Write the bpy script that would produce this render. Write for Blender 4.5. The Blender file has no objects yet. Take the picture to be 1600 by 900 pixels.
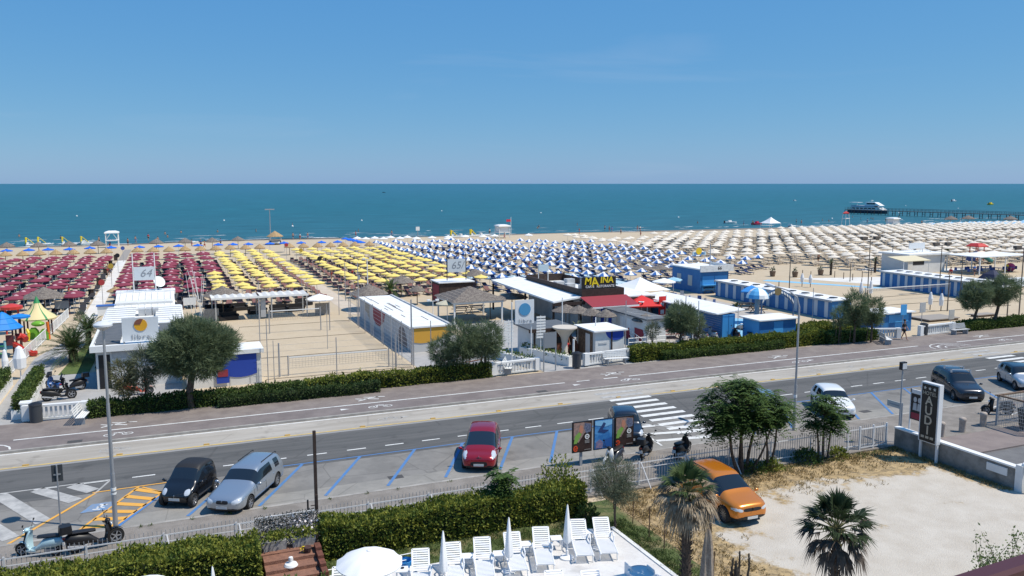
import bpy, math, random
import numpy as np
from mathutils import Vector, Matrix, Euler
from mathutils.bvhtree import BVHTree
S = bpy.context.scene
COL = S.collection
R = math.radians
random.seed(7)

# ------------------------------------------------------------ camera, light, exposure
FPX, CAM_H, YAW = 1280.0, 13.5, R(22.8)          # focal length in photo pixels, eye height, turn from the sea normal
PITCH = math.atan(163/FPX)
cd = bpy.data.cameras.new('camera'); cam = bpy.data.objects.new('camera',cd); COL.objects.link(cam)
cd.sensor_width = 36; cd.lens = 36 * FPX / 1600; cd.clip_start = 0.1; cd.clip_end = 120000
cam.location = (0,0,CAM_H); cam.rotation_euler = (R(90)-PITCH,0,-YAW); S.camera = cam
SUN_EL = R(60); sx, sy = 0.842, -0.538           # towards the sun
w = bpy.data.worlds.new('World'); S.world = w; w.use_nodes = True
nt = w.node_tree; nt.nodes.clear()
sky = nt.nodes.new('ShaderNodeTexSky'); sky.sky_type = 'NISHITA'; sky.sun_disc = False
sky.sun_elevation = SUN_EL; sky.sun_rotation = math.atan2(sx,sy)
sky.air_density = 1.0; sky.dust_density = 0.3; sky.ozone_density = 8; sky.altitude = 0
bg = nt.nodes.new('ShaderNodeBackground'); bg.inputs['Strength'].default_value = 0.098
wo = nt.nodes.new('ShaderNodeOutputWorld')
ma = nt.nodes.new('ShaderNodeVectorMath'); ma.operation = 'MULTIPLY_ADD'     # clear blue summer air down to the horizon
ma.inputs[1].default_value = (.5,.47,.2); ma.inputs[2].default_value = (.235,1.69,5.1)
tc = nt.nodes.new('ShaderNodeTexCoord'); mp_ = nt.nodes.new('ShaderNodeMapping'); mp_.inputs['Scale'].default_value = (1.6,1.6,13)   # a few faint high wisps
no = nt.nodes.new('ShaderNodeTexNoise'); no.inputs['Scale'].default_value = 1.7; no.inputs['Detail'].default_value = 8; no.inputs['Distortion'].default_value = .6
mr_ = nt.nodes.new('ShaderNodeMapRange'); mr_.inputs[1].default_value = .56; mr_.inputs[2].default_value = .80; mr_.inputs[3].default_value = 0; mr_.inputs[4].default_value = .13
mx_ = nt.nodes.new('ShaderNodeMix'); mx_.data_type = 'RGBA'; mx_.inputs['B'].default_value = (5.2,6.0,7.4,1)
nt.links.new(tc.outputs['Generated'],mp_.inputs[0]); nt.links.new(mp_.outputs[0],no.inputs[0]); nt.links.new(no.outputs['Fac'],mr_.inputs[0]); nt.links.new(mr_.outputs[0],mx_.inputs['Factor'])
nt.links.new(sky.outputs[0],ma.inputs[0]); nt.links.new(ma.outputs[0],mx_.inputs['A']); nt.links.new(mx_.outputs['Result'],bg.inputs[0]); nt.links.new(bg.outputs[0],wo.inputs[0])
sl = bpy.data.lights.new('sun','SUN'); sl.energy = 4.4; sl.angle = R(0.53); sl.color = (1.0,.93,.82)
so = bpy.data.objects.new('sun',sl); COL.objects.link(so)
d = Vector((sx*math.cos(SUN_EL),sy*math.cos(SUN_EL),math.sin(SUN_EL)))
so.rotation_euler = d.to_track_quat('Z','Y').to_euler(); so.location = (0,0,60)
vs = S.view_settings; vs.view_transform = 'Standard'; vs.look = 'None'; vs.exposure = 0.12; vs.gamma = 1
vs.use_curve_mapping = False
S.render.engine = 'CYCLES'
S.cycles.max_bounces = 5; S.cycles.diffuse_bounces = 2; S.cycles.glossy_bounces = 2
S.cycles.transparent_max_bounces = 8; S.cycles.transmission_bounces = 2; S.cycles.use_denoising = True

# ------------------------------------------------------------ measuring: photo pixel -> point of the place
cY, sY, cP, sP = math.cos(YAW), math.sin(YAW), math.cos(PITCH), math.sin(PITCH)
def ray(px,py):
    x = (px-800) / FPX; y = -(py-450) / FPX
    fy = cP + y * sP; dz = -sP + y * cP
    return x * cY + fy * sY, -x * sY + fy * cY, dz
def P(px,py,z=0):                      # on the horizontal plane z
    a, b, c = ray(px,py); t = (z-CAM_H) / c
    return a * t, b * t
def PV(px,py,v):                       # on the vertical plane y = v  -> x, z
    a, b, c = ray(px,py); t = v / b
    return a * t, CAM_H + c * t
def PU(px,py,u):                       # on the vertical plane x = u  -> y, z
    a, b, c = ray(px,py); t = u / a
    return b * t, CAM_H + c * t
def Q(u,v,z=0):                        # point -> photo pixel
    X = u * cY - v * sY; Y = u * sY + v * cY; Z = z - CAM_H
    dd = Y * cP - Z * sP
    return 800 + FPX * X / dd, 450 - FPX * (Y*sP+Z*cP) / dd

# ------------------------------------------------------------ materials
MATS = {}
def lin(h):
    return tuple(((int(h[i:i+2],16)/255)/12.92 if int(h[i:i+2],16)/255 <= .04045 else ((int(h[i:i+2],16)/255+.055)/1.055)**2.4) for i in (0,2,4))
def mat(name,col,rough=.7,metal=0,col2=None,vs_=4,lo=.4,hi=.6,bump=0,bs=20,spec=.4,coat=0,transl=0,stretch=None,det=6,alpha=1,emit=0):
    if name in MATS: return MATS[name]
    m = bpy.data.materials.new(name); m.use_nodes = True; MATS[name] = m
    n = m.node_tree; b = n.nodes['Principled BSDF']
    b.inputs['Base Color'].default_value = (*col,1); b.inputs['Roughness'].default_value = rough
    b.inputs['Metallic'].default_value = metal; b.inputs['Specular IOR Level'].default_value = spec
    b.inputs['Coat Weight'].default_value = coat; b.inputs['Coat Roughness'].default_value = .05
    b.inputs['Alpha'].default_value = alpha
    src = None
    if col2 is not None or bump:
        g = n.nodes.new('ShaderNodeNewGeometry'); src = g.outputs['Position']
        if stretch:
            mp = n.nodes.new('ShaderNodeMapping'); mp.inputs['Scale'].default_value = stretch
            n.links.new(src,mp.inputs['Vector']); src = mp.outputs['Vector']
    if col2 is not None:
        t = n.nodes.new('ShaderNodeTexNoise'); t.inputs['Scale'].default_value = vs_; t.inputs['Detail'].default_value = det; t.inputs['Roughness'].default_value = .65
        n.links.new(src,t.inputs['Vector'])
        r = n.nodes.new('ShaderNodeValToRGB'); r.color_ramp.elements[0].position = lo; r.color_ramp.elements[1].position = hi
        r.color_ramp.elements[0].color = (*col,1); r.color_ramp.elements[1].color = (*col2,1)
        n.links.new(t.outputs['Fac'],r.inputs[0]); n.links.new(r.outputs[0],b.inputs['Base Color'])
        csrc = r.outputs[0]
    if bump:
        t = n.nodes.new('ShaderNodeTexNoise'); t.inputs['Scale'].default_value = bs; t.inputs['Detail'].default_value = 4
        n.links.new(src,t.inputs['Vector'])
        bp = n.nodes.new('ShaderNodeBump'); bp.inputs['Strength'].default_value = bump; bp.inputs['Distance'].default_value = .05
        n.links.new(t.outputs['Fac'],bp.inputs['Height']); n.links.new(bp.outputs[0],b.inputs['Normal'])
    if transl:
        tr = n.nodes.new('ShaderNodeBsdfTranslucent'); mx = n.nodes.new('ShaderNodeMixShader'); mx.inputs[0].default_value = transl
        if col2 is not None: n.links.new(csrc,tr.inputs[0])
        else: tr.inputs[0].default_value = (*col,1)
        o = n.nodes['Material Output']
        n.links.new(b.outputs[0],mx.inputs[1]); n.links.new(tr.outputs[0],mx.inputs[2]); n.links.new(mx.outputs[0],o.inputs['Surface'])
    if emit:
        b.inputs['Emission Color'].default_value = (*col,1); b.inputs['Emission Strength'].default_value = emit
    return m
white = mat('white_paint',(.78,.78,.76),.45)
offwhite = mat('weathered_white',(.70,.70,.68),.6,col2=(.50,.50,.49),vs_=2.2,lo=.45,hi=.75)
roofwhite = mat('white_roof_sheet',(.80,.80,.78),.55,col2=(.62,.62,.60),vs_=1.3,lo=.5,hi=.8,bump=.15,bs=6)
plastic = mat('white_plastic',(.80,.80,.80),.35)
black = mat('black_plastic',(.016,.016,.018),.45)
rubber = mat('tyre_rubber',(.018,.018,.018),.8)
metal = mat('galvanised_steel',(.42,.43,.45),.45,.6)
greymetal = mat('grey_painted_metal',(.30,.32,.34),.5)
chrome = mat('bright_metal',(.70,.71,.73),.22,1)
glass = mat('dark_car_glass',(.012,.016,.022),.04,0,spec=.8)
lens = mat('lamp_lens',(.62,.65,.68),.08,.2,spec=.8,coat=.6)
redlens = mat('red_lamp_lens',(.30,.01,.01),.15,spec=.7)
thatch = mat('grey_thatch',(.24,.21,.18),.95,col2=(.12,.10,.09),vs_=6,bump=.5,bs=30)
straw = mat('straw_thatch',(.46,.32,.17),.95,col2=(.30,.20,.10),vs_=5,bump=.5,bs=30)
wood = mat('weathered_wood',(.22,.15,.10),.8,col2=(.12,.08,.055),vs_=5)
darkwood = mat('dark_brown_wood',(.055,.035,.028),.7,col2=(.035,.022,.018),vs_=4)
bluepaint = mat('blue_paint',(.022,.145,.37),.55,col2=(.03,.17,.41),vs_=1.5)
skyblue = mat('light_blue_paint',(.07,.33,.66),.55)
maroon = mat('maroon_canvas',(.215,.036,.062),.85)
yellow = mat('yellow_canvas',(.76,.60,.17),.8)
cream = mat('cream_canvas',(.70,.63,.53),.85)
bluecanvas = mat('blue_canvas',(.035,.13,.38),.8)
whitecanvas = mat('white_canvas',(.80,.80,.80),.8)
skin = mat('skin',(.42,.23,.15),.6)
bark = mat('brown_bark',(.13,.095,.07),.9,col2=(.07,.05,.038),vs_=9,bump=.5,bs=25)

# ------------------------------------------------------------ mesh building
def wloc(o):
    v = Vector((0,0,0))
    while o is not None: v = v + o.location; o = o.parent
    return v
class MB:
    def __init__(s): s.v = []; s.f = []; s.m = []
    def add(s,vs,fs,mi=0):
        k = len(s.v); s.v += [tuple(p) for p in vs]; s.f += [tuple(k+i for i in f) for f in fs]; s.m += [mi] * len(fs); return s
    def box(s,x0,x1,y0,y1,z0,z1,mi=0,M=None):
        vs = [(x,y,z) for x in (x0,x1) for y in (y0,y1) for z in (z0,z1)]
        if M is not None: vs = [M @ Vector(p) for p in vs]
        return s.add(vs,[(0,1,3,2),(4,6,7,5),(0,4,5,1),(2,3,7,6),(0,2,6,4),(1,5,7,3)],mi)
    def cyl(s,p0,p1,r0,r1=None,n=8,mi=0,caps=True):
        r1 = r0 if r1 is None else r1
        p0 = Vector(p0); p1 = Vector(p1); d = (p1-p0)
        if d.length < 1e-6: return s
        d.normalize(); a = d.orthogonal().normalized(); b = d.cross(a)
        k = len(s.v)
        for p, r in ((p0,r0),(p1,r1)):
            for i in range(n):
                t = 2 * math.pi * i / n; s.v.append(tuple(p+a*(r*math.cos(t))+b*(r*math.sin(t))))
        for i in range(n): s.f.append((k+i,k+(i+1)%n,k+n+(i+1)%n,k+n+i)); s.m.append(mi)
        if caps:
            s.f.append(tuple(k+i for i in reversed(range(n)))); s.m.append(mi)
            s.f.append(tuple(k+n+i for i in range(n))); s.m.append(mi)
        return s
    def tube(s,pts,r,n=6,mi=0):
        rr = r if isinstance(r,(list,tuple)) else [r] * len(pts)
        for i in range(len(pts)-1): s.cyl(pts[i],pts[i+1],rr[i],rr[i+1],n,mi)
        return s
    def lathe(s,prof,c=(0,0,0),n=16,mi=0,mfn=None,axis='z'):
        k = len(s.v)
        for r, z in prof:
            for i in range(n):
                t = 2 * math.pi * i / n
                x, y = r * math.cos(t), r * math.sin(t)
                p = (x,y,z) if axis == 'z' else (x,z,y)
                s.v.append((c[0]+p[0],c[1]+p[1],c[2]+p[2]))
        for j in range(len(prof)-1):
            for i in range(n):
                f = (k+j*n+i,k+j*n+(i+1)%n,k+(j+1)*n+(i+1)%n,k+(j+1)*n+i)
                if axis != 'z': f = f[::-1]
                s.f.append(f)
                s.m.append(mfn(i,j) if mfn else mi)
        return s
    def prism(s,poly,z0,z1,mi=0):
        n = len(poly)
        vs = [(x,y,z0) for x,y in poly] + [(x,y,z1) for x,y in poly]
        fs = [tuple(reversed(range(n))),tuple(range(n,2*n))] + [(i,(i+1)%n,n+(i+1)%n,n+i) for i in range(n)]
        return s.add(vs,fs,mi)
    def slab_v(s,poly,y0,y1,mi=0):        # polygon in x,z given thickness along y
        n = len(poly)
        vs = [(x,y0,z) for x,z in poly] + [(x,y1,z) for x,z in poly]
        fs = [tuple(range(n)),tuple(reversed(range(n,2*n)))] + [(i,n+i,n+(i+1)%n,(i+1)%n) for i in range(n)]
        return s.add(vs,fs,mi)
    def slab_u(s,poly,x0,x1,mi=0):        # polygon in y,z given thickness along x
        n = len(poly)
        vs = [(x0,y,z) for y,z in poly] + [(x1,y,z) for y,z in poly]
        fs = [tuple(range(n)),tuple(reversed(range(n,2*n)))] + [(i,n+i,n+(i+1)%n,(i+1)%n) for i in range(n)]
        return s.add(vs,fs,mi)
    def ell(s,c,r,mi=0,n=10,m=6,M=None):
        k = len(s.v)
        for j in range(m+1):
            ph = math.pi * j / m
            for i in range(n):
                t = 2 * math.pi * i / n
                p = Vector((r[0]*math.sin(ph)*math.cos(t),r[1]*math.sin(ph)*math.sin(t),-r[2]*math.cos(ph)))
                if M is not None: p = M @ p
                s.v.append((c[0]+p[0],c[1]+p[1],c[2]+p[2]))
        for j in range(m):
            for i in range(n): s.f.append((k+j*n+i,k+j*n+(i+1)%n,k+(j+1)*n+(i+1)%n,k+(j+1)*n+i)); s.m.append(mi)
        return s
    def loft(s,rings,mi=0,closed=True,caps=True):
        k = len(s.v); n = len(rings[0])
        for r in rings: s.v += [tuple(p) for p in r]
        for j in range(len(rings)-1):
            for i in range(n if closed else n-1):
                s.f.append((k+j*n+i,k+j*n+(i+1)%n,k+(j+1)*n+(i+1)%n,k+(j+1)*n+i)); s.m.append(mi)
        if caps:
            s.f.append(tuple(k+i for i in reversed(range(n)))); s.m.append(mi)
            s.f.append(tuple(k+(len(rings)-1)*n+i for i in range(n))); s.m.append(mi)
        return s
    def build(s,name,mats,parent=None,smooth=False,w=False,angle=35):
        if w and parent is not None:
            o_ = wloc(parent); vv = [(p[0]-o_.x,p[1]-o_.y,p[2]-o_.z) for p in s.v]
        else: vv = s.v
        me = bpy.data.meshes.new(name); me.from_pydata(vv,[],s.f)
        if not isinstance(mats,(list,tuple)): mats = [mats]
        for m in mats: me.materials.append(m)
        if len(mats) > 1: me.polygons.foreach_set('material_index',s.m)
        if smooth:
            me.polygons.foreach_set('use_smooth',[True]*len(s.f))
            try: me.set_sharp_from_angle(angle=R(angle))
            except Exception: pass
        me.update()
        o = bpy.data.objects.new(name,me); COL.objects.link(o); o.parent = parent
        return o
def tag(o,label=None,cat=None,group=None,kind=None):
    if label: o['label'] = label
    if cat: o['category'] = cat
    if group: o['group'] = group
    if kind: o['kind'] = kind
    return o
def thing(name,label,cat,loc=(0,0,0),rz=0,group=None):
    o = bpy.data.objects.new(name,None); COL.objects.link(o); o.location = loc; o.rotation_euler = (0,0,rz); o.empty_display_size = .2
    return tag(o,label,cat,group)
KIDS = {}
def freeze(o):                            # remember a finished thing's children so copies are quick
    KIDS[o.name] = [c for c in bpy.data.objects if c.parent == o]
    for c in KIDS[o.name]: freeze(c)
    return o
def drop(o):
    for c in KIDS.pop(o.name,()): drop(c)
    bpy.data.objects.remove(o)
def dup(o,loc=None,rz=None,label=None,group=None,scale=None,parent=None):
    c = o.copy(); COL.objects.link(c); c.parent = parent
    if loc is not None: c.location = loc
    if rz is not None: c.rotation_euler = (0,0,rz)
    if scale is not None: c.scale = scale if isinstance(scale,tuple) else (scale,) * 3
    if label: c['label'] = label
    if group: c['group'] = group
    for ch in KIDS.get(o.name,()): dup(ch,parent=c)
    return c
def quads(name,V,m,parent=None,w=False,mats=None,idx=None):   # V: (n,4,3) leaf faces
    V = np.asarray(V,dtype=np.float32)
    if w and parent is not None: V = V - np.array(wloc(parent),dtype=np.float32)
    n = len(V); me = bpy.data.meshes.new(name)
    me.vertices.add(n*4); me.vertices.foreach_set('co',V.reshape(-1))
    me.loops.add(n*4); me.loops.foreach_set('vertex_index',np.arange(n*4,dtype=np.int32))
    me.polygons.add(n); me.polygons.foreach_set('loop_start',np.arange(0,n*4,4,dtype=np.int32))
    for mm in (mats or [m]): me.materials.append(mm)
    if idx is not None: me.polygons.foreach_set('material_index',np.asarray(idx,dtype=np.int32))
    me.update(calc_edges=True)
    o = bpy.data.objects.new(name,me); COL.objects.link(o); o.parent = parent
    return o
rng = np.random.default_rng(5)
def leafset(Pn,D,L,W,spread=.6,droop=0):     # one pointed leaf quad at each point Pn along direction D
    n = len(Pn); D = D + rng.normal(0,spread,(n,3)); D[:,2] -= droop; D /= np.linalg.norm(D,axis=1)[:,None] + 1e-9
    r = rng.normal(0,1,(n,3)); s_ = np.cross(D,r); s_ /= np.linalg.norm(s_,axis=1)[:,None] + 1e-9
    Ls = (L*rng.uniform(.7,1.3,n))[:,None]; Ws = (W*rng.uniform(.7,1.3,n))[:,None]
    a = Pn; b = Pn + D * Ls * .45 + s_ * Ws * .5; c = Pn + D * Ls; d_ = Pn + D * Ls * .45 - s_ * Ws * .5
    return np.stack([a,b,c,d_],1)
def text(body,size,loc,rot,m,parent,w=True,extrude=.004,name='lettering',bold=0,shear=0,sx_=1,spacing=1):
    cu = bpy.data.curves.new(name,'FONT'); cu.body = body; cu.size = size; cu.align_x = 'CENTER'; cu.align_y = 'CENTER'
    cu.extrude = extrude; cu.offset = bold; cu.shear = shear; cu.resolution_u = 3; cu.materials.append(m); cu.space_character = spacing
    q = bpy.data.objects.new(name,cu); COL.objects.link(q); dg = bpy.context.evaluated_depsgraph_get(); dg.update()
    me = bpy.data.meshes.new_from_object(q.evaluated_get(dg)); bpy.data.objects.remove(q); me.name = name
    if not me.materials: me.materials.append(m)
    o = bpy.data.objects.new(name,me); COL.objects.link(o); o.parent = parent
    p = Vector(loc)
    if w and parent is not None: p = p - wloc(parent)
    o.location = p; o.rotation_euler = rot; o.scale = (sx_,1,1)
    return o
FACE = (R(90),0,0)                       # lettering that faces the road (-y)
ORD = ['first','second','third','fourth','fifth','sixth','seventh','eighth','ninth','tenth','eleventh','twelfth','thirteenth','fourteenth',
       'fifteenth','sixteenth','seventeenth','eighteenth','nineteenth','twentieth'] + ['%d%s'%(i,'st' if i%10 == 1 else 'nd' if i%10 == 2 else 'rd' if i%10 == 3 else 'th') for i in range(21,70)]
# ------------------------------------------------------------ the setting
def sheet(name,poly,z,m,label=None):
    b = MB(); n = len(poly); b.add([(x,y,z) for x,y in poly],[tuple(range(n))])
    o = b.build(name,m); o['kind'] = 'structure'
    if label: o['label'] = label
    return o
def rect(u0,u1,v0,v1): return [(u0,v0),(u1,v0),(u1,v1),(u0,v1)]
sand = mat('beach_sand',(.46,.37,.255),.95,col2=(.51,.42,.30),vs_=.6,lo=.3,hi=.7,bump=1.0,bs=3.5,det=10)
def grid_sheet(name,us,vs2,zf,m):
    b = MB(); nu, nv = len(us), len(vs2)
    vs3 = [(u,v,zf(u,v)) for v in vs2 for u in us]
    fs = [(j*nu+i,j*nu+i+1,(j+1)*nu+i+1,(j+1)*nu+i) for j in range(nv-1) for i in range(nu-1)]
    b.add(vs3,fs); o = b.build(name,m,smooth=True,angle=80); o['kind'] = 'structure'; return o
def beach_z(u,v):
    if v < 170: return 0
    return -(v-170) / 50 * .95
us = [-9000,-900,-300] + [-120+12*i for i in range(45)] + [600,1500,9000]
land = grid_sheet('beach_sand',us,[-400,-60,0,52,90,130,170,180,190,200,205,210,214,218,222,226,230,240],beach_z,sand)
land['label'] = 'flat pale sandy beach reaching down to the water'
# wet strip of sand near the water line
wet = mat('wet_sand',(.27,.215,.15),.55,col2=(.22,.175,.125),vs_=.2)
def shore(u): return 215.5 + 4 * math.sin(u*.021+1) + 2.2 * math.sin(u*.07)
b = MB(); uu = [-150+4*i for i in range(170)]
vv = []
for u in uu: vv += [(u,shore(u)-4.0+1.2*math.sin(u*.13),beach_z(u,shore(u)-4.0+1.2*math.sin(u*.13))+.01),(u,shore(u)+6,beach_z(u,shore(u)+6)+.01)]
b.add(vv,[(2*i,2*i+2,2*i+3,2*i+1) for i in range(len(uu)-1)])
o = b.build('wet_shore',wet); o['kind'] = 'structure'
# sea
def sea_mat():
    m = bpy.data.materials.new('sea_water'); m.use_nodes = True; n = m.node_tree; b = n.nodes['Principled BSDF']
    g = n.nodes.new('ShaderNodeNewGeometry')
    sp = n.nodes.new('ShaderNodeSeparateXYZ'); n.links.new(g.outputs['Position'],sp.inputs[0])
    mr = n.nodes.new('ShaderNodeMapRange'); mr.inputs[1].default_value = 205; mr.inputs[2].default_value = 2200; n.links.new(sp.outputs[1],mr.inputs[0])
    pw = n.nodes.new('ShaderNodeMath'); pw.operation = 'POWER'; pw.inputs[1].default_value = .45; n.links.new(mr.outputs[0],pw.inputs[0])
    cr = n.nodes.new('ShaderNodeValToRGB'); e = cr.color_ramp.elements
    e[0].position = 0; e[0].color = (.085,.150,.155,1)
    e[1].position = 1; e[1].color = (.028,.130,.190,1)
    x = cr.color_ramp.elements.new(.10); x.color = (.026,.112,.145,1)
    x = cr.color_ramp.elements.new(.40); x.color = (.018,.115,.150,1)
    mp = n.nodes.new('ShaderNodeMapping'); mp.inputs['Scale'].default_value = (.010,.035,1); n.links.new(g.outputs['Position'],mp.inputs[0])
    t = n.nodes.new('ShaderNodeTexNoise'); t.inputs['Scale'].default_value = 1; t.inputs['Detail'].default_value = 9; t.inputs['Roughness'].default_value = .75; n.links.new(mp.outputs[0],t.inputs[0])
    ad = n.nodes.new('ShaderNodeMath'); ad.operation = 'MULTIPLY_ADD'; ad.inputs[1].default_value = .30; ad.inputs[2].default_value = -.15
    n.links.new(t.outputs['Fac'],ad.inputs[0])
    sm = n.nodes.new('ShaderNodeMath'); sm.operation = 'ADD'; n.links.new(ad.outputs[0],sm.inputs[0]); n.links.new(pw.outputs[0],sm.inputs[1])
    n.links.new(sm.outputs[0],cr.inputs[0])
    hs = n.nodes.new('ShaderNodeHueSaturation'); n.links.new(cr.outputs[0],hs.inputs['Color'])
    mp3 = n.nodes.new('ShaderNodeMapping'); mp3.inputs['Scale'].default_value = (.05,.30,1); n.links.new(g.outputs['Position'],mp3.inputs[0])
    t3 = n.nodes.new('ShaderNodeTexNoise'); t3.inputs['Scale'].default_value = 1; t3.inputs['Detail'].default_value = 8; t3.inputs['Roughness'].default_value = .8; n.links.new(mp3.outputs[0],t3.inputs[0])
    m3 = n.nodes.new('ShaderNodeMapRange'); m3.inputs[1].default_value = .3; m3.inputs[2].default_value = .7; m3.inputs[3].default_value = .5; m3.inputs[4].default_value = 1.5
    n.links.new(t3.outputs['Fac'],m3.inputs[0]); n.links.new(m3.outputs[0],hs.inputs['Value'])
    n.links.new(hs.outputs[0],b.inputs['Base Color'])
    b.inputs['Roughness'].default_value = .45; b.inputs['Specular IOR Level'].default_value = .13
    mp2 = n.nodes.new('ShaderNodeMapping'); mp2.inputs['Scale'].default_value = (.25,.7,1); n.links.new(g.outputs['Position'],mp2.inputs[0])
    t2 = n.nodes.new('ShaderNodeTexNoise'); t2.inputs['Scale'].default_value = 1; t2.inputs['Detail'].default_value = 6; n.links.new(mp2.outputs[0],t2.inputs[0])
    bp = n.nodes.new('ShaderNodeBump'); bp.inputs['Strength'].default_value = .5; bp.inputs['Distance'].default_value = .4; n.links.new(t2.outputs['Fac'],bp.inputs['Height']); n.links.new(bp.outputs[0],b.inputs['Normal'])
    return m
SEA_Z = -.86
b = MB(); rows_ = [(u,shore(u)) for u in [-150+4*i for i in range(170)]]
vv = []
for u, v in rows_: vv += [(u,v,SEA_Z),(u,260,SEA_Z)]
b.add(vv,[(2*i,2*i+2,2*i+3,2*i+1) for i in range(len(rows_)-1)])
b.add([(-90000,260,SEA_Z),(90000,260,SEA_Z),(90000,90000,SEA_Z),(-90000,90000,SEA_Z)],[(0,1,2,3)])
b.add([(-90000,212,SEA_Z),(-150,212,SEA_Z),(-150,260,SEA_Z),(-90000,260,SEA_Z)],[(0,1,2,3)])
b.add([(526,212,SEA_Z),(90000,212,SEA_Z),(90000,260,SEA_Z),(526,260,SEA_Z)],[(0,1,2,3)])
o = b.build('sea',sea_mat()); o['kind'] = 'structure'; o['label'] = 'calm teal blue sea stretching to a flat horizon'
# thin broken lines of foam where small waves break
foam = mat('sea_foam',(.78,.80,.80),.8)
b = MB(); rr = random.Random(3)
for k in range(210):
    u = rr.uniform(-60,330); v = shore(u) + rr.choice([.8,1.5,2.5,6,9,15,22,26]) + rr.uniform(-1,1); L = rr.uniform(1.5,9) * (.6 if rr.random() < .5 else 1); wd = rr.uniform(.2,.75)
    n = 8; top = []; bot = []
    for i in range(n+1):
        x = u + L * i / n; y = v + .35 * math.sin(x*.9+k) + (shore(x)-shore(u)); hh = wd * math.sin(math.pi*i/n) * rr.uniform(.5,1)
        top.append((x,y+hh,SEA_Z+.03)); bot.append((x,y-hh,SEA_Z+.03))
    b.add(bot+top[::-1],[(i,i+1,2*n-i,2*n+1-i) for i in range(n)])
o = b.build('sea_foam',foam); tag(o,'thin broken white foam lines on shallow water','foam',kind='stuff')

# road strip: v bands parallel to the shore
def crack_mat(name,c1,c2,joint,vs_=.6,cell=(.28,.28,1),stretch=None):
    m = mat(name,c1,.9,col2=c2,vs_=vs_,bump=.25,bs=50,stretch=stretch); n = m.node_tree; b = n.nodes['Principled BSDF']
    base = b.inputs['Base Color'].links[0].from_socket
    g = n.nodes.new('ShaderNodeNewGeometry'); mp = n.nodes.new('ShaderNodeMapping'); mp.inputs['Scale'].default_value = cell; n.links.new(g.outputs['Position'],mp.inputs[0])
    v = n.nodes.new('ShaderNodeTexVoronoi'); v.feature = 'DISTANCE_TO_EDGE'; v.inputs['Scale'].default_value = 1; n.links.new(mp.outputs[0],v.inputs['Vector'])
    mr = n.nodes.new('ShaderNodeMapRange'); mr.inputs[1].default_value = .0; mr.inputs[2].default_value = .012; mr.inputs[3].default_value = joint; mr.inputs[4].default_value = 0; n.links.new(v.outputs['Distance'],mr.inputs[0])
    t = n.nodes.new('ShaderNodeTexNoise'); t.inputs['Scale'].default_value = .8; t.inputs['Detail'].default_value = 8; n.links.new(g.outputs['Position'],t.inputs[0])
    r2 = n.nodes.new('ShaderNodeMapRange'); r2.inputs[1].default_value = .60; r2.inputs[2].default_value = .72; r2.inputs[3].default_value = 0; r2.inputs[4].default_value = .55; n.links.new(t.outputs['Fac'],r2.inputs[0])
    ad = n.nodes.new('ShaderNodeMath'); ad.operation = 'MAXIMUM'; n.links.new(mr.outputs[0],ad.inputs[0]); n.links.new(r2.outputs[0],ad.inputs[1])
    mx = n.nodes.new('ShaderNodeMix'); mx.data_type = 'RGBA'; n.links.new(ad.outputs[0],mx.inputs['Factor']); n.links.new(base,mx.inputs['A']); mx.inputs['B'].default_value = (*[c*.5 for c in c1],1)
    n.links.new(mx.outputs['Result'],b.inputs['Base Color']); return m
concrete = crack_mat('worn_parking_surface',(.175,.168,.157),(.225,.215,.20),.5)
asphalt = crack_mat('asphalt_road',(.084,.085,.084),(.122,.120,.117),.35,.5,(.13,.3,1),(.22,2.6,1))
lane = crack_mat('concrete_lane',(.32,.29,.25),(.41,.38,.335),.30,.5,(.16,.5,1),(.25,2,1))
bikecol = mat('bike_path_paving',(.165,.14,.134),.9,col2=(.21,.18,.17),vs_=.6,bump=.3,bs=30)
prom = mat('promenade_blocks',(.185,.155,.142),.9,col2=(.235,.20,.18),vs_=.9,bump=.4,bs=22)
kerbm = mat('kerb_stone',(.36,.34,.31),.85,col2=(.26,.245,.225),vs_=1.5)
sheet('road',rect(-60,160,39.0,44.0),.008,asphalt,'grey asphalt road running along the promenade')
sheet('parking_strip',rect(-60,160,34.2,39.2),.004,concrete,'worn concrete strip of parking bays')
sheet('worn_bay_strip',rect(-60,160,34.2,35.75),.0065,crack_mat('pale_worn_concrete',(.235,.225,.205),(.285,.27,.245),.45,.8,(.35,.5,1)))
sheet('bus_lane',rect(-60,160,44.0,46.62),.012,lane)
def slab(name,u0,u1,v0,v1,z0,z1,m):
    o = MB().box(u0,u1,v0,v1,z0,z1).build(name,m); o['kind'] = 'structure'; return o
slab('kerb',-60,160,46.6,46.78,-.05,.13,kerbm)
slab('bike_path',-60,160,46.78,48.62,-.05,.125,bikecol)
slab('promenade',-60,160,48.62,52.0,-.05,.121,prom)
pave = mat('sidewalk_blocks',(.195,.175,.155),.95,col2=(.255,.23,.205),vs_=1.2,bump=.6,bs=18)
slab('near_kerb',-60,160,34.12,34.3,-.05,.11,kerbm)
slab('near_sidewalk',-60,160,30.05,34.12,-.05,.10,pave)
# side street by the hotel sign: paving and asphalt beyond the concrete wall
slab('side_plaza',34.3,90,27.6,30.05,-.05,.096,mat('plaza_paving',(.20,.165,.155),.95,col2=(.235,.195,.18),vs_=1.0,bump=.3,bs=20))
sheet('side_street',rect(34.4,90,-20,27.6),.02,mat('side_asphalt',(.13,.128,.13),.9,col2=(.16,.158,.158),vs_=.8,bump=.3,bs=40))

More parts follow.
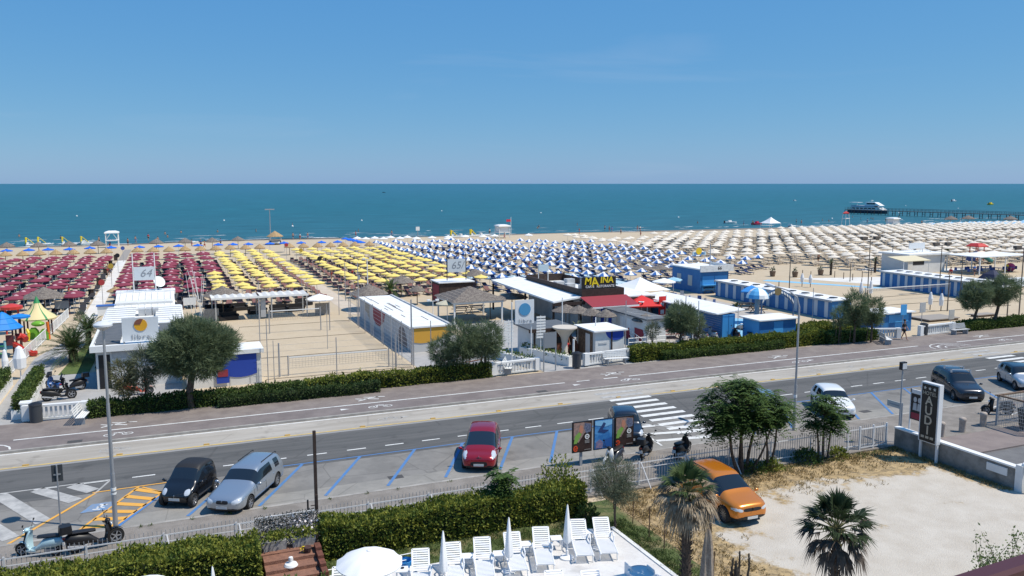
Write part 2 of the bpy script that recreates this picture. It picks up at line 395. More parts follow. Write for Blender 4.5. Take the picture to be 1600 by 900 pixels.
# painted markings
def marking(name,polys,z,m,kind='structure'):
    b = MB()
    for p in polys: b.add([(x,y,z) for x,y in p],[tuple(range(len(p)))])
    o = b.build(name,m); o['kind'] = 'structure'; return o
def line(p,q,wd):
    a = Vector(p); c = Vector(q); dd = (c-a).normalized(); nn = Vector((-dd.y,dd.x)) * wd / 2
    return [tuple(a+nn),tuple(a-nn),tuple(c-nn),tuple(c+nn)]
wpaint = mat('white_road_paint',(.66,.66,.64),.8,col2=(.42,.42,.41),vs_=3,lo=.5,hi=.72)
wfaded = mat('faded_white_paint',(.46,.45,.43),.85,col2=(.26,.26,.255),vs_=2.2,lo=.35,hi=.72)
bpaint = mat('blue_road_paint',(.065,.19,.43),.85,col2=(.11,.19,.33),vs_=3,lo=.4,hi=.7)
ypaint = mat('yellow_road_paint',(.60,.42,.12),.85,col2=(.42,.34,.20),vs_=2.5,lo=.4,hi=.7)
opaint = mat('orange_bay_paint',(.72,.36,.055),.85,col2=(.52,.33,.13),vs_=3,lo=.45,hi=.75)
Z1 = .016
marking('edge_line',[rect(-60,160,46.36,46.5)],Z1,wpaint)
marking('yellow_line',[rect(-60,22.5,44.02,44.16),rect(28.3,57.8,44.02,44.16),rect(62,160,44.02,44.16)],Z1,ypaint)
marking('pale_joint_strip',[rect(-60,160,43.72,43.98)],.0125,mat('light_road_joint',(.27,.265,.26),.9))
dash = []
u = -14.0
while u < 120:
    if not (24 < u < 28.5 or 57.5 < u < 62): dash.append(rect(u,u+.98,40.40+.004*max(0,u) ,40.52+.004*max(0,u)))
    u += 1.99
marking('lane_dashes',dash,Z1,wpaint)
marking('bay_edge_line',[rect(3.2,22.9,39.28,39.38),rect(29.2,57.5,38.9,39.0)],Z1,bpaint)
bl = []
for (ux,vx), (u2,v2) in [((5.47,39.25),(3.0,34.65)),((8.3,39.28),(5.79,34.74)),((11.12,39.3),(8.59,34.84)),((13.7,39.3),(11.32,34.86)),((16.54,39.3),(14.04,34.87)),((19.2,39.3),(16.69,34.86)),
                           ((2.1,38.4),(.2,34.7)),((-.77,37.7),(-2.37,34.7)),((23.4,39.2),(22.1,34.7)),((31.6,39),(28.9,34.7)),((34.4,39),(31.5,34.7)),((36.9,38.9),(34.4,34.7)),((39.1,38.9),(36.3,34.63)),((41.71,38.9),(38.92,34.62)),((44.6,38.9),(42.0,34.7)),
                           ((47.6,38.9),(45.0,34.7)),((50.4,38.9),(48.0,34.7)),((53.4,38.9),(51,34.7)),((56.4,38.9),(54,34.7))]:
    bl.append(line((ux,vx),(u2,v2),.15))
marking('bay_divider_lines',bl,Z1+.001,bpaint)
# orange hatched bay
oc = [(-3.46,39.03),(-.74,39.12)]
hl = [line((-3.6,39.05),(-.3,39.15),.1),line((-1.75,39.05),(-3.9,34.6),.12),line((-.75,37.9),(-2.5,34.75),.1),line((-1.6,38.95),(-.72,37.9),.1)]
for k in range(6):
    t = k / 6 + .06; a = Vector((-1.75,39.05)).lerp(Vector((-3.9,34.6)),t); c = Vector((-.45,38.3)).lerp(Vector((-2.5,34.75)),min(1,t+.08))
    hl.append(line(a,c,.32))
hl += [line((-3.5,38.9),(-6.3,34.2),.13)]
marking('hatched_bay',hl,Z1+.002,opaint)
marking('disabled_bay_square',[[(-3.5,37.6),(-2.5,37.6),(-2.9,36.7),(-3.9,36.7)]],Z1+.003,mat('faded_blue_paint',(.14,.25,.42),.85,col2=(.22,.25,.30),vs_=4))
wl = [line((-2.98,37.4),(-3.3,37.0),.10),line((-3.3,37.2),(-3.0,37.0),.08),line((-3.2,37.45),(-2.9,37.3),.1),line((-3.45,36.95),(-3.15,36.85),.08)]
marking('wheelchair_mark',wl,Z1+.006,wpaint)
# grey-white hatching left
hw = [line((-9,40.5),(-2.97,40.53),.12),line((-2.97,40.5),(-3.5,38.9),.1)]
for a, c in [((-5.9,40.4),(-4.2,38.3)),((-4.5,40.4),(-3.6,39.3)),((-7.3,40.3),(-5.15,36.3)),((-8.9,40.0),(-6.1,35.0)),((-10.5,40),(-7.2,34.8))]: hw.append(line(a,c,.62))
marking('white_hatching',hw,Z1+.001,wfaded)
# zebra crossings
zb = []
for k, v in enumerate([36.2,37.05,37.9,38.8,39.75,40.7,41.65,42.6,43.5]): zb.append([(25.0,v),(27.95,v),(27.98,v+.42),(25.03,v+.42)])
marking('zebra_crossing',zb,Z1+.004,wpaint)
marking('zebra_crossing_faded',[[(24.9,v),(27.9,v),(27.9,v+.42),(24.9,v+.42)] for v in (44.35,45.2,35.2)],Z1+.004,wfaded)
marking('zebra_crossing_far',[rect(58.3,61.3,v,v+.42) for v in (36.2,37.1,38,38.9,39.7,40.5,41.35,42.2,43.1)],Z1+.004,wpaint)
marking('zebra_crossing_far_faded',[rect(58.4,61.4,v,v+.42) for v in (44.4,45.3)],Z1+.004,wfaded)
marking('no_parking_triangle',[line((23.65,39.1),(23.1,34.9),.13),line((23.65,39.1),(26.2,36.9),.12),line((26.2,36.9),(27.0,35.0),.12),line((23.5,38.2),(24.7,38.1),.34),line((23.4,36.9),(26.0,36.4),.34),line((23.2,35.7),(26.4,35.2),.34)],Z1+.005,wpaint)
Z2 = .131
pl = [rect(-8.0,24.3,48.52,48.66),rect(25.2,26.2,48.52,48.66),rect(27.3,28.4,48.52,48.66),rect(29.3,57.0,48.52,48.66),rect(61.5,110,48.52,48.66)]
marking('bike_path_line',pl,Z2,wpaint)
def glyph_walk(u,v):      # walking figure mark
    return [line((u,v),(u+1.1,v+.35),.13),line((u+.3,v+.05),(u+1.0,v-.25),.12),line((u-.35,v+.3),(u+.1,v),.12),line((u+.9,v+.35),(u+1.5,v+.2),.12),line((u-.3,v-.3),(u+.35,v+.05),.12),line((u+.2,v+.5),(u+.75,v+.3),.1)]
def glyph_bike(u,v,s=1):
    out = []
    for cx in (u,u+.9*s):
        pts = [(cx+.27*s*math.cos(a*math.pi/4),v+.2*s*math.sin(a*math.pi/4)) for a in range(9)]
        out += [line(pts[i],pts[i+1],.07) for i in range(8)]
    out += [line((u,v),(u+.4*s,v+.3*s),.07),line((u+.4*s,v+.3*s),(u+.9*s,v),.07),line((u+.2*s,v+.35*s),(u+.75*s,v+.32*s),.07)]
    return out
gl = []
for px, py in [(182,670),(578,623),(960,585),(1222,559),(1550,528)]:
    u, v = P(px,py,.13); gl += glyph_walk(u-.5,49.6)
for px, py in [(182,686),(595,637),(985,594),(1252,566),(1580,533)]:
    u, v = P(px,py,.13); gl += glyph_bike(u-.4,47.6)
for u in (9.0,24.55,28.5,44.6,58.1): gl.append([(u,47.6),(u+.55,47.75),(u,47.95)])
marking('bike_and_walk_marks',gl,Z2+.001,wpaint)
g2 = []
for px in (178,610,1012,1285): u, v = P(px,690-(px-178)*.11+14,0); g2 += glyph_bike(u-.4,45.2)
for u in (12,31.5,46.2): g2.append([(u,45.1),(u+.55,45.25),(u,45.4)])
marking('bus_lane_marks',g2,Z1+.002,wfaded)
arc = []
for rr_ in (2.0,1.35,.7):
    pts = [(59.3+rr_*1.0*math.cos(a*math.pi/8),47.1+rr_*.8*math.sin(a*math.pi/8)) for a in range(9)]
    arc += [line(pts[i],pts[i+1],.09) for i in range(8)]
pts = [(-9.2+1.3*math.cos(a*math.pi/8),46.9+1.2*math.sin(a*math.pi/8)) for a in range(9)]
arc += [line(pts[i],pts[i+1],.1) for i in range(8)]
marking('curved_ramp_lines',arc,Z2+.002,wpaint)
# reflector studs on the yellow line
b = MB()
for i in range(22): b.box(-7+4.1*i,-6.72+4.1*i,44.2,44.32,.01,.05)
o = b.build('lane_stud',mat('orange_stud',(.5,.3,.06),.6)); o['kind'] = 'structure'
man = mat('cast_iron',(.09,.085,.08),.7,.3)
for i, (u,v,z) in enumerate([(P(117,694)[0],47.1,.125),(P(823,604)[0]+.2,47.1,.125),(37.9,35.7,.004),(9.2,35.8,.004)]):
    o = MB().box(u-.35,u+.35,v-.22,v+.22,z-.02,z+.006).build('manhole_cover',man); tag(o,['dark drain cover at left end of the bike path','dark drain cover in the bike path before the crossing','rectangular manhole between white car and hotel sign','dark patch cover in the empty parking bay'][i],'manhole cover')

# beach paths and paved areas
pathw = mat('pale_path',(.70,.68,.64),.85,col2=(.60,.575,.53),vs_=.8)
sheet('white_walkway',rect(-8.35,-6.95,74,160),.012,pathw)
sheet('grey_walkway_end',rect(-8.3,-7.0,160,186),.012,mat('grey_boards',(.30,.27,.24),.9))
sheet('sand_path',rect(17.0,18.9,84,165),.012,mat('sandy_slabs',(.50,.42,.33),.9,col2=(.56,.48,.39),vs_=1))
tile = mat('grey_tiles',(.33,.325,.315),.8,col2=(.38,.37,.36),vs_=1.1,bump=.1,bs=12)
sheet('entrance_path',[(-10,52),(-8.2,52),(-8.2,68),(-7.6,72),(-6.9,79),(-8.6,79),(-10,72)],.008,tile)
sheet('entrance_court',rect(-8.2,.4,52.0,65),.012,tile)
grass = mat('lawn_green',(.075,.12,.026),.95,col2=(.11,.145,.04),vs_=3,bump=.8,bs=30)
sheet('lawn',[(-7.65,64.9),(-5.7,64.9),(-5.4,78),(-6.8,78)],.03,grass)
sheet('cabin_paving',rect(16.55,23.5,54.0,82),.008,tile)
sheet('entrance_court_right',rect(24.6,34.5,52.0,75),.010,tile)
sheet('kiosk_paving',rect(34.5,43.5,53.8,66),.012,mat('concrete_court',(.42,.39,.35),.9,col2=(.35,.32,.29),vs_=1.1))
bluefloor = mat('blue_painted_floor',(.20,.46,.66),.7,col2=(.26,.50,.66),vs_=.8)
sheet('blue_floor',[(44.6,54.5),(60,54.5),(60,57.5),(52.3,58.2),(50.8,62),(53,66),(49.5,71),(46.4,66),(46.4,58.7),(44.6,57.0)],.010,bluefloor)
sheet('blue_path',[(45,84),(52,84),(60,96),(58,110),(40,113),(39,110),(52,104),(48,95)],.014,mat('pale_blue_path',(.42,.55,.62),.8))
sheet('terrace_paving',rect(46.5,58.5,66,86),.006,mat('terrace_tiles',(.45,.42,.38),.9,col2=(.38,.35,.32),vs_=.9))
sheet('blue_edging',[(76.3,91.3),(85.0,78.6),(86.5,78.4),(78.0,92.2)],.014,bluefloor)
sheet('white_path',[(82.5,92),(96,88.5),(98,79.5),(91.0,79.5),(88,81.3)],.010,pathw)
sheet('white_path_curve',[(99,97),(112,90),(118,92),(104,99.5)],.010,pathw)
# garden of the hotel: grass strip, sun deck, gravel lot
drygrass = mat('patchy_grass',(.085,.115,.035),.95,col2=(.24,.20,.10),vs_=.9,lo=.48,hi=.62,bump=.9,bs=30)
sheet('garden_soil',rect(-30,15.5,-10,30.05),.004,mat('garden_soil',(.10,.085,.05),.95,col2=(.13,.13,.05),vs_=2,bump=.6,bs=20))
sheet('garden_lawn',rect(4.5,17.1,22,29.6),.012,drygrass)
decktile = crack_mat('deck_tiles',(.60,.58,.56),(.66,.65,.63),.35,1.2,(2.4,2.4,1))
slab('sun_deck',5.6,15.5,12,26.7,-.05,.05,decktile)
slab('deck_edging',15.5,15.66,12,26.9,-.05,.09,offwhite)
def lot_mat():
    m = mat('gravel_lot',(.53,.485,.42),.95,col2=(.44,.39,.325),vs_=.9,lo=.35,hi=.75,bump=.6,bs=22); n = m.node_tree; b = n.nodes['Principled BSDF']
    base = b.inputs['Base Color'].links[0].from_socket
    g = n.nodes.new('ShaderNodeNewGeometry'); sp = n.nodes.new('ShaderNodeSeparateXYZ'); n.links.new(g.outputs['Position'],sp.inputs[0])
    t = n.nodes.new('ShaderNodeTexNoise'); t.inputs['Scale'].default_value = .45; t.inputs['Detail'].default_value = 8; t.inputs['Roughness'].default_value = .7; n.links.new(g.outputs['Position'],t.inputs[0])
    def mr(src,a,b_,c,d_):
        q = n.nodes.new('ShaderNodeMapRange'); q.inputs[1].default_value = a; q.inputs[2].default_value = b_; q.inputs[3].default_value = c; q.inputs[4].default_value = d_; n.links.new(src,q.inputs[0]); return q.outputs[0]
    def mth(op,a,b_):
        q = n.nodes.new('ShaderNodeMath'); q.operation = op; n.links.new(a,q.inputs[0])
        if isinstance(b_,(int,float)): q.inputs[1].default_value = b_
        else: n.links.new(b_,q.inputs[1])
        return q.outputs[0]
    far = mr(sp.outputs[1],25.6,28.6,0,1)            # dry weeds along the fence
    left = mr(sp.outputs[0],21.5,17.5,0,1)           # and along the garden side
    right = mr(sp.outputs[0],32.6,34.0,0,1)          # and along the wall
    right = mth('MULTIPLY',right,mr(sp.outputs[1],23.0,24.5,0,1))
    s = mth('MAXIMUM',mth('MAXIMUM',far,left),right)
    s = mth('ADD',s,mr(t.outputs['Fac'],.3,.7,-.55,.55))
    s = mr(s,.40,.62,0,1)
    t2 = n.nodes.new('ShaderNodeTexNoise'); t2.inputs['Scale'].default_value = 3.2; t2.inputs['Detail'].default_value = 8; t2.inputs['Roughness'].default_value = .75; n.links.new(g.outputs['Position'],t2.inputs[0])
    cr = n.nodes.new('ShaderNodeValToRGB'); cr.color_ramp.elements[0].position = .36; cr.color_ramp.elements[0].color = (.17,.13,.08,1); cr.color_ramp.elements[1].position = .58; cr.color_ramp.elements[1].color = (.46,.335,.175,1); n.links.new(t2.outputs['Fac'],cr.inputs[0])
    mx = n.nodes.new('ShaderNodeMix'); mx.data_type = 'RGBA'; n.links.new(s,mx.inputs['Factor']); n.links.new(base,mx.inputs['A']); n.links.new(cr.outputs[0],mx.inputs['B'])
    n.links.new(mx.outputs['Result'],b.inputs['Base Color']); return m
sheet('gravel_lot',[(16.9,30.05),(34.1,30.05),(34.1,23.0),(34.4,22.6),(34.4,-10),(16.9,-10)],.016,lot_mat(),'pale gravel lot with dry weeds along its edges')
# small grass tufts and weeds scattered on the lot and along kerbs
def tufts(name,pts,m,L,label):
    V = []
    for (x,y,z,s) in pts:
        n = 14; Pn = np.tile([x,y,z],(n,1)) + np.c_[rng.normal(0,s,(n,2)),np.zeros(n)]
        V.append(leafset(Pn,np.tile([0,0,1.],(n,1)),L,L*.25,.55))
    o = quads(name,np.concatenate(V),m); tag(o,label,'weeds',kind='stuff'); return o
dryw = mat('dry_weed',(.30,.22,.10),.95,transl=.2); greenw = mat('green_weed',(.09,.13,.035),.95,transl=.25)
tp = [(rng.uniform(17.2,33.8),29.9-abs(rng.normal(0,1.3)),.016,.12) for _ in range(420)] + [(16.95+abs(rng.normal(0,1.0)),rng.uniform(20,30),.016,.12) for _ in range(260)] + [(33.95-abs(rng.normal(0,.25)),rng.uniform(23.5,30),.016,.08) for _ in range(120)]
tufts('dry_weeds',tp,dryw,.13,'dry straw coloured weeds along the lot fence')
tp = [(rng.uniform(20,34),29.95-abs(rng.normal(0,.25)),.016,.10) for _ in range(150)] + [(rng.uniform(-5,34),34.02,.1,.05) for _ in range(22)] + [(15.75+abs(rng.normal(0,.45)),rng.uniform(18,27.5),.012,.1) for _ in range(420)] + [(rng.uniform(4.6,15.4),rng.uniform(26.8,28.9),.012,.12) for _ in range(520)]
tufts('green_weeds',tp,greenw,.11,'short green weeds along kerbs and lawn edges')
# ------------------------------------------------------------ plants
def leafmat(name,c1,c2,vs_=2.5,lo=.38,hi=.62,tr=.25):
    return mat(name,c1,.7,col2=c2,vs_=vs_,lo=lo,hi=hi,transl=tr,spec=.3)
hedgeleaf = leafmat('laurel_leaves',(.055,.10,.016),(.29,.30,.05),3.8)
hedgeleaf2 = leafmat('dark_pittosporum_leaves',(.045,.085,.02),(.13,.18,.04),2.6)
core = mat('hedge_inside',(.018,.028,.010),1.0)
tamleaf = leafmat('tamarisk_leaves',(.10,.14,.07),(.20,.25,.14),1.4,tr=.35)
oliveleaf = leafmat('olive_leaves',(.10,.125,.075),(.17,.19,.125),2.5)
ailleaf = leafmat('ailanthus_leaves',(.030,.070,.016),(.088,.145,.032),1.6)
palmleaf = leafmat('palm_leaves',(.030,.060,.020),(.08,.12,.04),2.5)
deadleaf = leafmat('dead_palm_leaves',(.17,.125,.08),(.38,.31,.22),4,tr=.15)
darkdead = leafmat('dark_dead_palm_leaves',(.055,.042,.034),(.11,.085,.065),4,tr=.1)
def hedge(name,u0,u1,v0,v1,h,label,m,dens=420,L=.13,gaps=0,group=None,z0=.0,tops=.09):
    t = thing(name,label,'hedge',((u0+u1)/2,(v0+v1)/2,z0),group=group)
    nx = max(2,int((u1-u0)/.5)); b = MB()
    rr = random.Random(int(u0*13+v0))
    def top(u): return h * (1-tops+tops*math.sin(u*1.1+v0)*.6+tops*.5*math.sin(u*2.9))
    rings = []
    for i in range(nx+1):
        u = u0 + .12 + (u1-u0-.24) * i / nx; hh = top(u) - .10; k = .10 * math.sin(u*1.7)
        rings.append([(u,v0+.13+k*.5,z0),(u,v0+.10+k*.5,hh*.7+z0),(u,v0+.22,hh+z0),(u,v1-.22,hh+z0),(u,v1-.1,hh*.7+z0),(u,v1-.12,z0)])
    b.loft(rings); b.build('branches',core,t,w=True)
    Pn = []; Dn = []
    def face(n,fp,fd):
        for _ in range(int(n)):
            p = fp(); Pn.append(p); Dn.append(fd)
    LU = u1 - u0; LV = v1 - v0
    U = rng.uniform
    face(LU*h*dens,lambda: (lambda u: (u,v0+.08+.05*math.sin(u*1.7)+U(-.07,.10),z0+U(.02,top(u)-.03)))(U(u0,u1)),(0,-1,.45))
    face(LU*LV*dens*1.1,lambda: (lambda u: (u,U(v0+.05,v1-.05),z0+top(u)+U(-.10,.03)))(U(u0,u1)),(0,-.2,1))
    face(LU*h*dens*.35,lambda: (lambda u: (u,v1-.08+U(-.08,.06),z0+U(.02,top(u)-.03)))(U(u0,u1)),(0,1,.4))
    face(LV*h*dens*.8,lambda: (u0+.08+U(-.06,.08),U(v0,v1),z0+U(.02,h*.95)),(-1,0,.4))
    face(LV*h*dens*.8,lambda: (u1-.08+U(-.08,.06),U(v0,v1),z0+U(.02,h*.95)),(1,0,.4))
    # shoots standing above the trimmed top
    for _ in range(int(LU*2.2)):
        u = U(u0,u1); v = U(v0+.1,v1-.1); hh = top(u)
        for j in range(7): Pn.append((u+U(-.06,.06),v+U(-.06,.06),z0+hh+U(0,.2))); Dn.append((0,0,1))
    if gaps:
        pass
    Pn = np.array(Pn); V = leafset(Pn,np.array(Dn,dtype=float),L,L*.55,.75)
    quads('leaves',V,m,t,w=True); return t
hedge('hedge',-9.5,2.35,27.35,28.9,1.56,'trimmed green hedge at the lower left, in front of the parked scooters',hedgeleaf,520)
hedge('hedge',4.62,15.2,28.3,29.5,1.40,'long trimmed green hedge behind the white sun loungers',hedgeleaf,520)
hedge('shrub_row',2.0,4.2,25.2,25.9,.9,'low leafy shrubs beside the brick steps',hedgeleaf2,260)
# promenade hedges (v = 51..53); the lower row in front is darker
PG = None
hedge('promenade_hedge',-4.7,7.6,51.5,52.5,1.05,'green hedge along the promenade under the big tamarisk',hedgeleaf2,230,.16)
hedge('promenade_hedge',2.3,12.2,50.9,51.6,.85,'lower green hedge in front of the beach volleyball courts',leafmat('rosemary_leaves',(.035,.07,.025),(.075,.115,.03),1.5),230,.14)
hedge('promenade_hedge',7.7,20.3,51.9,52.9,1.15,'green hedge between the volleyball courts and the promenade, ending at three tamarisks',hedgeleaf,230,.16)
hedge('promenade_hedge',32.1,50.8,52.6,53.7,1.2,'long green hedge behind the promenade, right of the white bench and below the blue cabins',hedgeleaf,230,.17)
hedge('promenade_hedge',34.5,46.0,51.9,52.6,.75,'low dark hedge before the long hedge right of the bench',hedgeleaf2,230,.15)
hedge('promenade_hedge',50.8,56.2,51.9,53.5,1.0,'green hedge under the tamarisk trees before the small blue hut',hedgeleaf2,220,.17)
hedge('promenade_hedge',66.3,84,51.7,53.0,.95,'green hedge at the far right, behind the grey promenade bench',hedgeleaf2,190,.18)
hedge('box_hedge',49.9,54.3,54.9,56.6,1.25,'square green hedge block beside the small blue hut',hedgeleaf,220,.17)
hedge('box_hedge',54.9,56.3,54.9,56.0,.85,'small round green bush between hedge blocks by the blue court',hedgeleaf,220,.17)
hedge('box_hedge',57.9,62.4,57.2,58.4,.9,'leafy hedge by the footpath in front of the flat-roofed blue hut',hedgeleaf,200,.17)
def planter_hedge(u0,u1,v0,v1,label):
    hedge('planter_hedge',u0,u1,v0,v1,1.0,label,hedgeleaf2,200,.14,z0=.35)
    b = MB(); b.box(u0-.05,u1+.05,v0-.05,v1+.05,0,.55)
    tag(b.build('planter_wall',white),'low white planter wall '+label.split('planter ')[1],'low wall')
planter_hedge(-8.75,-8.15,53.4,62.6,'clipped hedge in a white planter beside the parked motorcycles')
planter_hedge(-10.75,-10.15,53.2,62.8,'clipped hedge in a white planter at the left picture edge')

def limb(b,p0,p1,r0,r1,bend=.12,n=4,seg=6):
    p0 = Vector(p0); p1 = Vector(p1); pts = []; L = (p1-p0).length
    off = Vector((rng.normal(),rng.normal(),rng.normal()*.3)) * bend * L
    for i in range(n+1):
        t = i / n; pts.append(p0.lerp(p1,t)+off*math.sin(math.pi*t)*.5)
    b.tube([tuple(p) for p in pts],[r0+(r1-r0)*i/n for i in range(n+1)],seg)
    return pts
def tamarisk(u,v,H,lobes,label,trunk_r=.14,lean=(0,0),dens=1.0,m=None,stakes=0,L=.34,group=None,name='tamarisk_tree',cat='tree'):
    t = thing(name,label,cat,(u,v,0),group=group)
    b = MB(); top = Vector((lean[0],lean[1],H*.42))
    limb(b,(0,0,-.05),top,trunk_r,trunk_r*.72,.05,4,8)
    Pn = []; Dn = []
    for (cx,cy,cz,rx,ry,rz_) in lobes:
        c = Vector((cx,cy,cz)); nb = int(9*dens) + 4
        for k in range(nb):
            dv = Vector(rng.normal(0,1,3)); dv.z = abs(dv.z) * .9 - .15; dv.normalize()
            e = c + Vector((dv.x*rx,dv.y*ry,dv.z*rz_)) * .8
            pts = limb(b,top+Vector((0,0,-.2*rng.random())),e,trunk_r*.34,.012,.15,4,4)
        vol = rx * ry * rz_; nt_ = int(430*dens*(vol**.66)/.8)
        for k in range(nt_):
            dv = rng.normal(0,1,3); dv /= np.linalg.norm(dv)
            # uneven outline: radius varies with direction
            lump = 1 + .20 * math.sin(dv[0]*5+cx*3) * math.sin(dv[1]*4+cz) + .14 * math.sin(dv[2]*9+dv[0]*6)
            rr_ = (rng.uniform(.45,1.0)**.6) * lump
            p = np.array([cx+dv[0]*rx*rr_,cy+dv[1]*ry*rr_,cz+dv[2]*rz_*rr_])
            out = np.array([dv[0],dv[1],dv[2]*.8+.35])
            for j in range(7):
                Pn.append(p+rng.normal(0,.09,3)); Dn.append(out)
    b.build('trunk',bark,t)
    V = leafset(np.array(Pn),np.array(Dn),L*1.2,L*.10,.5)
    quads('crown',V,m or tamleaf,t)
    t.scale = (.9,.9,.9)
    if stakes:
        s = MB()
        for a in range(stakes):
            x = .38 * math.cos(a*2.2+.4); y = .38 * math.sin(a*2.2+.4); s.cyl((x,y,0),(x*.75,y*.75,1.7),.035,.03,6)
        s.build('support_stake',wood,t)
    return t
tamarisk(.84,51.75,6.2,[(-.2,0,4.2,1.9,1.7,1.5),(1.1,.3,4.1,1.5,1.4,1.5),(-1.1,.1,3.8,1.2,1.2,1.2),(.5,0,3.1,1.6,1.5,.9),(2.1,.4,4.3,.9,.9,1.1),(.2,0,5.2,1.2,1.1,.9)],'large round tamarisk tree with thick trunk on the promenade, left of the courts',.27,dens=1.25,lean=(.2,0))
tamarisk(-1.6,52.1,4.2,[(0,0,3.1,.9,.9,1.1),(-.3,0,2.3,.7,.7,.7)],'slim grey green tamarisk just left of the big one',.08,dens=.62,stakes=0,m=oliveleaf)
tamarisk(-2.85,51.9,3.7,[(0,0,2.75,.62,.6,.95),(.15,0,1.9,.5,.5,.5)],'small sparse yellowish tamarisk with stakes near the lamp post',.05,dens=.7,stakes=2,m=leafmat('dry_tamarisk_leaves',(.12,.11,.055),(.15,.16,.07),2))
tamarisk(16.75,52.5,3.4,[(0,0,2.4,.75,.7,.85),(.3,0,1.7,.6,.6,.5)],'small tamarisk beside the white cabins, left of its pair',.07,dens=.8,stakes=2)
tamarisk(18.35,52.3,4.9,[(-.2,0,3.3,1.2,1.1,1.25),(.5,0,2.7,1.0,1.0,.9),(-.3,0,2.2,.9,.9,.7)],'bushy tamarisk in the middle of three by the end of the hedge',.12,dens=.75,stakes=2)
tamarisk(20.0,52.3,4.8,[(.2,0,3.2,1.1,1.1,1.15),(-.4,0,2.7,.9,.9,.9),(.3,0,2.1,.8,.8,.6)],'bushy tamarisk nearest the blue-dot sign, right one of three',.11,dens=.75,stakes=2)
tamarisk(34.9,54.4,2.9,[(0,0,2.25,.45,.45,.55)],'tiny sparse tamarisk before the white hut with blue arc',.045,dens=.8,m=oliveleaf)
tamarisk(37.1,53.8,4.9,[(0,0,3.3,1.25,1.2,1.15),(.6,0,2.7,.9,.9,.7),(-.7,0,2.9,.8,.8,.8)],'round tamarisk with bare trunk before the long white-roofed blue cabin',.10,dens=1,stakes=0)
tamarisk(38.6,53.6,3.6,[(0,0,2.7,.55,.55,.9)],'slim staked tamarisk touching the round one by the blue cabin',.05,dens=.7,stakes=2)
tamarisk(51.6,51.8,3.6,[(0,0,2.7,.75,.7,.85)],'small tamarisk, left one of the clump beside the curved blue arch',.06,dens=.8,stakes=2)
tamarisk(53.0,51.6,5.2,[(0,0,3.7,1.05,1.0,1.25),(.3,0,2.7,1.0,.9,.8)],'tallest tamarisk of the clump before the striped blue cabins',.10,dens=.9,stakes=2)
tamarisk(54.6,51.3,4.4,[(.1,0,3.2,1.0,.9,1.1),(0,0,2.3,.7,.7,.5)],'right tamarisk of the clump before the striped blue cabins',.09,dens=.85,stakes=2)
tamarisk(68.6,52.5,5.3,[(.2,0,3.9,1.5,1.3,1.1),(-.6,0,3.2,1.1,1.1,.9)],'upright tamarisk at the right edge, nearer the grey bench',.17,dens=.95,lean=(.3,0))
tamarisk(70.4,52.2,5.7,[(1.6,0,4.2,1.6,1.4,1.2),(.6,0,3.5,1.3,1.1,.9)],'leaning tamarisk at the right edge with slanted trunk',.19,dens=.95,lean=(1.1,.1))
tamarisk(15.75,26.9,3.2,[(0,.2,2.3,1.0,.95,.75),(.2,0,1.6,.75,.75,.5),(-.3,.1,2.0,.8,.8,.6)],'grey green olive tree between the sun deck and the gravel lot',.06,dens=1.5,m=oliveleaf,L=.15,name='olive_tree')

def ailanthus(u,v,stems,tips,label,name='young_tree',LL=.62):
    t = thing(name,label,'tree',(u,v,0)); b = MB(); V = []
    nodes = []
    for (x,y,ex,ey,ez,r) in stems:
        pts = limb(b,(x,y,0),(ex,ey,ez),r*1.35,r*.7,.06,5,6); nodes.append(pts)
    for (cx,cy,cz,rx,ry,rz_,n) in tips:
        for k in range(n):
            dv = Vector(rng.normal(0,1,3)); dv.normalize(); dv.z = dv.z * .9
            e = Vector((cx+dv.x*rx,cy+dv.y*ry,cz+dv.z*rz_)) if rng.random() < .75 else Vector((cx+dv.x*rx*.6,cy+dv.y*ry*.6,cz+dv.z*rz_*.6))
            st = min((p for pts in nodes for p in pts[2:]),key=lambda p: (p-e).length)
            limb(b,st,e,.03,.01,.1,3,4)
            nl = 8
            for j in range(nl):          # rosette of arching compound leaves
                a = 2 * math.pi * (j+rng.random()*.6) / nl; hd = Vector((math.cos(a),math.sin(a),0)); side = Vector((-hd.y,hd.x,0))
                up = rng.uniform(-.5,1.1); L = LL * rng.uniform(.7,1.15); npair = 7
                for q in range(1,npair+1):
                    s = q / npair; c = e + hd * L * s + Vector((0,0,L*(up*s-.75*s*s)))
                    for sg in (-1,1):
                        ll = .20 * (1-.35*s) * rng.uniform(.8,1.2); dirn = (side*sg+hd*.45+Vector((0,0,-.25+rng.normal(0,.12)))).normalized(); wv = hd * .046
                        V.append([tuple(c),tuple(c+dirn*ll*.4+wv),tuple(c+dirn*ll),tuple(c+dirn*ll*.4-wv)])
    b.build('trunk',bark,t); quads('crown',np.array(V),ailleaf,t); return t
ailanthus(24.35,30.0,[(-.25,0,-.7,.1,2.3,.07),(0,0,0,.2,2.8,.08),(.25,.05,.8,0,2.5,.07),(.4,-.1,1.4,-.2,2.1,.05),(-.1,.1,.3,.4,2.6,.06),(1.45,0,1.2,0,2.3,.05),(1.6,0,1.9,0,2.4,.05)],
          [(-.4,.2,3.6,1.2,1.2,.9,52),(1.0,0,3.0,1.1,1.0,.9,44),(-1.6,0,2.8,.9,.8,.7,34),(.0,-.1,2.5,1.3,1.0,.5,36),(0,.2,4.3,.7,.6,.3,12),(1.9,0,2.8,.6,.5,.6,16)],'dense dark green tree with several thin trunks at the street fence')
ailanthus(29.2,30.0,[(-.25,0,-.4,.1,1.9,.05),(.05,0,.1,.1,2.2,.05),(.3,0,.5,0,1.9,.045)],[(.1,0,2.4,.7,.65,.8,30),(-.5,0,1.9,.35,.3,.3,7),(.3,0,1.7,.5,.5,.4,8)],'smaller tree with thin trunks at the fence before the white car')
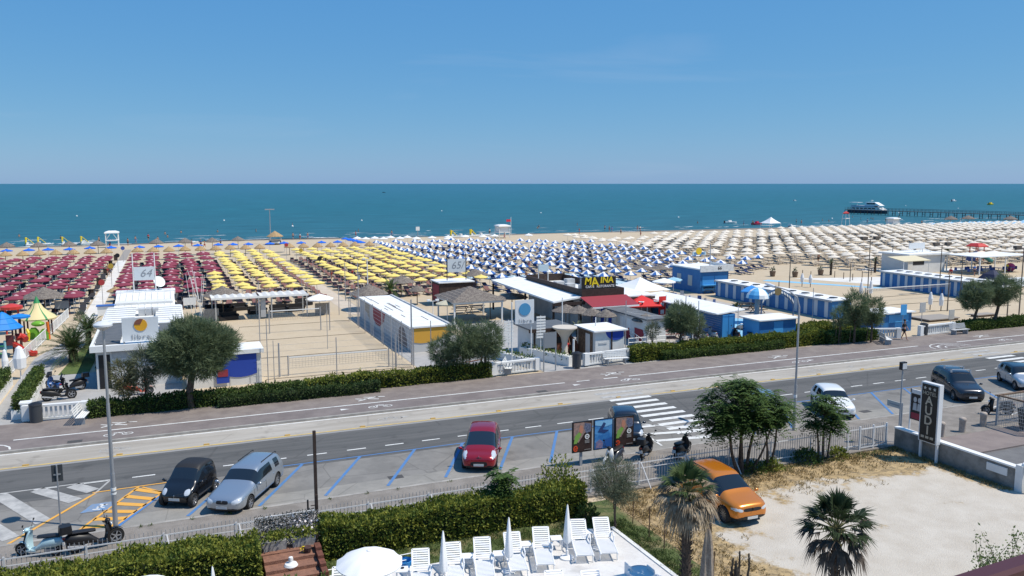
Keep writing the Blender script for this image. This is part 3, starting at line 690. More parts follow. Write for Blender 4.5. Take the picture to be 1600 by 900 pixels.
ailanthus(11.75,29.0,[(0,0,0,0,1.6,.03)],[(0,0,1.9,.35,.3,.5,12)],'feathery sapling sticking out of the hedge below the red car',LL=.5)
def bush(name,u,v,r,h,label,m,L=.14,n=900,cat='bush'):
    t = thing(name,label,cat,(u,v,0)); b = MB()
    for k in range(12):
        a = rng.uniform(0,6.28); limb(b,(0,0,0),(math.cos(a)*r*.7,math.sin(a)*r*.7,h*rng.uniform(.4,.8)),.015,.005,.1,3,4)
    b.build('stems',bark,t)
    d = rng.normal(0,1,(n,3)); d /= np.linalg.norm(d,axis=1)[:,None]; d[:,2] = np.abs(d[:,2]); q = rng.uniform(.5,1,n)[:,None]
    Pn = d * q * np.array([r,r,h]); quads('leaves',leafset(Pn,d+np.array([0,0,.4]),L,L*.5,.6),m,t); return t
bush('fence_weed',28.2,30.0,.75,.75,'dark leafy weeds left of the small tree trunks at the fence foot',ailleaf,n=700)
bush('fence_weed',30.2,29.95,.5,.55,'green leafy weeds right of the small tree trunks at the fence foot',hedgeleaf,n=420)
bush('fence_weed',26.0,29.9,.6,.5,'green leafy weeds at the fence between the two dark trees',hedgeleaf,n=420)
bush('fence_weed',25.0,30.0,.6,.5,'leafy weeds at the foot of the dense dark tree',hedgeleaf2,n=420)
bush('climbing_bush',14.6,29.7,1.1,2.3,'pale green leafy bush rising behind the olive tree by the scooters',hedgeleaf,n=1500)
bush('garden_bush',15.0,27.9,.5,.8,'dark shrub between the hedge and the olive tree',hedgeleaf2,n=500)
bush('potted_bush',*P(125,500),.55,1.1,'round yellowish bush on sand beside the white walkway',oliveleaf,n=420)
# thin branched shrub at the lower right corner
t = thing('thorny_shrub','sparse thorny green shrub at lower right by the balcony rail','shrub',(*P(1560,930),0)); b = MB(); V = []
for k in range(34):
    a = rng.uniform(0,6.28); e = Vector((math.cos(a)*rng.uniform(.3,1.35),math.sin(a)*rng.uniform(.3,.9),rng.uniform(.6,2.2)))
    pts = limb(b,(rng.uniform(-.2,.2),0,0),e,.018,.004,.2,4,4)
    for p in pts[1:]:
        for j in range(9): V.append(np.array(p)+rng.normal(0,.11,3))
b.build('twigs',bark,t); quads('leaves',leafset(np.array(V),np.tile([0,0,.5],(len(V),1)),.11,.06,.8),leafmat('pale_shrub_leaves',(.10,.15,.045),(.19,.23,.09),3),t)

def fan_palm(u,v,H,label,live,dead,r,lmat,dmat,trunk_r=.16,hang=1.0,spikes=True):
    t = thing('fan_palm',label,'palm tree',(u,v,0)); b = MB()
    b.tube([(0,0,-.05),(.03,0,H*.3),(-.02,0,H*.6),(0,0,H)],[trunk_r*1.25,trunk_r,trunk_r*.95,trunk_r*.85],10)
    if spikes:
        n = int(H*42)
        for k in range(n):
            z = H * k / n; a = k * 2.4; c, s = math.cos(a), math.sin(a)
            b.cyl((c*trunk_r*.8,s*trunk_r*.8,z),(c*(trunk_r+.09),s*(trunk_r+.09),z+.13),.035,.008,4)
    b.build('trunk',mat('palm_fibre',(.085,.06,.045),.95,col2=(.04,.03,.024),vs_=9),t)
    def fan(e0,a,el,pet,L,nb,Vs,B,spread=2.1,droopk=.35):
        d = Vector((math.cos(a)*math.cos(el),math.sin(a)*math.cos(el),math.sin(el)))
        e = Vector(e0) + d * pet + Vector((0,0,-.12*pet*pet))
        B.tube([e0,tuple(Vector(e0)+d*pet*.5+Vector((0,0,.02))),tuple(e)],[.022,.016,.01],4)
        side = d.cross(Vector((0,0,1)));
        if side.length < .05: side = Vector((1,0,0))
        side.normalize(); nrm = side.cross(d)
        for k in range(nb):
            ph = -spread / 2 + spread * k / (nb-1) + rng.normal(0,.03); ld = (d*math.cos(ph)+side*math.sin(ph)).normalized()
            ll = L * (1-.22*abs(ph)/(spread/2)) * rng.uniform(.82,1.08); wv = ld.cross(nrm).normalized() * .026
            m_ = e + ld * ll * .55 + Vector((0,0,-droopk*.12*ll)) + nrm * .03; tip = e + ld * ll + Vector((0,0,-droopk*ll*rng.uniform(.4,1.2)))
            Vs.append([tuple(e),tuple(m_+wv),tuple(tip),tuple(m_-wv)])
    Vl = []; Vd = []; B1 = MB()
    for k in range(live):
        a = k * 2.4 + rng.normal(0,.2); el = R(85) - R(75) * (k/live) ** .8; fan((0,0,H),a,el,r*rng.uniform(.42,.55),r*.58,26,Vl,B1,2.3,.12+.3*k/live)
    for k in range(dead):
        a = k * 2.4 + 1; el = R(34) - R(88) * (k/dead); fan((0,0,H-.05),a,el,r*rng.uniform(.38,.55)*hang,r*.45*hang,20,Vd,B1,1.8,.5+.5*k/dead)
    B1.build('leaf_stalks',mat('palm_stalk',(.16,.15,.06),.8),t)
    quads('crown',np.array(Vl),lmat,t); quads('dead_fronds',np.array(Vd),dmat,t); return t
fan_palm(14.92,21.0,3.72,'fan palm with drooping dry fronds in front of the orange car',15,46,1.15,palmleaf,deadleaf,.15,1.12)
fan_palm(*P(1300,975,0),3.05,'dark fan palm with hanging dead fronds in the gravel lot, bottom right',24,26,1.35,leafmat('dark_palm_leaves',(.022,.042,.018),(.05,.075,.03),2.5),darkdead,.13,1.0)
def feather_palm(u,v,H,label,n,L,lmat,tr=.28,name='date_palm',cat='palm tree',droop=.55,pairs=26):
    t = thing(name,label,cat,(u,v,0)); b = MB(); b.tube([(0,0,-.05),(0,0,H*.5),(0,0,H)],[tr*1.2,tr,tr*1.15],10)
    for k in range(int(30*H/1.0)):
        z = H * (k+1) / (30*H); a = k * 2.4; c, s = math.cos(a), math.sin(a); b.cyl((c*tr*.8,s*tr*.8,z),(c*(tr+.07),s*(tr+.07),z+.1),.05,.015,4)
    b.build('trunk',mat('palm_fibre',(.085,.06,.045),.95),t); V = []; B1 = MB()
    for k in range(n):
        a = k * 2.4; el = R(80) - R(78) * k / n; hd = Vector((math.cos(a),math.sin(a),0)); side = Vector((-hd.y,hd.x,0)); pts = []
        Lk = L * rng.uniform(.85,1.1)
        for q in range(pairs+1):
            s = q / pairs; x = Lk * (s*math.cos(el)+.12*s*s); z = Lk * (s*math.sin(el)-droop*s*s*(.35+math.cos(el)*.65)); p = Vector((hd.x*x,hd.y*x,H+z)); pts.append(p)
        B1.tube([tuple(pts[i]) for i in range(0,pairs+1,5)],[.02-.0028*i for i in range(len(range(0,pairs+1,5)))],4)
        for q in range(3,pairs+1):
            s = q / pairs; dd = (pts[q]-pts[q-1]).normalized()
            for sg in (-1,1):
                ll = .42 * math.sin(math.pi*min(.97,s*.85+.12)) ** .6 * (L/2.2); dr = (side*sg*.8+dd*.75+Vector((0,0,.25-.3*rng.random()))).normalized(); wv = dd * .034
                V.append([tuple(pts[q]),tuple(pts[q]+dr*ll*.5+wv),tuple(pts[q]+dr*ll),tuple(pts[q]+dr*ll*.5-wv)])
    B1.build('leaf_stalks',mat('palm_stalk',(.16,.15,.06),.8),t); quads('crown',np.array(V),lmat,t); return t
feather_palm(-7.1,69.6,.85,'large feathery date palm on the lawn by the white walkway',64,2.5,palmleaf,.30,droop=.42)
feather_palm(-6.55,76.4,1.1,'smaller date palm behind the big one, next to the beach building',40,2.0,palmleaf,.2,droop=.45)
feather_palm(*P(610,470),1.3,'palm with green fronds rising behind the long white cabins',24,1.8,leafmat('bright_palm_leaves',(.05,.10,.02),(.09,.15,.04),3),.15)
feather_palm(*P(1150,487),.5,'tiny palm beside the striped blue cabins',16,.8,palmleaf,.08)
feather_palm(*P(902,545),1.5,'thin palm beside the white mushroom shower',16,1.2,oliveleaf,.06)
for i, (px,py) in enumerate([(1256-10,430),(1321-40,430)]): pass
for i, (px,py,lab) in enumerate([(1298,430,'bare trunked small palm on the sand left of the striped blue cabins'),(1367,426,'small palm on the sand nearest the corner of the striped blue cabins')]):
    feather_palm(*P(px,py),1.9,lab,14,.9,oliveleaf,.13)
feather_palm(*P(1408,400),.6,'low palm left of the white raised signboard',20,1.3,palmleaf,.12)
feather_palm(*P(1480,400),1.0,'low palm between the white sign frame and the play tower',16,1.2,palmleaf,.12)
# ------------------------------------------------------------ cars
def paint(name,col,metallic=.3,rough=.28):
    return mat(name,col,rough,metallic,coat=.8,spec=.5)
def evalmesh(o):
    dg = bpy.context.evaluated_depsgraph_get(); dg.update()
    me = bpy.data.meshes.new_from_object(o.evaluated_get(dg)); return me
trimgrey = mat('dark_trim',(.03,.03,.032),.5)
def wheel_mesh(r,wd,spokes,rimm,arm=None):
    ty = MB(); ty.lathe([(r*.66,-wd/2),(r*.93,-wd/2),(r,-wd*.32),(r,wd*.32),(r*.93,wd/2),(r*.66,wd/2),(r*.66,-wd/2)],n=24,axis='y')
    rm = MB(); rm.lathe([(r*.67,-wd*.46),(r*.62,-wd*.46),(r*.60,-wd*.2),(r*.60,wd*.2),(r*.62,wd*.46),(r*.67,wd*.46)],n=24,axis='y')
    for sg in (-1,1):
        for k in range(spokes):
            a = 2 * math.pi * k / spokes; M = Matrix.Rotation(a,4,'Y')
            rm.box(r*.08,r*.64,sg*wd*.30-.012,sg*wd*.30+.012,-r*.065,r*.065,0,M)
        rm.lathe([(0.001,sg*wd*.36),(r*.17,sg*wd*.34),(r*.17,sg*wd*.2)],n=12,axis='y')
    rm.lathe([(0.001,0),(r*.58,0)],n=18,axis='y',mi=1)
    return ty, rm
def conform(bvh,pts,off,axis='x',sign=1,thick=.006):
    # lay a small outline (pts in the plane across the axis) on the body surface
    out = []
    for (a,b) in pts:
        if axis == 'x': o_ = Vector((sign*5,a,b)); d_ = Vector((-sign,0,0))
        elif axis == 'y': o_ = Vector((a,sign*3,b)); d_ = Vector((0,-sign,0))
        else: o_ = Vector((a,b,4)); d_ = Vector((0,0,-1))
        h = bvh.ray_cast(o_,d_)
        if h[0] is None: return None
        n = h[1] if h[1].dot(d_) < 0 else -h[1]
        out.append(h[0]+n*off)
    return out
def patch(bvh,cpt,sa,sb,m,name,parent,axis='x',sign=1,n=14,off=.008,rot=0,power=2.6,nrings=3):
    mb = MB(); rings = []
    for j in range(1,nrings+1):
        pts = []
        for i in range(n):
            t = 2 * math.pi * i / n; c, s = math.cos(t), math.sin(t)
            a = math.copysign(abs(c)**(2/power),c) * sa * j / nrings; b = math.copysign(abs(s)**(2/power),s) * sb * j / nrings
            pts.append((cpt[0]+a*math.cos(rot)-b*math.sin(rot),cpt[1]+a*math.sin(rot)+b*math.cos(rot)))
        r_ = conform(bvh,pts,off if j < nrings else off*.15,axis,sign)
        if r_ is None: return None
        rings.append(r_)
    c0 = conform(bvh,[cpt],off*1.3,axis,sign)
    if c0 is None: return None
    k = 0; mb.v = [tuple(c0[0])] + [tuple(p) for r_ in rings for p in r_]
    for i in range(n): mb.f.append((0,1+i,1+(i+1)%n)); mb.m.append(0)
    for j in range(nrings-1):
        for i in range(n): mb.f.append((1+j*n+i,1+(j+1)*n+i,1+(j+1)*n+(i+1)%n,1+j*n+(i+1)%n)); mb.m.append(0)
    return mb.build(name,m,parent,smooth=True,angle=80)
def car(name,label,loc,head,L,W,H,body,prof,wheels,wr,top=None,spokes=5,rimmat=None,rails=None,plate=True,roofbars=False,light_s=(.20,.10),light_z=None,light_y=.60,grille=(.38,.07,.52),lower=(.5,.09,.30),group=None,scoop=None,rear_wr=None):
    """prof: stations from tail to nose: (x, z_low, z_belt, z_top, half width, half width of the top, side zone, top zone) -- zones: b body, g glass, t top colour"""
    t = thing(name,label,'car',(loc[0],loc[1],.012),R(head),group)
    mats = [body,glass,top or body,black]
    idx = {'b': 0,'g': 1,'t': 2,'k': 3}
    rings = []; 
    for (x,zl,zb,zt,hw,tw,sz,tz) in prof:
        zm = zl + (zb-zl) * .5
        half = [(0,zl),(hw*.86,zl),(hw*.97,zl+.10),(hw*1.0,zm),(hw*.965,zb),(tw,zt-(zt-zb)*.12-.015),(tw*.86,zt),(0,zt+.025)]
        rings.append([(x,y,z) for y,z in half]+[(x,-y,z) for y,z in reversed(half[1:-1])])
    mb = MB(); mb.loft(rings); n = len(rings[0])
    k = 0
    for j in range(len(rings)-1):
        sz, tz = prof[j+1][6], prof[j+1][7]
        for i in range(n):
            if i in (4,n-5): mb.m[k] = idx[sz]
            elif i in (5,6,n-6,n-7): mb.m[k] = idx[tz]
            elif i in (0,1,n-1,n-2): mb.m[k] = 3
            k += 1
    tmp = mb.build('shell',mats)
    ss = tmp.modifiers.new('s','SUBSURF'); ss.levels = 2
    cut = MB()
    for wx in wheels:
        for sg in (-1,1):
            cut.lathe([(.001,W/2-.26),(wr*1.16,W/2-.26),(wr*1.16,W/2+.2),(.001,W/2+.2)] if sg > 0 else [(.001,-W/2-.2),(wr*1.16,-W/2-.2),(wr*1.16,-W/2+.26),(.001,-W/2+.26)],(wx,0,wr),20,3,axis='y')
    bm_ = MB(); bm_.v = cut.v; bm_.f = cut.f; bm_.m = [3] * len(cut.f)
    co = bm_.build('cutter',mats)
    for me_ in (co.data,):
        import bmesh
        bb = bmesh.new(); bb.from_mesh(me_); bmesh.ops.remove_doubles(bb,verts=bb.verts,dist=.0015); bmesh.ops.recalc_face_normals(bb,faces=bb.faces); bb.to_mesh(me_); bb.free()
    bb = bmesh.new(); bb.from_mesh(tmp.data); bmesh.ops.recalc_face_normals(bb,faces=bb.faces); bb.to_mesh(tmp.data); bb.free()
    bo = tmp.modifiers.new('b','BOOLEAN'); bo.operation = 'DIFFERENCE'; bo.object = co; bo.solver = 'EXACT'
    me = evalmesh(tmp)
    bvh = BVHTree.FromPolygons([v.co for v in me.vertices],[tuple(p.vertices) for p in me.polygons])
    # split by zone into parts
    groups = {}
    for p in me.polygons:
        key = p.material_index; c = p.center
        if key == 1:
            if abs(p.normal.y) > .62: key = 'side_window_l' if c.y > 0 else 'side_window_r'
            elif c.x > 0: key = 'windshield'
            else: key = 'rear_window'
        groups.setdefault(key,[]).append(tuple(p.vertices))
    names = {0: ('body',body),2: ('roof',top or body),3: ('underbody',black),'side_window_l': ('side_window',glass),'side_window_r': ('side_window',glass),'windshield': ('windshield',glass),'rear_window': ('rear_window',glass)}
    for key, fs in groups.items():
        used = sorted({i for f in fs for i in f}); mp = {a: b for b,a in enumerate(used)}
        q = MB(); q.add([me.vertices[i].co for i in used],[tuple(mp[i] for i in f) for f in fs]); q.build(names[key][0],names[key][1],t,smooth=True,angle=42)
    for o in (tmp,co): bpy.data.objects.remove(o)
    # wheels
    rimmat = rimmat or mat('alloy_rim',(.45,.46,.48),.3,.8)
    for wx in wheels:
        for sg in (-1,1):
            ty, rm = wheel_mesh(wr,.19,spokes,rimmat)
            wo_ = ty.build('wheel',rubber,t,smooth=True); wo_.location = (wx,sg*(W/2-.115),wr)
            rm.build('rim',[rimmat,black],wo_,smooth=True)
    hl = L / 2
    lz = light_z or .66
    for sg in (-1,1):
        hp = patch(bvh,(sg*W*light_y/2*1.0,lz),light_s[0],light_s[1],lens,'headlight',t,'x',1,rot=sg*.18)
        patch(bvh,(sg*W*.40,prof[0][2]*.86),.07,.15,redlens,'tail_light',t,'x',-1)
        mm = MB(); mx_ = prof[0][0]
        # door mirror
        cw = next(p for p in reversed(prof) if p[6] == 'g'); mx = cw[0] - .12
        mm.ell((mx,sg*(W/2+.085),cw[2]+.07),(.06,.10,.07)); mm.cyl((mx,sg*(W/2-.08),cw[2]+.0),(mx,sg*(W/2+.05),cw[2]+.05),.022)
        mm.build('door_mirror',body if body is not white else black,t,smooth=True)
        for hx in (-.05,) if L < 3 else (.02,-.95):
            hpt = conform(bvh,[(hx,prof[len(prof) // 2][2]-.13)],.012,'y',sg)
            if hpt: MB().ell(tuple(hpt[0]),(.09,.018,.02)).build('door_handle',body,t,smooth=True)
            # panel gap behind each door
        for gx in ((.55,-.62) if L < 3 else (.95*L/4.3,-.12,-1.05*L/4.3)):
            pts = conform(bvh,[(gx,z) for z in (.32,.45,.6,.75)],.003,'y',sg)
            if pts:
                g_ = MB()
                for a, b_ in zip(pts,pts[1:]): g_.cyl(a,b_,.007,n=4)
                g_.build('door_gap',black,t)
    patch(bvh,(0,grille[2]),grille[0],grille[1],black,'grille',t,'x',1,power=4)
    patch(bvh,(0,lower[2]),lower[0],lower[1],black,'lower_air_intake',t,'x',1,power=4)
    bd = conform(bvh,[(0,grille[2]+.03)],.02,'x',1)
    if bd: MB().lathe([(.001,.012),(.045,.01),(.055,0)],(bd[0].x,0,bd[0].z),12,axis='y').build('badge',chrome,t)
    if bd: t.children if False else None
    for nm, xs, sg in (('number_plate',hl,1),('number_plate',-hl,-1)):
        pp = conform(bvh,[(0,.40 if sg > 0 else .55)],.015,'x',sg)
        if pp and plate:
            x = pp[0].x + .012 * sg; q = MB().box(min(x,x+.012*sg),max(x,x+.012*sg),-.24,.24,pp[0].z-.055,pp[0].z+.055)
            q.build(nm,mat('plate_white',(.62,.62,.60),.5),t)
    # wipers and interior hint
    if rails:
        for sg in (-1,1):
            MB().tube([(rails[0],sg*rails[2],rails[3]-.03),(rails[0]-.08,sg*rails[2],rails[3]+.05),(rails[1]+.08,sg*rails[2],rails[3]+.05),(rails[1],sg*rails[2],rails[3]-.02)],.018,6).build('roof_rail',rails[4],t)
    if roofbars:
        for bx in (.35,-.65):
            MB().box(bx-.04,bx+.04,-.62,.62,H+.09,H+.12).box(bx-.05,bx+.05,-.62,-.54,H-.08,H+.12).box(bx-.05,bx+.05,.54,.62,H-.08,H+.12).build('roof_bar',mat('aluminium_bar',(.7,.71,.72),.35,.5),t)
    return t
def stdprof(L,W,H,hood_z=.86,belt=.92,cowl=.32,roof_f=-.02,roof_r=-.33,tail=None,deck=.95,tw=.60,rake=0,boot=None,nose=.16,topz='t',zl=.20,wag=0):
    """generic hatchback profile, x fractions of half length"""
    h = L / 2; w2 = W / 2
    X = lambda f: f * h
    pr = [(X(-.985),.42,.80,.84,w2*.72,w2*.62,'b','b'),
          (X(-.97),zl+.06,belt-.03,belt+.02,w2*.88,w2*.74,'b','b'),
          (X(-.93),zl,belt,belt+.10,w2*.95,w2*tw*1.36,'b','b'),
          (X(roof_r-.34+wag),zl,belt,H-.10,w2,w2*tw*1.28,'b','g'),
          (X(roof_r-.24+wag),zl,belt,H-.03,w2,w2*tw*1.24,'b',topz),
          (X(roof_r+.02),zl,belt,H,w2,w2*tw*1.24,'g',topz),
          (X(roof_r+.06),zl,belt,H,w2,w2*tw*1.24,'b',topz),
          (X(roof_f-.02),zl,belt-.01,H-.01,w2,w2*tw*1.22,'g',topz),
          (X(roof_f+.08),zl,belt-.02,H-.05,w2,w2*tw*1.2,'g',topz),
          (X(cowl),zl,belt-.06,hood_z+.06,w2*.99,w2*.74,'g','g'),
          (X(cowl+.05),zl,belt-.08,hood_z+.02,w2*.985,w2*.78,'b','b'),
          (X(.72),zl,hood_z-.12,hood_z-.05,w2*.96,w2*.74,'b','b'),
          (X(.89),zl,hood_z-.20,hood_z-.11,w2*.91,w2*.70,'b','b'),
          (X(.965),zl+.02,hood_z-.30,hood_z-.19,w2*.80,w2*.62,'b','b'),
          (X(.995),zl+.08,hood_z-.42,hood_z-.32,w2*.64,w2*.50,'b','b')]
    return pr
# small black two-seater
h = 1.25
smart = [(-1.22,.45,.85,.90,.52,.45,'b','b'),(-1.19,.25,.95,1.05,.66,.58,'b','b'),(-1.08,.2,1.0,1.42,.73,.60,'b','g'),(-.92,.2,1.0,1.50,.75,.59,'b','t'),(-.5,.2,1.0,1.54,.75,.59,'g','t'),(-.1,.2,.98,1.53,.75,.58,'g','t'),(.12,.2,.96,1.47,.75,.57,'g','t'),
         (.62,.2,.88,.98,.74,.58,'g','g'),(.72,.2,.84,.90,.74,.60,'b','b'),(.98,.2,.70,.78,.71,.56,'b','b'),(1.16,.22,.56,.62,.62,.48,'b','b'),(1.23,.30,.46,.50,.48,.38,'b','b')]
car('city_car','tiny black two-seat city car parked next to the orange hatched bay',(.33,36.8),-120,2.5,1.52,1.54,paint('black_car_paint',(.010,.010,.012),.1,.22),smart,(.90,-.92),.29,top=mat('black_fabric_roof',(.02,.02,.022),.6),spokes=6,light_s=(.11,.11),light_z=.66,light_y=.66,grille=(.30,.035,.50),lower=(.42,.06,.33))
silver = paint('silver_blue_paint',(.42,.46,.50),.7,.3)
pr = stdprof(4.54,1.74,1.44,.90,.90,.38,.0,-.52,tw=.60,wag=0)
car('estate_car','silver grey estate car with black roof rails parked beside the tiny black car',(2.62,36.0),-120,4.54,1.74,1.44,silver,pr,(1.38,-1.33),.315,spokes=7,rails=(-.35,-1.95,.53,1.385,black),light_s=(.20,.10),light_z=.62,light_y=.68,grille=(.26,.075,.60),lower=(.55,.05,.30))
pr = stdprof(3.95,1.73,1.52,.92,.93,.63,-.24,-.55,tw=.62)
car('hatchback','shiny red hatchback parked alone in the blue-lined bays, facing the fence',(13.75,36.55),-115,3.95,1.73,1.52,paint('red_car_paint',(.30,.008,.018),.35,.25),pr,(1.24,-1.22),.31,spokes=6,light_s=(.12,.15),light_z=.78,light_y=.80,grille=(.14,.02,.72),lower=(.40,.11,.44))
pr = stdprof(3.55,1.63,1.48,.90,.95,.42,.12,-.34,tw=.62)
car('hatchback','dark blue small car standing behind the three advertising panels',(22.15,37.0),-112,3.55,1.63,1.48,paint('midnight_blue_paint',(.016,.024,.042),.3,.25),pr,(1.15,-1.13),.29,spokes=5,light_s=(.12,.12),light_z=.68,light_y=.74)
pr = stdprof(3.97,1.74,1.43,.92,.90,.44,.02,-.42,tw=.60)
car('hatchback','white compact car parked behind the small leafy tree, left of the dark family car',(36.15,36.55),-117,3.97,1.74,1.43,paint('white_car_paint',(.74,.74,.73),0,.3),pr,(1.22,-1.25),.31,spokes=5,light_s=(.20,.08),light_z=.62,light_y=.72,grille=(.30,.12,.50),lower=(.45,.05,.28))
pr = stdprof(4.46,1.79,1.62,1.0,.98,.50,.10,-.50,tw=.62)
car('family_car','dark grey family car with silver roof bars parked beyond the hotel sign',(46.35,36.35),-118,4.46,1.79,1.62,paint('dark_grey_paint',(.035,.038,.048),.5,.25),pr,(1.42,-1.35),.32,spokes=5,roofbars=True,light_s=(.24,.08),light_z=.72,light_y=.74,grille=(.45,.05,.60),lower=(.50,.09,.36))
pr = stdprof(3.72,1.69,1.42,.94,.93,.46,.16,-.44,tw=.64)
car('hatchback','silver small car with black roof at the right picture edge',(52.3,36.4),-122,3.72,1.69,1.42,paint('pale_silver_paint',(.50,.53,.56),.6,.3),pr,(1.22,-1.24),.30,top=paint('black_car_paint',(.01,.01,.012)),spokes=6,light_s=(.12,.12),light_z=.72,light_y=.72,grille=(.32,.06,.58),lower=(.42,.06,.33))
pr = stdprof(4.1,1.75,1.46,.90,.92,.36,.05,-.42,tw=.60)
car('hatchback','pale blue grey car parked almost entirely hidden behind the dense dark tree',(31.35,36.85),-118,4.1,1.75,1.46,paint('grey_blue_paint',(.30,.36,.42),.6,.3),pr,(1.25,-1.25),.31)
pr = stdprof(4.15,1.78,1.66,1.06,1.02,.54,.02,-.46,tw=.61,zl=.28)
car('compact_suv','orange compact suv with black lower trim parked on the gravel lot behind the fan palm',(20.85,26.95),-92,4.15,1.78,1.66,paint('orange_car_paint',(.62,.20,.015),.35,.25),pr,(1.32,-1.24),.35,spokes=10,rimmat=mat('dark_alloy_rim',(.25,.25,.26),.35,.8),rails=(-.25,-1.6,.56,1.58,black),light_s=(.22,.065),light_z=.74,light_y=.72,grille=(.42,.07,.72),lower=(.66,.09,.38))

# ------------------------------------------------------------ scooters and motorcycles
def scooter(label,loc,head,body,seatm=black,case=None,screen=False,big=0,retro=False,cat='scooter',shield=None,mirrors=True,group=None,legm=None):
    t = thing('scooter' if cat == 'scooter' else 'motorcycle',label,cat,(loc[0],loc[1],loc[2] if len(loc) > 2 else .10),R(head),group)
    s = 1 + .12 * big; r = .24 if retro else (.27+.03*big)
    for wx in (.62*s,-.60*s):
        ty, rm = wheel_mesh(r,.11,5,metal); o = ty.build('wheel',rubber,t,smooth=True); o.location = (wx,0,r); rm.build('rim',[metal,black],o,smooth=True)
    fm = shield or body
    b = MB()     # rear body: loft
    rings = []
    for x, zl, zh, hw in [(-.92*s,.52,.66,.06),(-.80*s,.40,.74,.15),(-.5*s,.30,.74,.19+.02*big),(-.2*s,.26,.66,.18),(.0,.22,.44,.16),(.12*s,.20,.32,.15)]:
        rings.append([(x,hw*math.cos(a)**1,(zl+zh)/2+(zh-zl)/2*math.sin(a)) for a in [2*math.pi*i/10 for i in range(10)]])
    b.loft(rings); b.box(.05,.40*s,-.17,.17,.20,.27); b.build('rear_body',body,t,smooth=True,angle=50)
    b = MB(); b.tube([(.62*s,0,r),(.50*s,0,.62),(.40*s,0,.98)],.035,8); b.build('steering_column',black,t)
    rings = [[(x+.03*abs(i-3)*-1,(i-3)/3*hw,z) for i in range(7)]+[(x-.05+.03*abs(i-3)*-1,(i-3)/3*hw,z) for i in reversed(range(7))] for x,z,hw in [(.40*s,.24,.12),(.46*s,.42,.20),(.47*s,.62,.21),(.42*s,.82,.16),(.36*s,.95,.08)]]
    b = MB(); b.loft(rings); b.build('front_shield',fm,t,smooth=True,angle=60)
    b = MB()     # front fender
    b.loft([[(.62*s+(r+.04)*math.cos(a)*1.0,y,r+(r+.05)*math.sin(a)) for y in (-.07,-.04,0,.04,.07)] for a in [R(x) for x in (10,40,70,100,130,155)]],closed=False,caps=False); b.build('front_fender',fm,t,smooth=True,angle=80)
    b = MB(); b.loft([[(x,y*hw,z+dz*.02) for y,dz in ((-1,0),(-.6,1.5),(0,2),(.6,1.5),(1,0),(.7,-3),(-.7,-3))] for x,z,hw in [(-.80*s,.80,.10),(-.6*s,.80,.16),(-.3*s,.77,.17),(-.05*s,.74,.13),(.02,.73,.08)]]); b.build('seat',seatm,t,smooth=True,angle=60)
    b = MB(); b.tube([(.33*s,-.33,.98),(.39*s,-.16,1.0),(.40*s,0,.97),(.39*s,.16,1.0),(.33*s,.33,.98)],.018,6); b.ell((.40*s,0,.97),(.10,.12,.08)); b.build('handlebar',fm if retro else black,t,smooth=True)
    MB().ell((.50*s,0,.93 if retro else .80),(.04,.08,.07)).build('headlight',lens,t,smooth=True)
    if mirrors:
        for sg in (-1,1):
            MB().cyl((.36*s,sg*.2,.99),(.33*s,sg*.33,1.22),.008,n=5).ell((.33*s,sg*.34,1.25),(.015,.06,.045)).build('mirror',black,t,smooth=True)
    b = MB(); b.box(-.62*s,-.25*s,.06,.13,.18,.30); b.cyl((-.35*s,-.15,.22),(-.85*s,-.17,.34),.045,.055,8); b.build('exhaust',metal,t)
    b = MB(); b.tube([(-.1,.10,.2),(-.12,.2,.01)],.015,5); b.build('side_stand',black,t)
    if screen:
        MB().loft([[(x,y*hw,z) for y in (-1,-.5,0,.5,1)] for x,z,hw in [(.50*s,.85,.16),(.44*s,1.05,.19),(.36*s,1.28,.14)]],closed=False,caps=False).build('windscreen',mat('tinted_screen',(.10,.11,.13),.1,spec=.7),t,smooth=True,angle=80)
    if case:
        b = MB(); b.loft([[(-.86*s+x*.21,y*.21,z) for x,y in ((-1,-.7),(-.7,-1),(.7,-1),(1,-.7),(1,.7),(.7,1),(-.7,1),(-1,.7))] for z in (.84,.90)]+[[(-.86*s+x*.19,y*.19,1.12) for x,y in ((-1,-.7),(-.7,-1),(.7,-1),(1,-.7),(1,.7),(.7,1),(-.7,1),(-1,.7))]]); b.build('top_case',case,t,smooth=True,angle=30)
    MB().box(-.93*s,-.88*s,-.06,.06,.60,.68).build('tail_light',redlens,t)
    MB().box(-.97*s,-.94*s,-.09,.09,.40,.54).build('number_plate',mat('plate_white',(.62,.62,.60),.5),t)
    return t
lb = paint('pale_blue_enamel',(.42,.58,.62),0,.3)
def at(px,py,z=.1): u, v = P(px,py,z); return (u,v,z)
scooter('pale blue retro scooter with black seat at the lower left corner',(*P(62,868,.1),.1),157,lb,retro=True)
scooter('black scooter with top case parked against the left lamp post',(*P(150,856,.1),.1),15,black,case=black,big=1)
scooter('white fronted dark scooter parked under the advertising panels',(*P(958,727,.1),.1),-150,paint('dark_blue_enamel',(.03,.035,.05),0),shield=white)
scooter('black scooter with rear case seen from behind, left one of two by the fence',(*P(1010,712,.1),.1),40,black,case=black)
scooter('black scooter standing side-on by the fence, right one of two',(*P(1066,712,.1),.1),30,black)
scooter('black scooter on the plaza near the stone bollards',(*P(1558,648,.09),.09),150,black)
scooter('red retro scooter on the paved court behind the hedge and tamarisk',(*P(218,617,.0),.012),4,paint('coral_red_enamel',(.62,.09,.04),0),retro=True,seatm=mat('brown_seat',(.12,.05,.03),.6),legm=white)
scooter('dark scooter in the shade of the left beach building',(*P(168,583,0),.01),150,black)
MG = None
scooter('motorcycle with blue cover nearest the white planter wall',(*P(84,612,0),.01),120,paint('blue_enamel',(.03,.11,.32),0),big=1,screen=True,cat='motorcycle')
scooter('big black scooter in front of the other motorcycles behind the balustrade',(*P(93,625,0),.01),10,black,big=1,screen=True,cat='motorcycle')
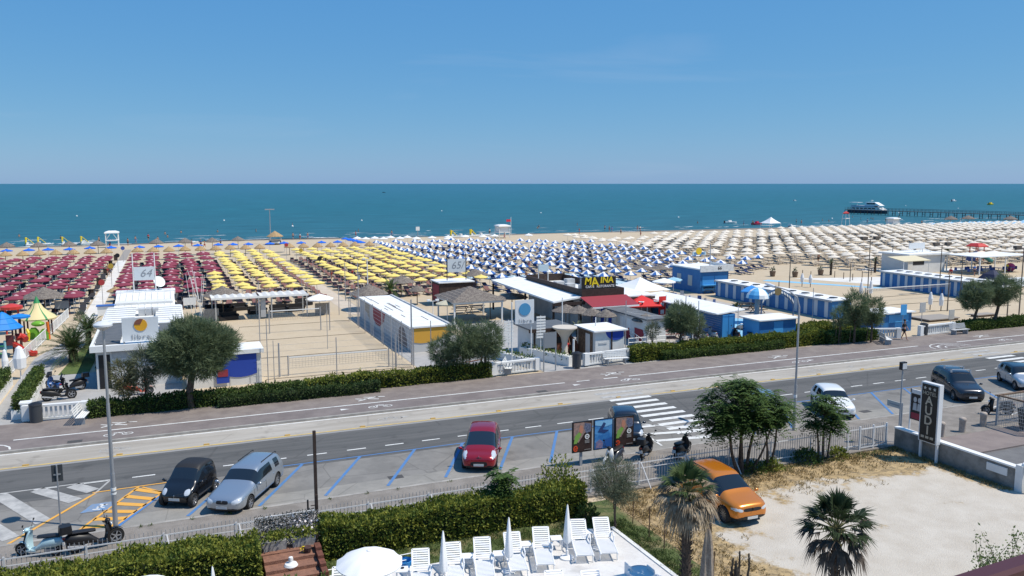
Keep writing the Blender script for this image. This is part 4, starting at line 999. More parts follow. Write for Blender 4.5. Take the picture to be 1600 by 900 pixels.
scooter('black touring motorcycle with raised top case and white helmet beside it',(*P(110,612,0),.01),-160,black,big=1,case=black,screen=True,cat='motorcycle')
for i, (px,py,hd,c,lab) in enumerate([(1066,532,60,black,'dark scooter behind the hedge, next to the pink picnic table'),(1086,530,75,black,'black scooter behind the hedge, beside the net post'),(1098,532,80,paint('grey_enamel',(.2,.21,.22),0),'grey scooter behind the hedge before the light blue cabin end'),
                                          (1112,530,80,paint('pale_scooter',(.35,.45,.5),0),'pale scooter behind the hedge at the light blue cabin end'),(1150,532,70,black,'black scooter on the blue floor, left one by the thin post'),(1168,532,70,black,'dark scooter on the blue floor beside the small blue hut')]):
    scooter(lab,(*P(px,py,0),.02),hd,c)
# ------------------------------------------------------------ beach buildings
grey = mat('light_grey_render',(.50,.51,.51),.8,col2=(.40,.41,.42),vs_=1.2)
whitewall = mat('white_render',(.68,.68,.66),.75,col2=(.56,.56,.55),vs_=1.0,lo=.45,hi=.8)
navy = mat('shaded_wall_navy',(.015,.022,.05),.6)  # colour of a white wall lying in shade
ochre = mat('ochre_mural',(.62,.33,.045),.7)
redbrown = mat('red_brown_mural',(.20,.075,.045),.7)
royal = mat('royal_blue_mural',(.02,.06,.36),.7)
wine = mat('wine_mural',(.28,.035,.05),.7)
tarp = mat('grey_tarpaulin',(.13,.135,.14),.6,col2=(.09,.10,.11),vs_=3.5,stretch=(.5,3,1),bump=.6,bs=4)
letter = mat('grey_lettering',(.25,.27,.30),.6)
netm = mat('net_cord',(.35,.33,.30),.8)
def house(name,label,u0,u1,v0,v1,h,wm,rm,cat='building',over=.2,rt=.10,slope=0,group=None,z0=0):
    t = thing(name,label,cat,((u0+u1)/2,(v0+v1)/2,z0),group=group)
    MB().box(u0,u1,v0,v1,z0,h).build('wall',wm,t,w=True)
    r = MB(); o_ = over
    vs_ = [(u0-o_,v0-o_,h+.002),(u1+o_,v0-o_,h+.002+slope),(u1+o_,v1+o_,h+.002+slope),(u0-o_,v1+o_,h+.002)]
    r.add(vs_+[(x,y,z+rt) for x,y,z in vs_],[(3,2,1,0),(4,5,6,7),(0,1,5,4),(1,2,6,5),(2,3,7,6),(3,0,4,7)]); r.build('roof',rm,t,w=True); return t
def vpanel(name,t,u0,u1,z0,z1,v,m,d=.03):   # panel on a road-facing wall
    return MB().box(u0,u1,v-d,v-.003,z0,z1).build(name,m,t,w=True)
def upanel(name,t,v0,v1,z0,z1,u,m,d=.03):   # panel on a wall that faces left
    return MB().box(u-d,u-.003,v0,v1,z0,z1).build(name,m,t,w=True)
def disc(c,r,a0,a1,n=24,clip=None):
    pts = [(c[0]+r*math.cos(R(a0+(a1-a0)*i/n)),c[1]+r*math.sin(R(a0+(a1-a0)*i/n))) for i in range(n+1)]
    return pts
def post(name,label,px,py,top_py,r=.03,m=None,cat='post',group=None,z=0,extra=None):
    u, v = P(px,py,z); h = PV(px,top_py,v)[1]
    b = MB(); b.cyl((u,v,z),(u,v,h),r,r*.85,8)
    o = b.build(name,m or greymetal); return tag(o,label,cat,group)
# --- building with the orange dot board
t = thing('beach_building','white beach building with grey tarps on the roof and an orange dot board','building',(-2.2,67,0))
MB().box(-4.75,.45,59.3,77,0,2.72).build('wall',whitewall,t,w=True)
MB().box(-5.0,.75,59.0,77.3,2.722,2.80).build('roof',roofwhite,t,w=True)
MB().box(-5.06,.80,58.93,59.1,2.55,2.96).box(-5.06,-4.9,59.1,77,2.60,2.94).box(.70,.86,59.1,77,2.60,2.94).build('fascia',white,t,w=True)
MB().box(-4.4,.15,77.2,83,0,3.3).build('back_block',whitewall,t,w=True)
MB().add([(-4.5,75.9,2.85),(.3,75.9,2.85),(.3,81.6,3.5),(-4.5,81.6,3.5),(-4.5,75.9,2.95),(.3,75.9,2.95),(.3,81.6,3.6),(-4.5,81.6,3.6)],[(3,2,1,0),(4,5,6,7),(0,1,5,4),(1,2,6,5),(2,3,7,6),(3,0,4,7)]).box(-4.6,.4,81.6,83.2,3.35,3.72).build('awning_roof',roofwhite,t,w=True)
b = MB()
for (x0,x1,y0,y1) in ((-4.8,-3.3,60.2,67.5),(-.9,.55,60.2,66.5)):
    n = 16
    for i in range(n):
        ya = y0 + (y1-y0) * i / n; yb = y0 + (y1-y0) * (i+1) / n; za = 2.83 + .10 * (i%2); b.add([(x0,ya,za),(x1,ya,za+.05*math.sin(i)),(x1,yb,za+.08),(x0,yb,za+.1),(x0,ya,za+.04),(x1,ya,za+.05),(x1,yb,za+.12),(x0,yb,za+.14)],[(3,2,1,0),(4,5,6,7),(0,1,5,4),(1,2,6,5),(2,3,7,6),(3,0,4,7)])
b.build('roof_tarpaulin',tarp,t,w=True)
for nm, x0, x1, y0, y1 in (('white_canopy',-4.9,-2.7,68.5,75.5),('white_canopy',-1.2,.75,67.2,75.3)):
    MB().add([(x0,y0,2.95),(x1,y0,2.95),(x1,y1,3.15),(x0,y1,3.15),(x0,y0,3.03),(x1,y0,3.03),(x1,y1,3.22),(x0,y1,3.22)],[(3,2,1,0),(4,5,6,7),(0,1,5,4),(1,2,6,5),(2,3,7,6),(3,0,4,7)]).build(nm,roofwhite,t,w=True)
b = MB()
for k in range(9): x = -4.2 + k * .52; b.box(x,x+.03,82.0,83.1,3.722,3.75).add([(x,76,2.955),(x+.03,76,2.955),(x+.03,81.5,3.61),(x,81.5,3.61),(x,76,2.99),(x+.03,76,2.99),(x+.03,81.5,3.645),(x,81.5,3.645)],[(3,2,1,0),(4,5,6,7),(0,1,5,4),(1,2,6,5),(2,3,7,6),(3,0,4,7)])
for k in range(7): b.box(-4.9,-2.7,69+k*.95,69.04+k*.95,3.02+.026*k,3.09+.028*k).box(-1.2,.75,68+k*1.0,68.04+k*1.0,3.03+.022*k,3.09+.026*k)
b.build('roof_seam',grey,t,w=True)
for x in (-2.5,-1.95,-1.5): MB().box(x,x+.5,72.5,73.6,2.81,3.35).build('roof_unit',grey,t,w=True)
vpanel('doorway',t,-4.6,-3.9,.02,2.3,59.3,black,.02); upanel('shaded_side',t,59.6,66,.02,2.4,-4.75,navy)  # navy panel on the left wall: its shade is put into the colour
vpanel('wall_band',t,-3.8,.40,2.0,2.5,59.3,grey,.02)
t = thing('signboard','white roof board with an orange disc and grey lettering, on the beach building','signboard',(-2,60,2.82))
MB().box(-3.13,-.88,59.96,60.06,2.97,4.56).build('board',mat('signboard_white',(.60,.63,.65),.5),t,w=True)
MB().box(-3.1,-3.0,60.06,60.2,2.8,4.5).box(-1.0,-.9,60.06,60.2,2.8,4.5).build('frame',greymetal,t,w=True)
MB().slab_v(disc((-1.98,4.05),.41,0,360,32)[:-1],59.92,59.955).build('disc',mat('orange_disc',(.66,.33,.02),.6),t,w=True)
MB().slab_v([(-2.0,4.08),(-1.82,4.44),(-2.0,4.48),(-2.2,4.42),(-2.34,4.28),(-2.4,4.1)],59.90,59.915).build('disc_notch',redbrown,t,w=True)
text('libra',.50,(-2.0,59.93,3.22),FACE,letter,t,sx_=1.15,spacing=1.15)
# 64 board
def numberboard(body,label,u0,u1,z0,z1,v,ptop,pbot,pm,size,shear,sx_=1,thin=False):
    t = thing('number_board',label,'signboard',((u0+u1)/2,v,pbot))
    MB().box(u0,u1,v-.04,v+.04,z0,z1).build('board',mat('board_pale',(.62,.66,.68),.5),t,w=True)
    for x in (u0-.06,u1+.06): MB().cyl((x,v,pbot),(x,v,ptop),.05,.045,8).build('post',pm,t,w=True)
    text(body,size,((u0+u1)/2+.1,v-.05,(z0+z1)/2),FACE,letter,t,shear=shear,sx_=sx_); return t
numberboard('64','pale board with handwritten 64 on two white posts above the red umbrellas',-3.02,-1.3,4.72,5.95,81.9,7.2,3.72,white,1.0,.35)
numberboard('65/','pale board with handwritten 65 on two dark posts above the yellow umbrellas',28.4,30.5,3.75,5.2,86,6.0,2.85,black,1.15,.2)
# aerials and satellite dish on the roof
t = thing('satellite_dish','white satellite dish on the back roof edge of the beach building','dish',(-1.0,82.5,3.72))
MB().lathe([(.001,0),(.3,.05),(.55,.16),(.56,.18),(.3,.08),(.001,.03)],n=18).build('dish',white,t,smooth=True).rotation_euler = (R(60),0,R(30)); t.children[0].location = (0,-.1,.7)
MB().cyl((0,0,0),(0,0,.7),.04).build('mast',metal,t)
# --- white hut with big blue arc
def arcpoly(c,r,zt,x0,x1,n=24):     # part of a disc hanging from a top edge
    pts = []
    for i in range(n+1):
        a = math.pi + math.pi * i / n; x = c[0] + r * math.cos(a); z = c[1] + r * math.sin(a)
        if x0 <= x <= x1 and z < zt: pts.append((x,z))
    pts = [(max(x0,pts[0][0]),zt)] + pts + [(min(x1,pts[-1][0]),zt)]; return pts
t = house('beach_hut','long white hut with a big blue arc mural, behind the hedge beside the big tamarisk',.7,5.45,57.0,59.3,2.15,whitewall,roofwhite,over=.18,rt=.28)
MB().slab_v(arcpoly((4.1,3.3),2.75,2.14,1.9,5.43),56.96,56.997).build('mural',royal,t,w=True)
vpanel('wall_panel',t,2.0,2.75,.9,1.7,57.0,grey); vpanel('advert',t,2.55,3.35,.25,1.25,56.9,royal); vpanel('advert_picture',t,2.62,3.28,.7,1.18,56.87,wine)
for x in (3.4,4.7): vpanel('panel_joint',t,x,x+.03,.05,2.14,56.975,grey,.012)
# --- long white cabins left of centre
t = house('changing_cabins','long row of white changing cabins with a weathered white roof beside the volleyball courts',17.6,20.9,62.8,81.7,2.0,mat('cabin_grey_white',(.50,.50,.49),.8),roofwhite,over=.14,rt=.13)
for i in range(22):
    v = 63.2 + i * .84; upanel('cabin_door',t,v+.06,v+.74,.12,1.85,17.6,mat('cabin_door_paint',(.56,.56,.55),.7),.015)
MB().slab_u([(PU(x,y,17.6)[0],min(1.97,PU(x,y,17.6)[1])) for x,y in ((582,478),(602,490),(600,503),(594,510),(588,506),(583,495))],17.56,17.583).build('mural',wine,t,w=True)
MB().slab_u([(79.5,1.9),(77.3,1.9),(77.3,.5),(78.2,1.0),(79.2,1.2)],17.56,17.583).build('mural',mat('faded_ochre',(.42,.36,.28),.8),t,w=True)
MB().slab_u([(63.9+1.5+1.5*math.cos(a*math.pi/12),.15+1.6*math.sin(a*math.pi/12)) for a in range(13)],17.56,17.583).build('mural',mat('brown_grey_mural',(.22,.19,.18),.8),t,w=True)
MB().slab_v([(17.65,1.95),(20.85,1.95),(20.85,1.5),(20.1,1.0),(19.2,.75),(18.4,.72),(17.65,.85)],62.76,62.797).build('mural',ochre,t,w=True)
b = MB(); rr = random.Random(11)                   # strips of torn roofing
for k in range(11):
    u = rr.uniform(18.0,20.3); v = rr.uniform(64,79); L = rr.uniform(1.2,4.2); b.box(u,u+.06,v,v+L,2.134,2.15)
b.build('roof_battens',darkwood,t,w=True)
MB().box(20.75,20.95,62.7,81.7,2.13,2.24).build('roof_edge',grey,t,w=True)
# --- hut behind, below board 65
t = house('bar_hut','dark brown hut with a white flat roof under the 65 board',27.5,31.4,86,89,2.55,darkwood,roofwhite,over=.15,rt=.12)
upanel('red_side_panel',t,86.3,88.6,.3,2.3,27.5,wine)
def thatch_gazebo(u0,u1,v0,v1,ze,zt,label,pm=white,name='thatched_gazebo',tm=None,beams=True):
    t = thing(name,label,'gazebo',((u0+u1)/2,(v0+v1)/2,0)); cu, cv = (u0+u1) / 2, (v0+v1) / 2; b = MB(); n = 7
    for i in range(n):
        s0 = 1 - i / n; s1 = 1 - (i+1) / n + .04; z0 = ze + (zt-ze) * i / n; z1 = ze + (zt-ze) * (i+1) / n
        hu, hv = (u1-u0) / 2, (v1-v0) / 2
        r0 = [(cu-hu*s0,cv-hv*s0,z0),(cu+hu*s0,cv-hv*s0,z0),(cu+hu*s0,cv+hv*s0,z0),(cu-hu*s0,cv+hv*s0,z0)]
        r1 = [(cu-hu*s1,cv-hv*s1,z1+.03),(cu+hu*s1,cv-hv*s1,z1+.03),(cu+hu*s1,cv+hv*s1,z1+.03),(cu-hu*s1,cv+hv*s1,z1+.03)]
        b.loft([r0,r1])
    b.build('thatch_roof',tm or thatch,t,w=True)
    for x in (u0+.35,u1-.35):
        for y in (v0+.35,v1-.35): MB().box(x-.07,x+.07,y-.07,y+.07,0,ze).build('post',pm,t,w=True)
    if beams: MB().box(u0+.2,u1-.2,v0+.24,v0+.34,ze-.22,ze-.02).box(u0+.24,u0+.34,v0+.36,v1-.2,ze-.22,ze-.02).build('beam',pm,t,w=True)
    return t
thatch_gazebo(24.6,30.2,73.2,79.0,2.25,3.35,'big square gazebo with banded grey thatch and white posts, before the dark hut')
def round_thatch(px,py,r,h,label,rise=.8,tm=None,pr=.05,group=None,name='thatched_umbrella',tiers=4,u=None,v=None):
    if u is None: u, v = P(px,py)
    t = thing(name,label,'thatched umbrella',(u,v,0),group=group); b = MB(); n = 18
    for i in range(tiers):
        r0 = r * (1-i/tiers); r1 = max(.03,r*(1-(i+1)/tiers)+r*.05); z0 = h - rise + rise * i / tiers; z1 = h - rise + rise * (i+1) / tiers + .03
        b.lathe([(r0*.96,z0-.05),(r0,z0),(r1,z1),(.01,z1)],n=n)
    b.build('thatch_roof',tm or thatch,t); MB().cyl((0,0,0),(0,0,h-.2),pr,n=8).build('pole',wood,t); return t
round_thatch(71,492,2.1,2.9,'broad grey thatched umbrella behind the green and cream play roof',1.0)
round_thatch(349,490,2.0,2.9,'grey thatched umbrella over dark chairs at the left end of the white pergola',.95)
round_thatch(577,484,2.1,2.75,'broad grey thatched umbrella behind the far end of the white cabins',1.0)
round_thatch(627,463,1.75,2.5,'grey thatched umbrella right of the green palm behind the cabins',.75)
round_thatch(652,476,1.0,2.2,'small grey thatched umbrella between the cabins and the dark hut',.6)
round_thatch(743,450,1.8,2.5,'grey thatched umbrella behind the right post of the 65 board',.8)
round_thatch(182,477,.95,2.1,'golden straw umbrella beside the blue counter left of the white roof',.5,tm=straw)
for i, (px,py,r,lab) in enumerate([(889,508,1.35,'tall two-tier grey straw umbrella, topmost of the cluster right of the blue dot sign'),(884,520,1.35,'grey straw umbrella in the cluster, next to the white netted post'),(904,522,1.2,'grey straw umbrella in the middle of the cluster before the maroon awning'),
                                       (924,524,1.15,'grey straw umbrella on the right of the cluster, before the white cabin doors'),(946,527,1.0,'small grey straw umbrella just behind the white kiosk roof'),(1008,535,1.2,'grey straw umbrella over tables by the pink picnic table')]):
    round_thatch(px,py,r,2.6-.1*(i > 2),lab,.55,pr=.04)
for i, (px,py,lab) in enumerate([(766,497,'grey thatched roof on the left of the bar, behind the lilac table frame'),(800,492,'round grey thatched roof before the maroon wall of the white building'),(1005,440,'flat grey umbrella left of the blue building 66'),(1032,440,'flat grey umbrella touching the corner of the blue building 66')]):
    round_thatch(px,py,1.7,2.3,lab,.45)
# pergola with white canopies
t = thing('pergola','white pergola with flat canopies over dark lounge seats behind the volleyball courts','pergola',(8.5,85.5,0))
for x0, x1, y0, y1 in ((3.6,8.0,84.4,87.2),(8.2,12.9,84.4,87.6)):
    b = MB(); n = 6
    for i in range(n):
        a = x0 + (x1-x0) * i / n; c = x0 + (x1-x0) * (i+1) / n; b.add([(a,y0,2.36),(c,y0,2.36),(c,y1,2.42),(a,y1,2.42),((a+c)/2,y0,2.24),((a+c)/2,y1,2.28)],[(0,4,5,3),(4,1,2,5)])
    b.build('canopy',mat('pale_canopy',(.62,.61,.58),.8),t,w=True)
for x, y in ((4.0,84.6),(8.1,84.6),(9.3,84.6),(12.8,84.6),(3.8,87.4),(8.1,87.4),(12.8,87.4)): MB().box(x-.06,x+.06,y-.06,y+.06,0,2.4).build('post',mat('pergola_post',(.42,.42,.41),.6),t,w=True)
MB().box(3.6,12.95,84.3,84.38,2.2,2.4).build('beam',white,t,w=True)
upanel('slatted_screen',t,84.7,85.0,.2,2.1,8.75,grey,.5)
wicker = mat('dark_wicker',(.022,.020,.020),.8)
def sofa(label,u,v,rz,wd=1.8):
    t = thing('lounge_sofa',label,'sofa',(u,v,0),R(rz)); MB().box(-wd/2,wd/2,-.4,.4,.05,.38).build('seat',wicker,t); MB().box(-wd/2,wd/2,.28,.42,.38,.78).build('backrest',wicker,t)
    for s in (-1,1): MB().box(s*wd/2-.08,s*wd/2+.08,-.38,.27,.385,.58).build('armrest',wicker,t)
for px, py, lab in [(335,487,'dark wicker sofa at the left end under the thatched umbrella'),(352,487,'dark wicker sofa right of the umbrella pole by the pergola'),(372,485,'dark wicker chair between the umbrella and the pergola'),(357,500,'dark low table seat in front of the pergola end'),(402,490,'dark lounge seat under the left canopy'),(436,487,'dark lounge seat under the right canopy'),(462,486,'dark lounge bench near the right pergola post'),(475,477,'dark sofa behind the pergola near the white umbrella')]:
    sofa(lab,*P(px,py),10)
def grate(px,py,lab,h=1.0):
    u, v = P(px,py); b = MB(); b.box(u-.75,u+.75,v-.05,v+.05,0,h+.25); o = b.build('windbreak',mat('woven_screen',(.34,.33,.31),.9,col2=(.24,.235,.22),vs_=8)); tag(o,lab,'windbreak')
grate(330,502,'grey woven windbreak left of the pergola'); grate(504,492,'grey woven windbreak under the white umbrella by the pergola')
# tilted masts of small sailing boats
for i, (xb,yb,xt,yt) in enumerate([(318,500,293,422),(317,500,300,420),(316,500,303,424),(312,500,316,428),(314,500,319,430),(300,488,290,428),(306,490,298,430)]):
    u, v = P(xb,yb); e = PV(xt,yt,v); o = MB().cyl((u,v,0),(e[0],v,e[1]),.035,.02,6).build('sail_mast',white)
    tag(o,'%s thin white sail mast from the left in the leaning bundle by the beach building'%ORD[(0,3,4,5,6,1,2)[i]],'mast','white sail masts in a bundle')
# information boards behind the building
def infoboard(px,py,tpy,wdt,label,m,hb=.8,cat='sign',pm=None):
    u, v = P(px,py); h = PV(px,tpy,v)[1]; t = thing('info_board',label,cat,(u,v,0))
    MB().box(-wdt/2,wdt/2,-.03,.03,h-hb,h).build('panel',m,t)
    for s in (-1,1): MB().box(s*wdt/2-.035,s*wdt/2+.035,-.02,.06,0,h+.05).build('post',pm or mat('dark_red_post',(.10,.02,.015),.6),t)
infoboard(271,473,458,1.1,'grey info board with dark posts right of the white roof',mat('grey_panel',(.22,.24,.26),.5))
infoboard(297,483,465,1.3,'white and blue info board on red posts by the sail masts',white)
infoboard(98,492,470,1.3,'grey framed board behind the cream play roof',mat('grey_panel',(.22,.24,.26),.5))
t = thing('bar_counter','white counter with a blue edge left of the beach building','counter',(*P(175,492),0)); MB().box(-1.3,1.3,-.3,.3,0,.95).build('front',white,t); MB().box(-1.4,1.4,-.4,.4,.955,1.08).build('top',mat('blue_edge',(.05,.15,.45),.5),t)
# --- sports courts: poles and nets
cp = [(406.7,545,465,.05,0),(419.5,600,498,.04,0),(429,600,532,.035,0),(437,589,536,.09,0),(512,545,475,.035,0),(515.5,516,471,.06,0),(526.7,591,527,.05,0),(530,492,448,.05,0),(545.7,502,466,.05,0),(561,512,410,.06,1),
      (580,526,476,.04,0),(599,540,490,.04,0),(623,556,501,.04,0),(618.7,573,522,.09,0),(614,581,545,.04,0),(643.7,570,468,.09,0),(647,571,512,.04,0),(673.7,577,501,.05,0),(677,520,470,.05,2),(575,470,405,.09,2),(540,470,410,.07,0)]
for i, (px,py,tp_,r,k) in enumerate(cp):
    lab = '%s steel pole around the volleyball courts, counted from the left' % ORD[i]
    u, v = P(px,py); h = PV(px,tp_,v)[1]; b = MB(); b.cyl((u,v,0),(u,v,h),r*.8,r*.6,8)
    if k == 1: b.box(u+.05,u+.22,v-.02,v+.02,h-1.6,h-1.2)
    if k == 2: b.box(u-.5,u+.5,v-.03,v+.03,h-.05,h).box(u-.55,u-.25,v-.15,v+.1,h,h+.14).box(u+.25,u+.55,v-.15,v+.1,h,h+.14)
    tag(b.build('court_pole',metal if k < 2 else white),lab,'pole')
def vnet(label,u0,u1,v,zt,zb):
    t = thing('volleyball_net',label,'net',((u0+u1)/2,v,0)); MB().box(u0,u1,v-.015,v+.015,zt-.09,zt).build('top_band',white,t,w=True)
    b = MB(); n = int((u1-u0)/.22)
    for i in range(n+1): x = u0 + (u1-u0) * i / n; b.box(x-.006,x+.006,v-.004,v+.004,zb,zt-.09)
    for j in range(6): z = zb + (zt-.1-zb) * j / 5; b.box(u0,u1,v+.005,v+.012,z-.006,z+.006)
    b.build('mesh',netm,t,w=True)
    for x in (u0-.1,u1+.1): MB().cyl((x,v,0),(x,v,zt+.1),.05,n=8).build('post',metal,t,w=True)
vnet('white-topped volleyball net on the nearer sand court',*sorted((PV(452,556,58.5)[0],PV(605,543,58.5)[0])),58.5,1.35,.55)
vnet('white-topped volleyball net on the far sand court',1.6+6.6,12.6,76.0,2.1,1.2)
t = thing('ball_fence','thin wire ball fence along the white changing cabins','fence',(16.3,70,0)); b = MB()
for j in range(9): z = .25 + j * .33; b.box(16.29,16.31,57.5,80.5,z,z+.012)
b.build('wires',metal,t,w=True)
for j in range(8): MB().cyl((16.3,57.6+j*3.2,0),(16.3,57.6+j*3.2,3.0),.03,n=6).build('post',metal,t,w=True)
t = thing('ball_fence','thin wire ball fence at the near side of the volleyball courts','fence',(10,56.6,0)); b = MB()
for j in range(6): z = .5 + j * .42; b.box(5.5,16.2,56.6,56.612,z,z+.008)
b.build('wires',metal,t,w=True)
# court boundary ropes on the sand
b = MB()
for v in (57.8,65.2,72.9,80.4): b.tube([(5.8+i*1.3,v+.06*math.sin(i*2.1),.03) for i in range(9)],.018,4)
tag(b.build('court_rope',mat('dark_rope',(.10,.08,.06),.9)),'dark boundary ropes lying on the sand courts','rope')
# --- blue dot sign
t = thing('signboard','square white board with a blue disc and grey lettering on white poles','signboard',(23.9,54.5,0))
MB().box(23.16,24.66,54.46,54.54,3.28,5.04).build('board',mat('board_white',(.70,.72,.73),.5),t,w=True)
MB().slab_v(disc((23.91,4.35),.46,0,360,32)[:-1],54.42,54.455).build('disc',mat('blue_disc',(.07,.28,.50),.6),t,w=True)
text('libra',.38,(23.95,54.44,3.48),FACE,letter,t,sx_=1.25,spacing=1.25)
for x in (22.95,24.5): MB().cyl((x,54.62,0),(x,54.62,4.9),.05,n=8).build('post',white,t,w=True)
def slatsign(px,py,tp_,label,wd=.75):
    u, v = P(px,py); h = PV(px,tp_,v)[1]; t = thing('arrow_signs',label,'signpost',(u,v,0)); MB().cyl((0,.05,0),(0,.05,h),.03,n=6).build('post',white,t)
    for k in range(8): MB().box(-wd/2,wd/2,-.02,.02,h-.2-k*.22,h-.06-k*.22).build('slat',white,t)
slatsign(795,563,500,'white slatted direction signs left of the blue dot board'); slatsign(845,563,493,'white slatted direction signs right of the blue dot board')
# bar kiosk
t = house('bar_kiosk','white kiosk with dark flat roof and a red brown arc mural',25.9,29.2,57.4,60.4,2.15,whitewall,tarp,over=.35,rt=.12)
MB().slab_v([(26.6+1.7+1.7*math.cos(a*math.pi/16),.05+1.75*math.sin(a*math.pi/16)) for a in range(17)],57.36,57.397).build('mural',redbrown,t,w=True)
MB().box(25.4,29.6,57.0,57.06,2.02,2.30).build('fascia',darkwood,t,w=True)
for x in (25.95,27.85,29.1): MB().box(x,x+.12,57.28,57.39,0,2.14).build('corner_post',darkwood,t,w=True)
vpanel('serving_hatch',t,28.0,29.0,1.0,1.5,57.34,black,.03)
infoboard(859,580,520,.95,'grey framed menu board on a post in front of the dark-roofed kiosk',mat('grey_panel',(.22,.24,.26),.5),1.1,pm=greymetal)
# mushroom shower
t = thing('mushroom_shower','white funnel shaped column beside the dark-roofed kiosk','column',(*P(882,560),0)); MB().lathe([(.001,0),(.55,0),(.42,.12),(.26,.5),(.22,1.2),(.32,1.7),(.72,2.25),(.98,2.42),(.98,2.50),(.001,2.52)],n=20).build('column',mat('cream_concrete',(.55,.50,.43),.8),t,smooth=True)
# white kiosk with blue arc
t = house('white_kiosk','small white kiosk with a blue arc mural behind the balustrade',29.9,32.45,54.6,57.6,2.2,whitewall,roofwhite,over=.22,rt=.10)
MB().slab_v(arcpoly((31.7,2.4),.95,2.19,30.7,32.42),54.56,54.597).build('mural',royal,t,w=True)
vpanel('panel_gap',t,31.25,31.37,.05,2.19,54.55,darkwood,.02); vpanel('meter_box',t,30.4,31.2,.1,.7,54.45,grey,.25); vpanel('air_vent',t,30.2,30.9,1.2,1.35,54.6,grey)
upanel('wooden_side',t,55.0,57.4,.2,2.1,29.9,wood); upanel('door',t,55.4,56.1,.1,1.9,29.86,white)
# maroon and blue cabins
t = house('changing_cabins','white cabins with blue and maroon murals and a dark grey roof below the maroon awning',36.5,38.3,57.7,67.4,2.2,whitewall,mat('slate_grey_roof',(.16,.17,.18),.7,col2=(.11,.115,.12),vs_=2),over=.22,rt=.12)
for v in (66.9,65.4,64.0): upanel('blue_panel',t,v-.35,v+.25,.1,2.1,36.5,royal,.02)
for v in (66.2,64.7,63.3,62.0,60.8): upanel('door',t,v-.4,v+.2,.1,1.9,36.5,white,.015)
MB().slab_u([(61.6,.1),(61.3,.7),(60.6,1.15),(60.3,.1)],36.46,36.483).build('mural',wine,t,w=True); MB().slab_u([(59.6,.2),(59.7,1.3),(58.4,1.3),(58.2,.9),(58.6,.2)],36.46,36.483).build('mural',wine,t,w=True)
# white restaurant building
t = thing('restaurant','restaurant with a long white roof, dark parapet and maroon awning','building',(36,73,0))
MB().box(35.3,39.4,67.0,79.4,0,3.0).box(39.4,43.8,68.6,74,0,2.6).build('wall',grey,t,w=True)
MB().add([(31.9,66.2,2.75),(35.3,66.9,3.0),(35.3,82,3.25),(32.0,82,3.05),(31.9,66.2,2.9),(35.3,66.9,3.15),(35.3,82,3.4),(32.0,82,3.2)],[(3,2,1,0),(4,5,6,7),(0,1,5,4),(1,2,6,5),(2,3,7,6),(3,0,4,7)]).build('roof',roofwhite,t,w=True)
MB().box(31.95,35.2,66.3,66.4,2.45,2.74).build('fascia',darkwood,t,w=True)
for x, y in ((32.1,66.6),(32.1,73),(32.1,81.6),(35,66.8)): MB().box(x-.08,x+.08,y-.08,y+.08,0,2.8).build('post',darkwood,t,w=True)
b = MB(); b.box(35.1,39.6,66.8,67.0,3.0,3.75).box(35.1,39.6,79.4,79.6,3.0,3.85).box(35.1,35.3,67.0,79.4,3.0,3.75).box(39.4,39.6,67.0,79.4,3.0,3.75); b.build('parapet',darkwood,t,w=True)
MB().box(35.32,39.38,67.02,79.38,3.0,3.1).build('flat_roof',roofwhite,t,w=True)
MB().box(39.6,43.9,67.9,74.2,2.62,2.74).build('side_roof',roofwhite,t,w=True); MB().box(39.6,43.7,67.8,67.88,2.3,2.6).build('side_fascia',darkwood,t,w=True)
for x, y, zz in ((36.2,72,.55),(37.3,71,.5),(36.5,75,.4),(38.2,76,.5),(38.0,69.5,.7)): MB().box(x,x+.9,y,y+.8,3.11,3.11+zz).build('roof_unit',grey,t,w=True)
MB().add([(34.9,66.78,3.05),(39.8,66.78,3.05),(40.1,64.9,2.35),(35.2,64.9,2.35),(34.9,66.78,3.1),(39.8,66.78,3.1),(40.1,64.9,2.4),(35.2,64.9,2.4)],[(3,2,1,0),(4,5,6,7),(0,1,5,4),(1,2,6,5),(2,3,7,6),(3,0,4,7)]).build('awning',mat('maroon_awning',(.26,.028,.045),.7),t,w=True)
MB().box(35.2,40.1,64.84,64.89,2.22,2.36).build('awning_valance',whitecanvas,t,w=True)
t = thing('restaurant_sign','black rooftop sign reading MAINA CAFFE RISTORANTE in yellow and white','sign',(36.95,66.95,3.76))
MB().box(35.15,38.75,66.90,67.02,3.76,4.86).build('board',black,t,w=True)
MB().box(35.3,35.4,67.02,67.6,3.2,4.7).box(38.5,38.6,67.02,67.6,3.2,4.7).build('frame',greymetal,t,w=True)
sy_ = mat('sign_yellow',(.80,.62,.02),.5)
text('M',.95,(35.75,66.88,4.50),FACE,sy_,t,bold=.02,shear=.15); text('A',1.25,(36.55,66.88,4.36),FACE,sy_,t,bold=.02,shear=-.1); text('INA',.82,(37.75,66.88,4.55),FACE,sy_,t,bold=.02,shear=.1)
text('CAFFE   RISTORANTE',.32,(37.05,66.88,3.98),FACE,white,t,bold=.005)
t = thing('frame_sign','pale framed board on the restaurant roof before the blue umbrellas','sign',(36.6,78.6,3.1)); u0, z0 = PV(842,424,78.6); u1, z1 = PV(857,413,78.6)
MB().box(u0,u1,78.56,78.64,z0,z1).build('board',mat('pale_glass',(.45,.55,.60),.4),t,w=True)
for x in (u0,u1): MB().cyl((x,78.7,3.1),(x,78.7,z1),.04,n=6).build('post',white,t,w=True)
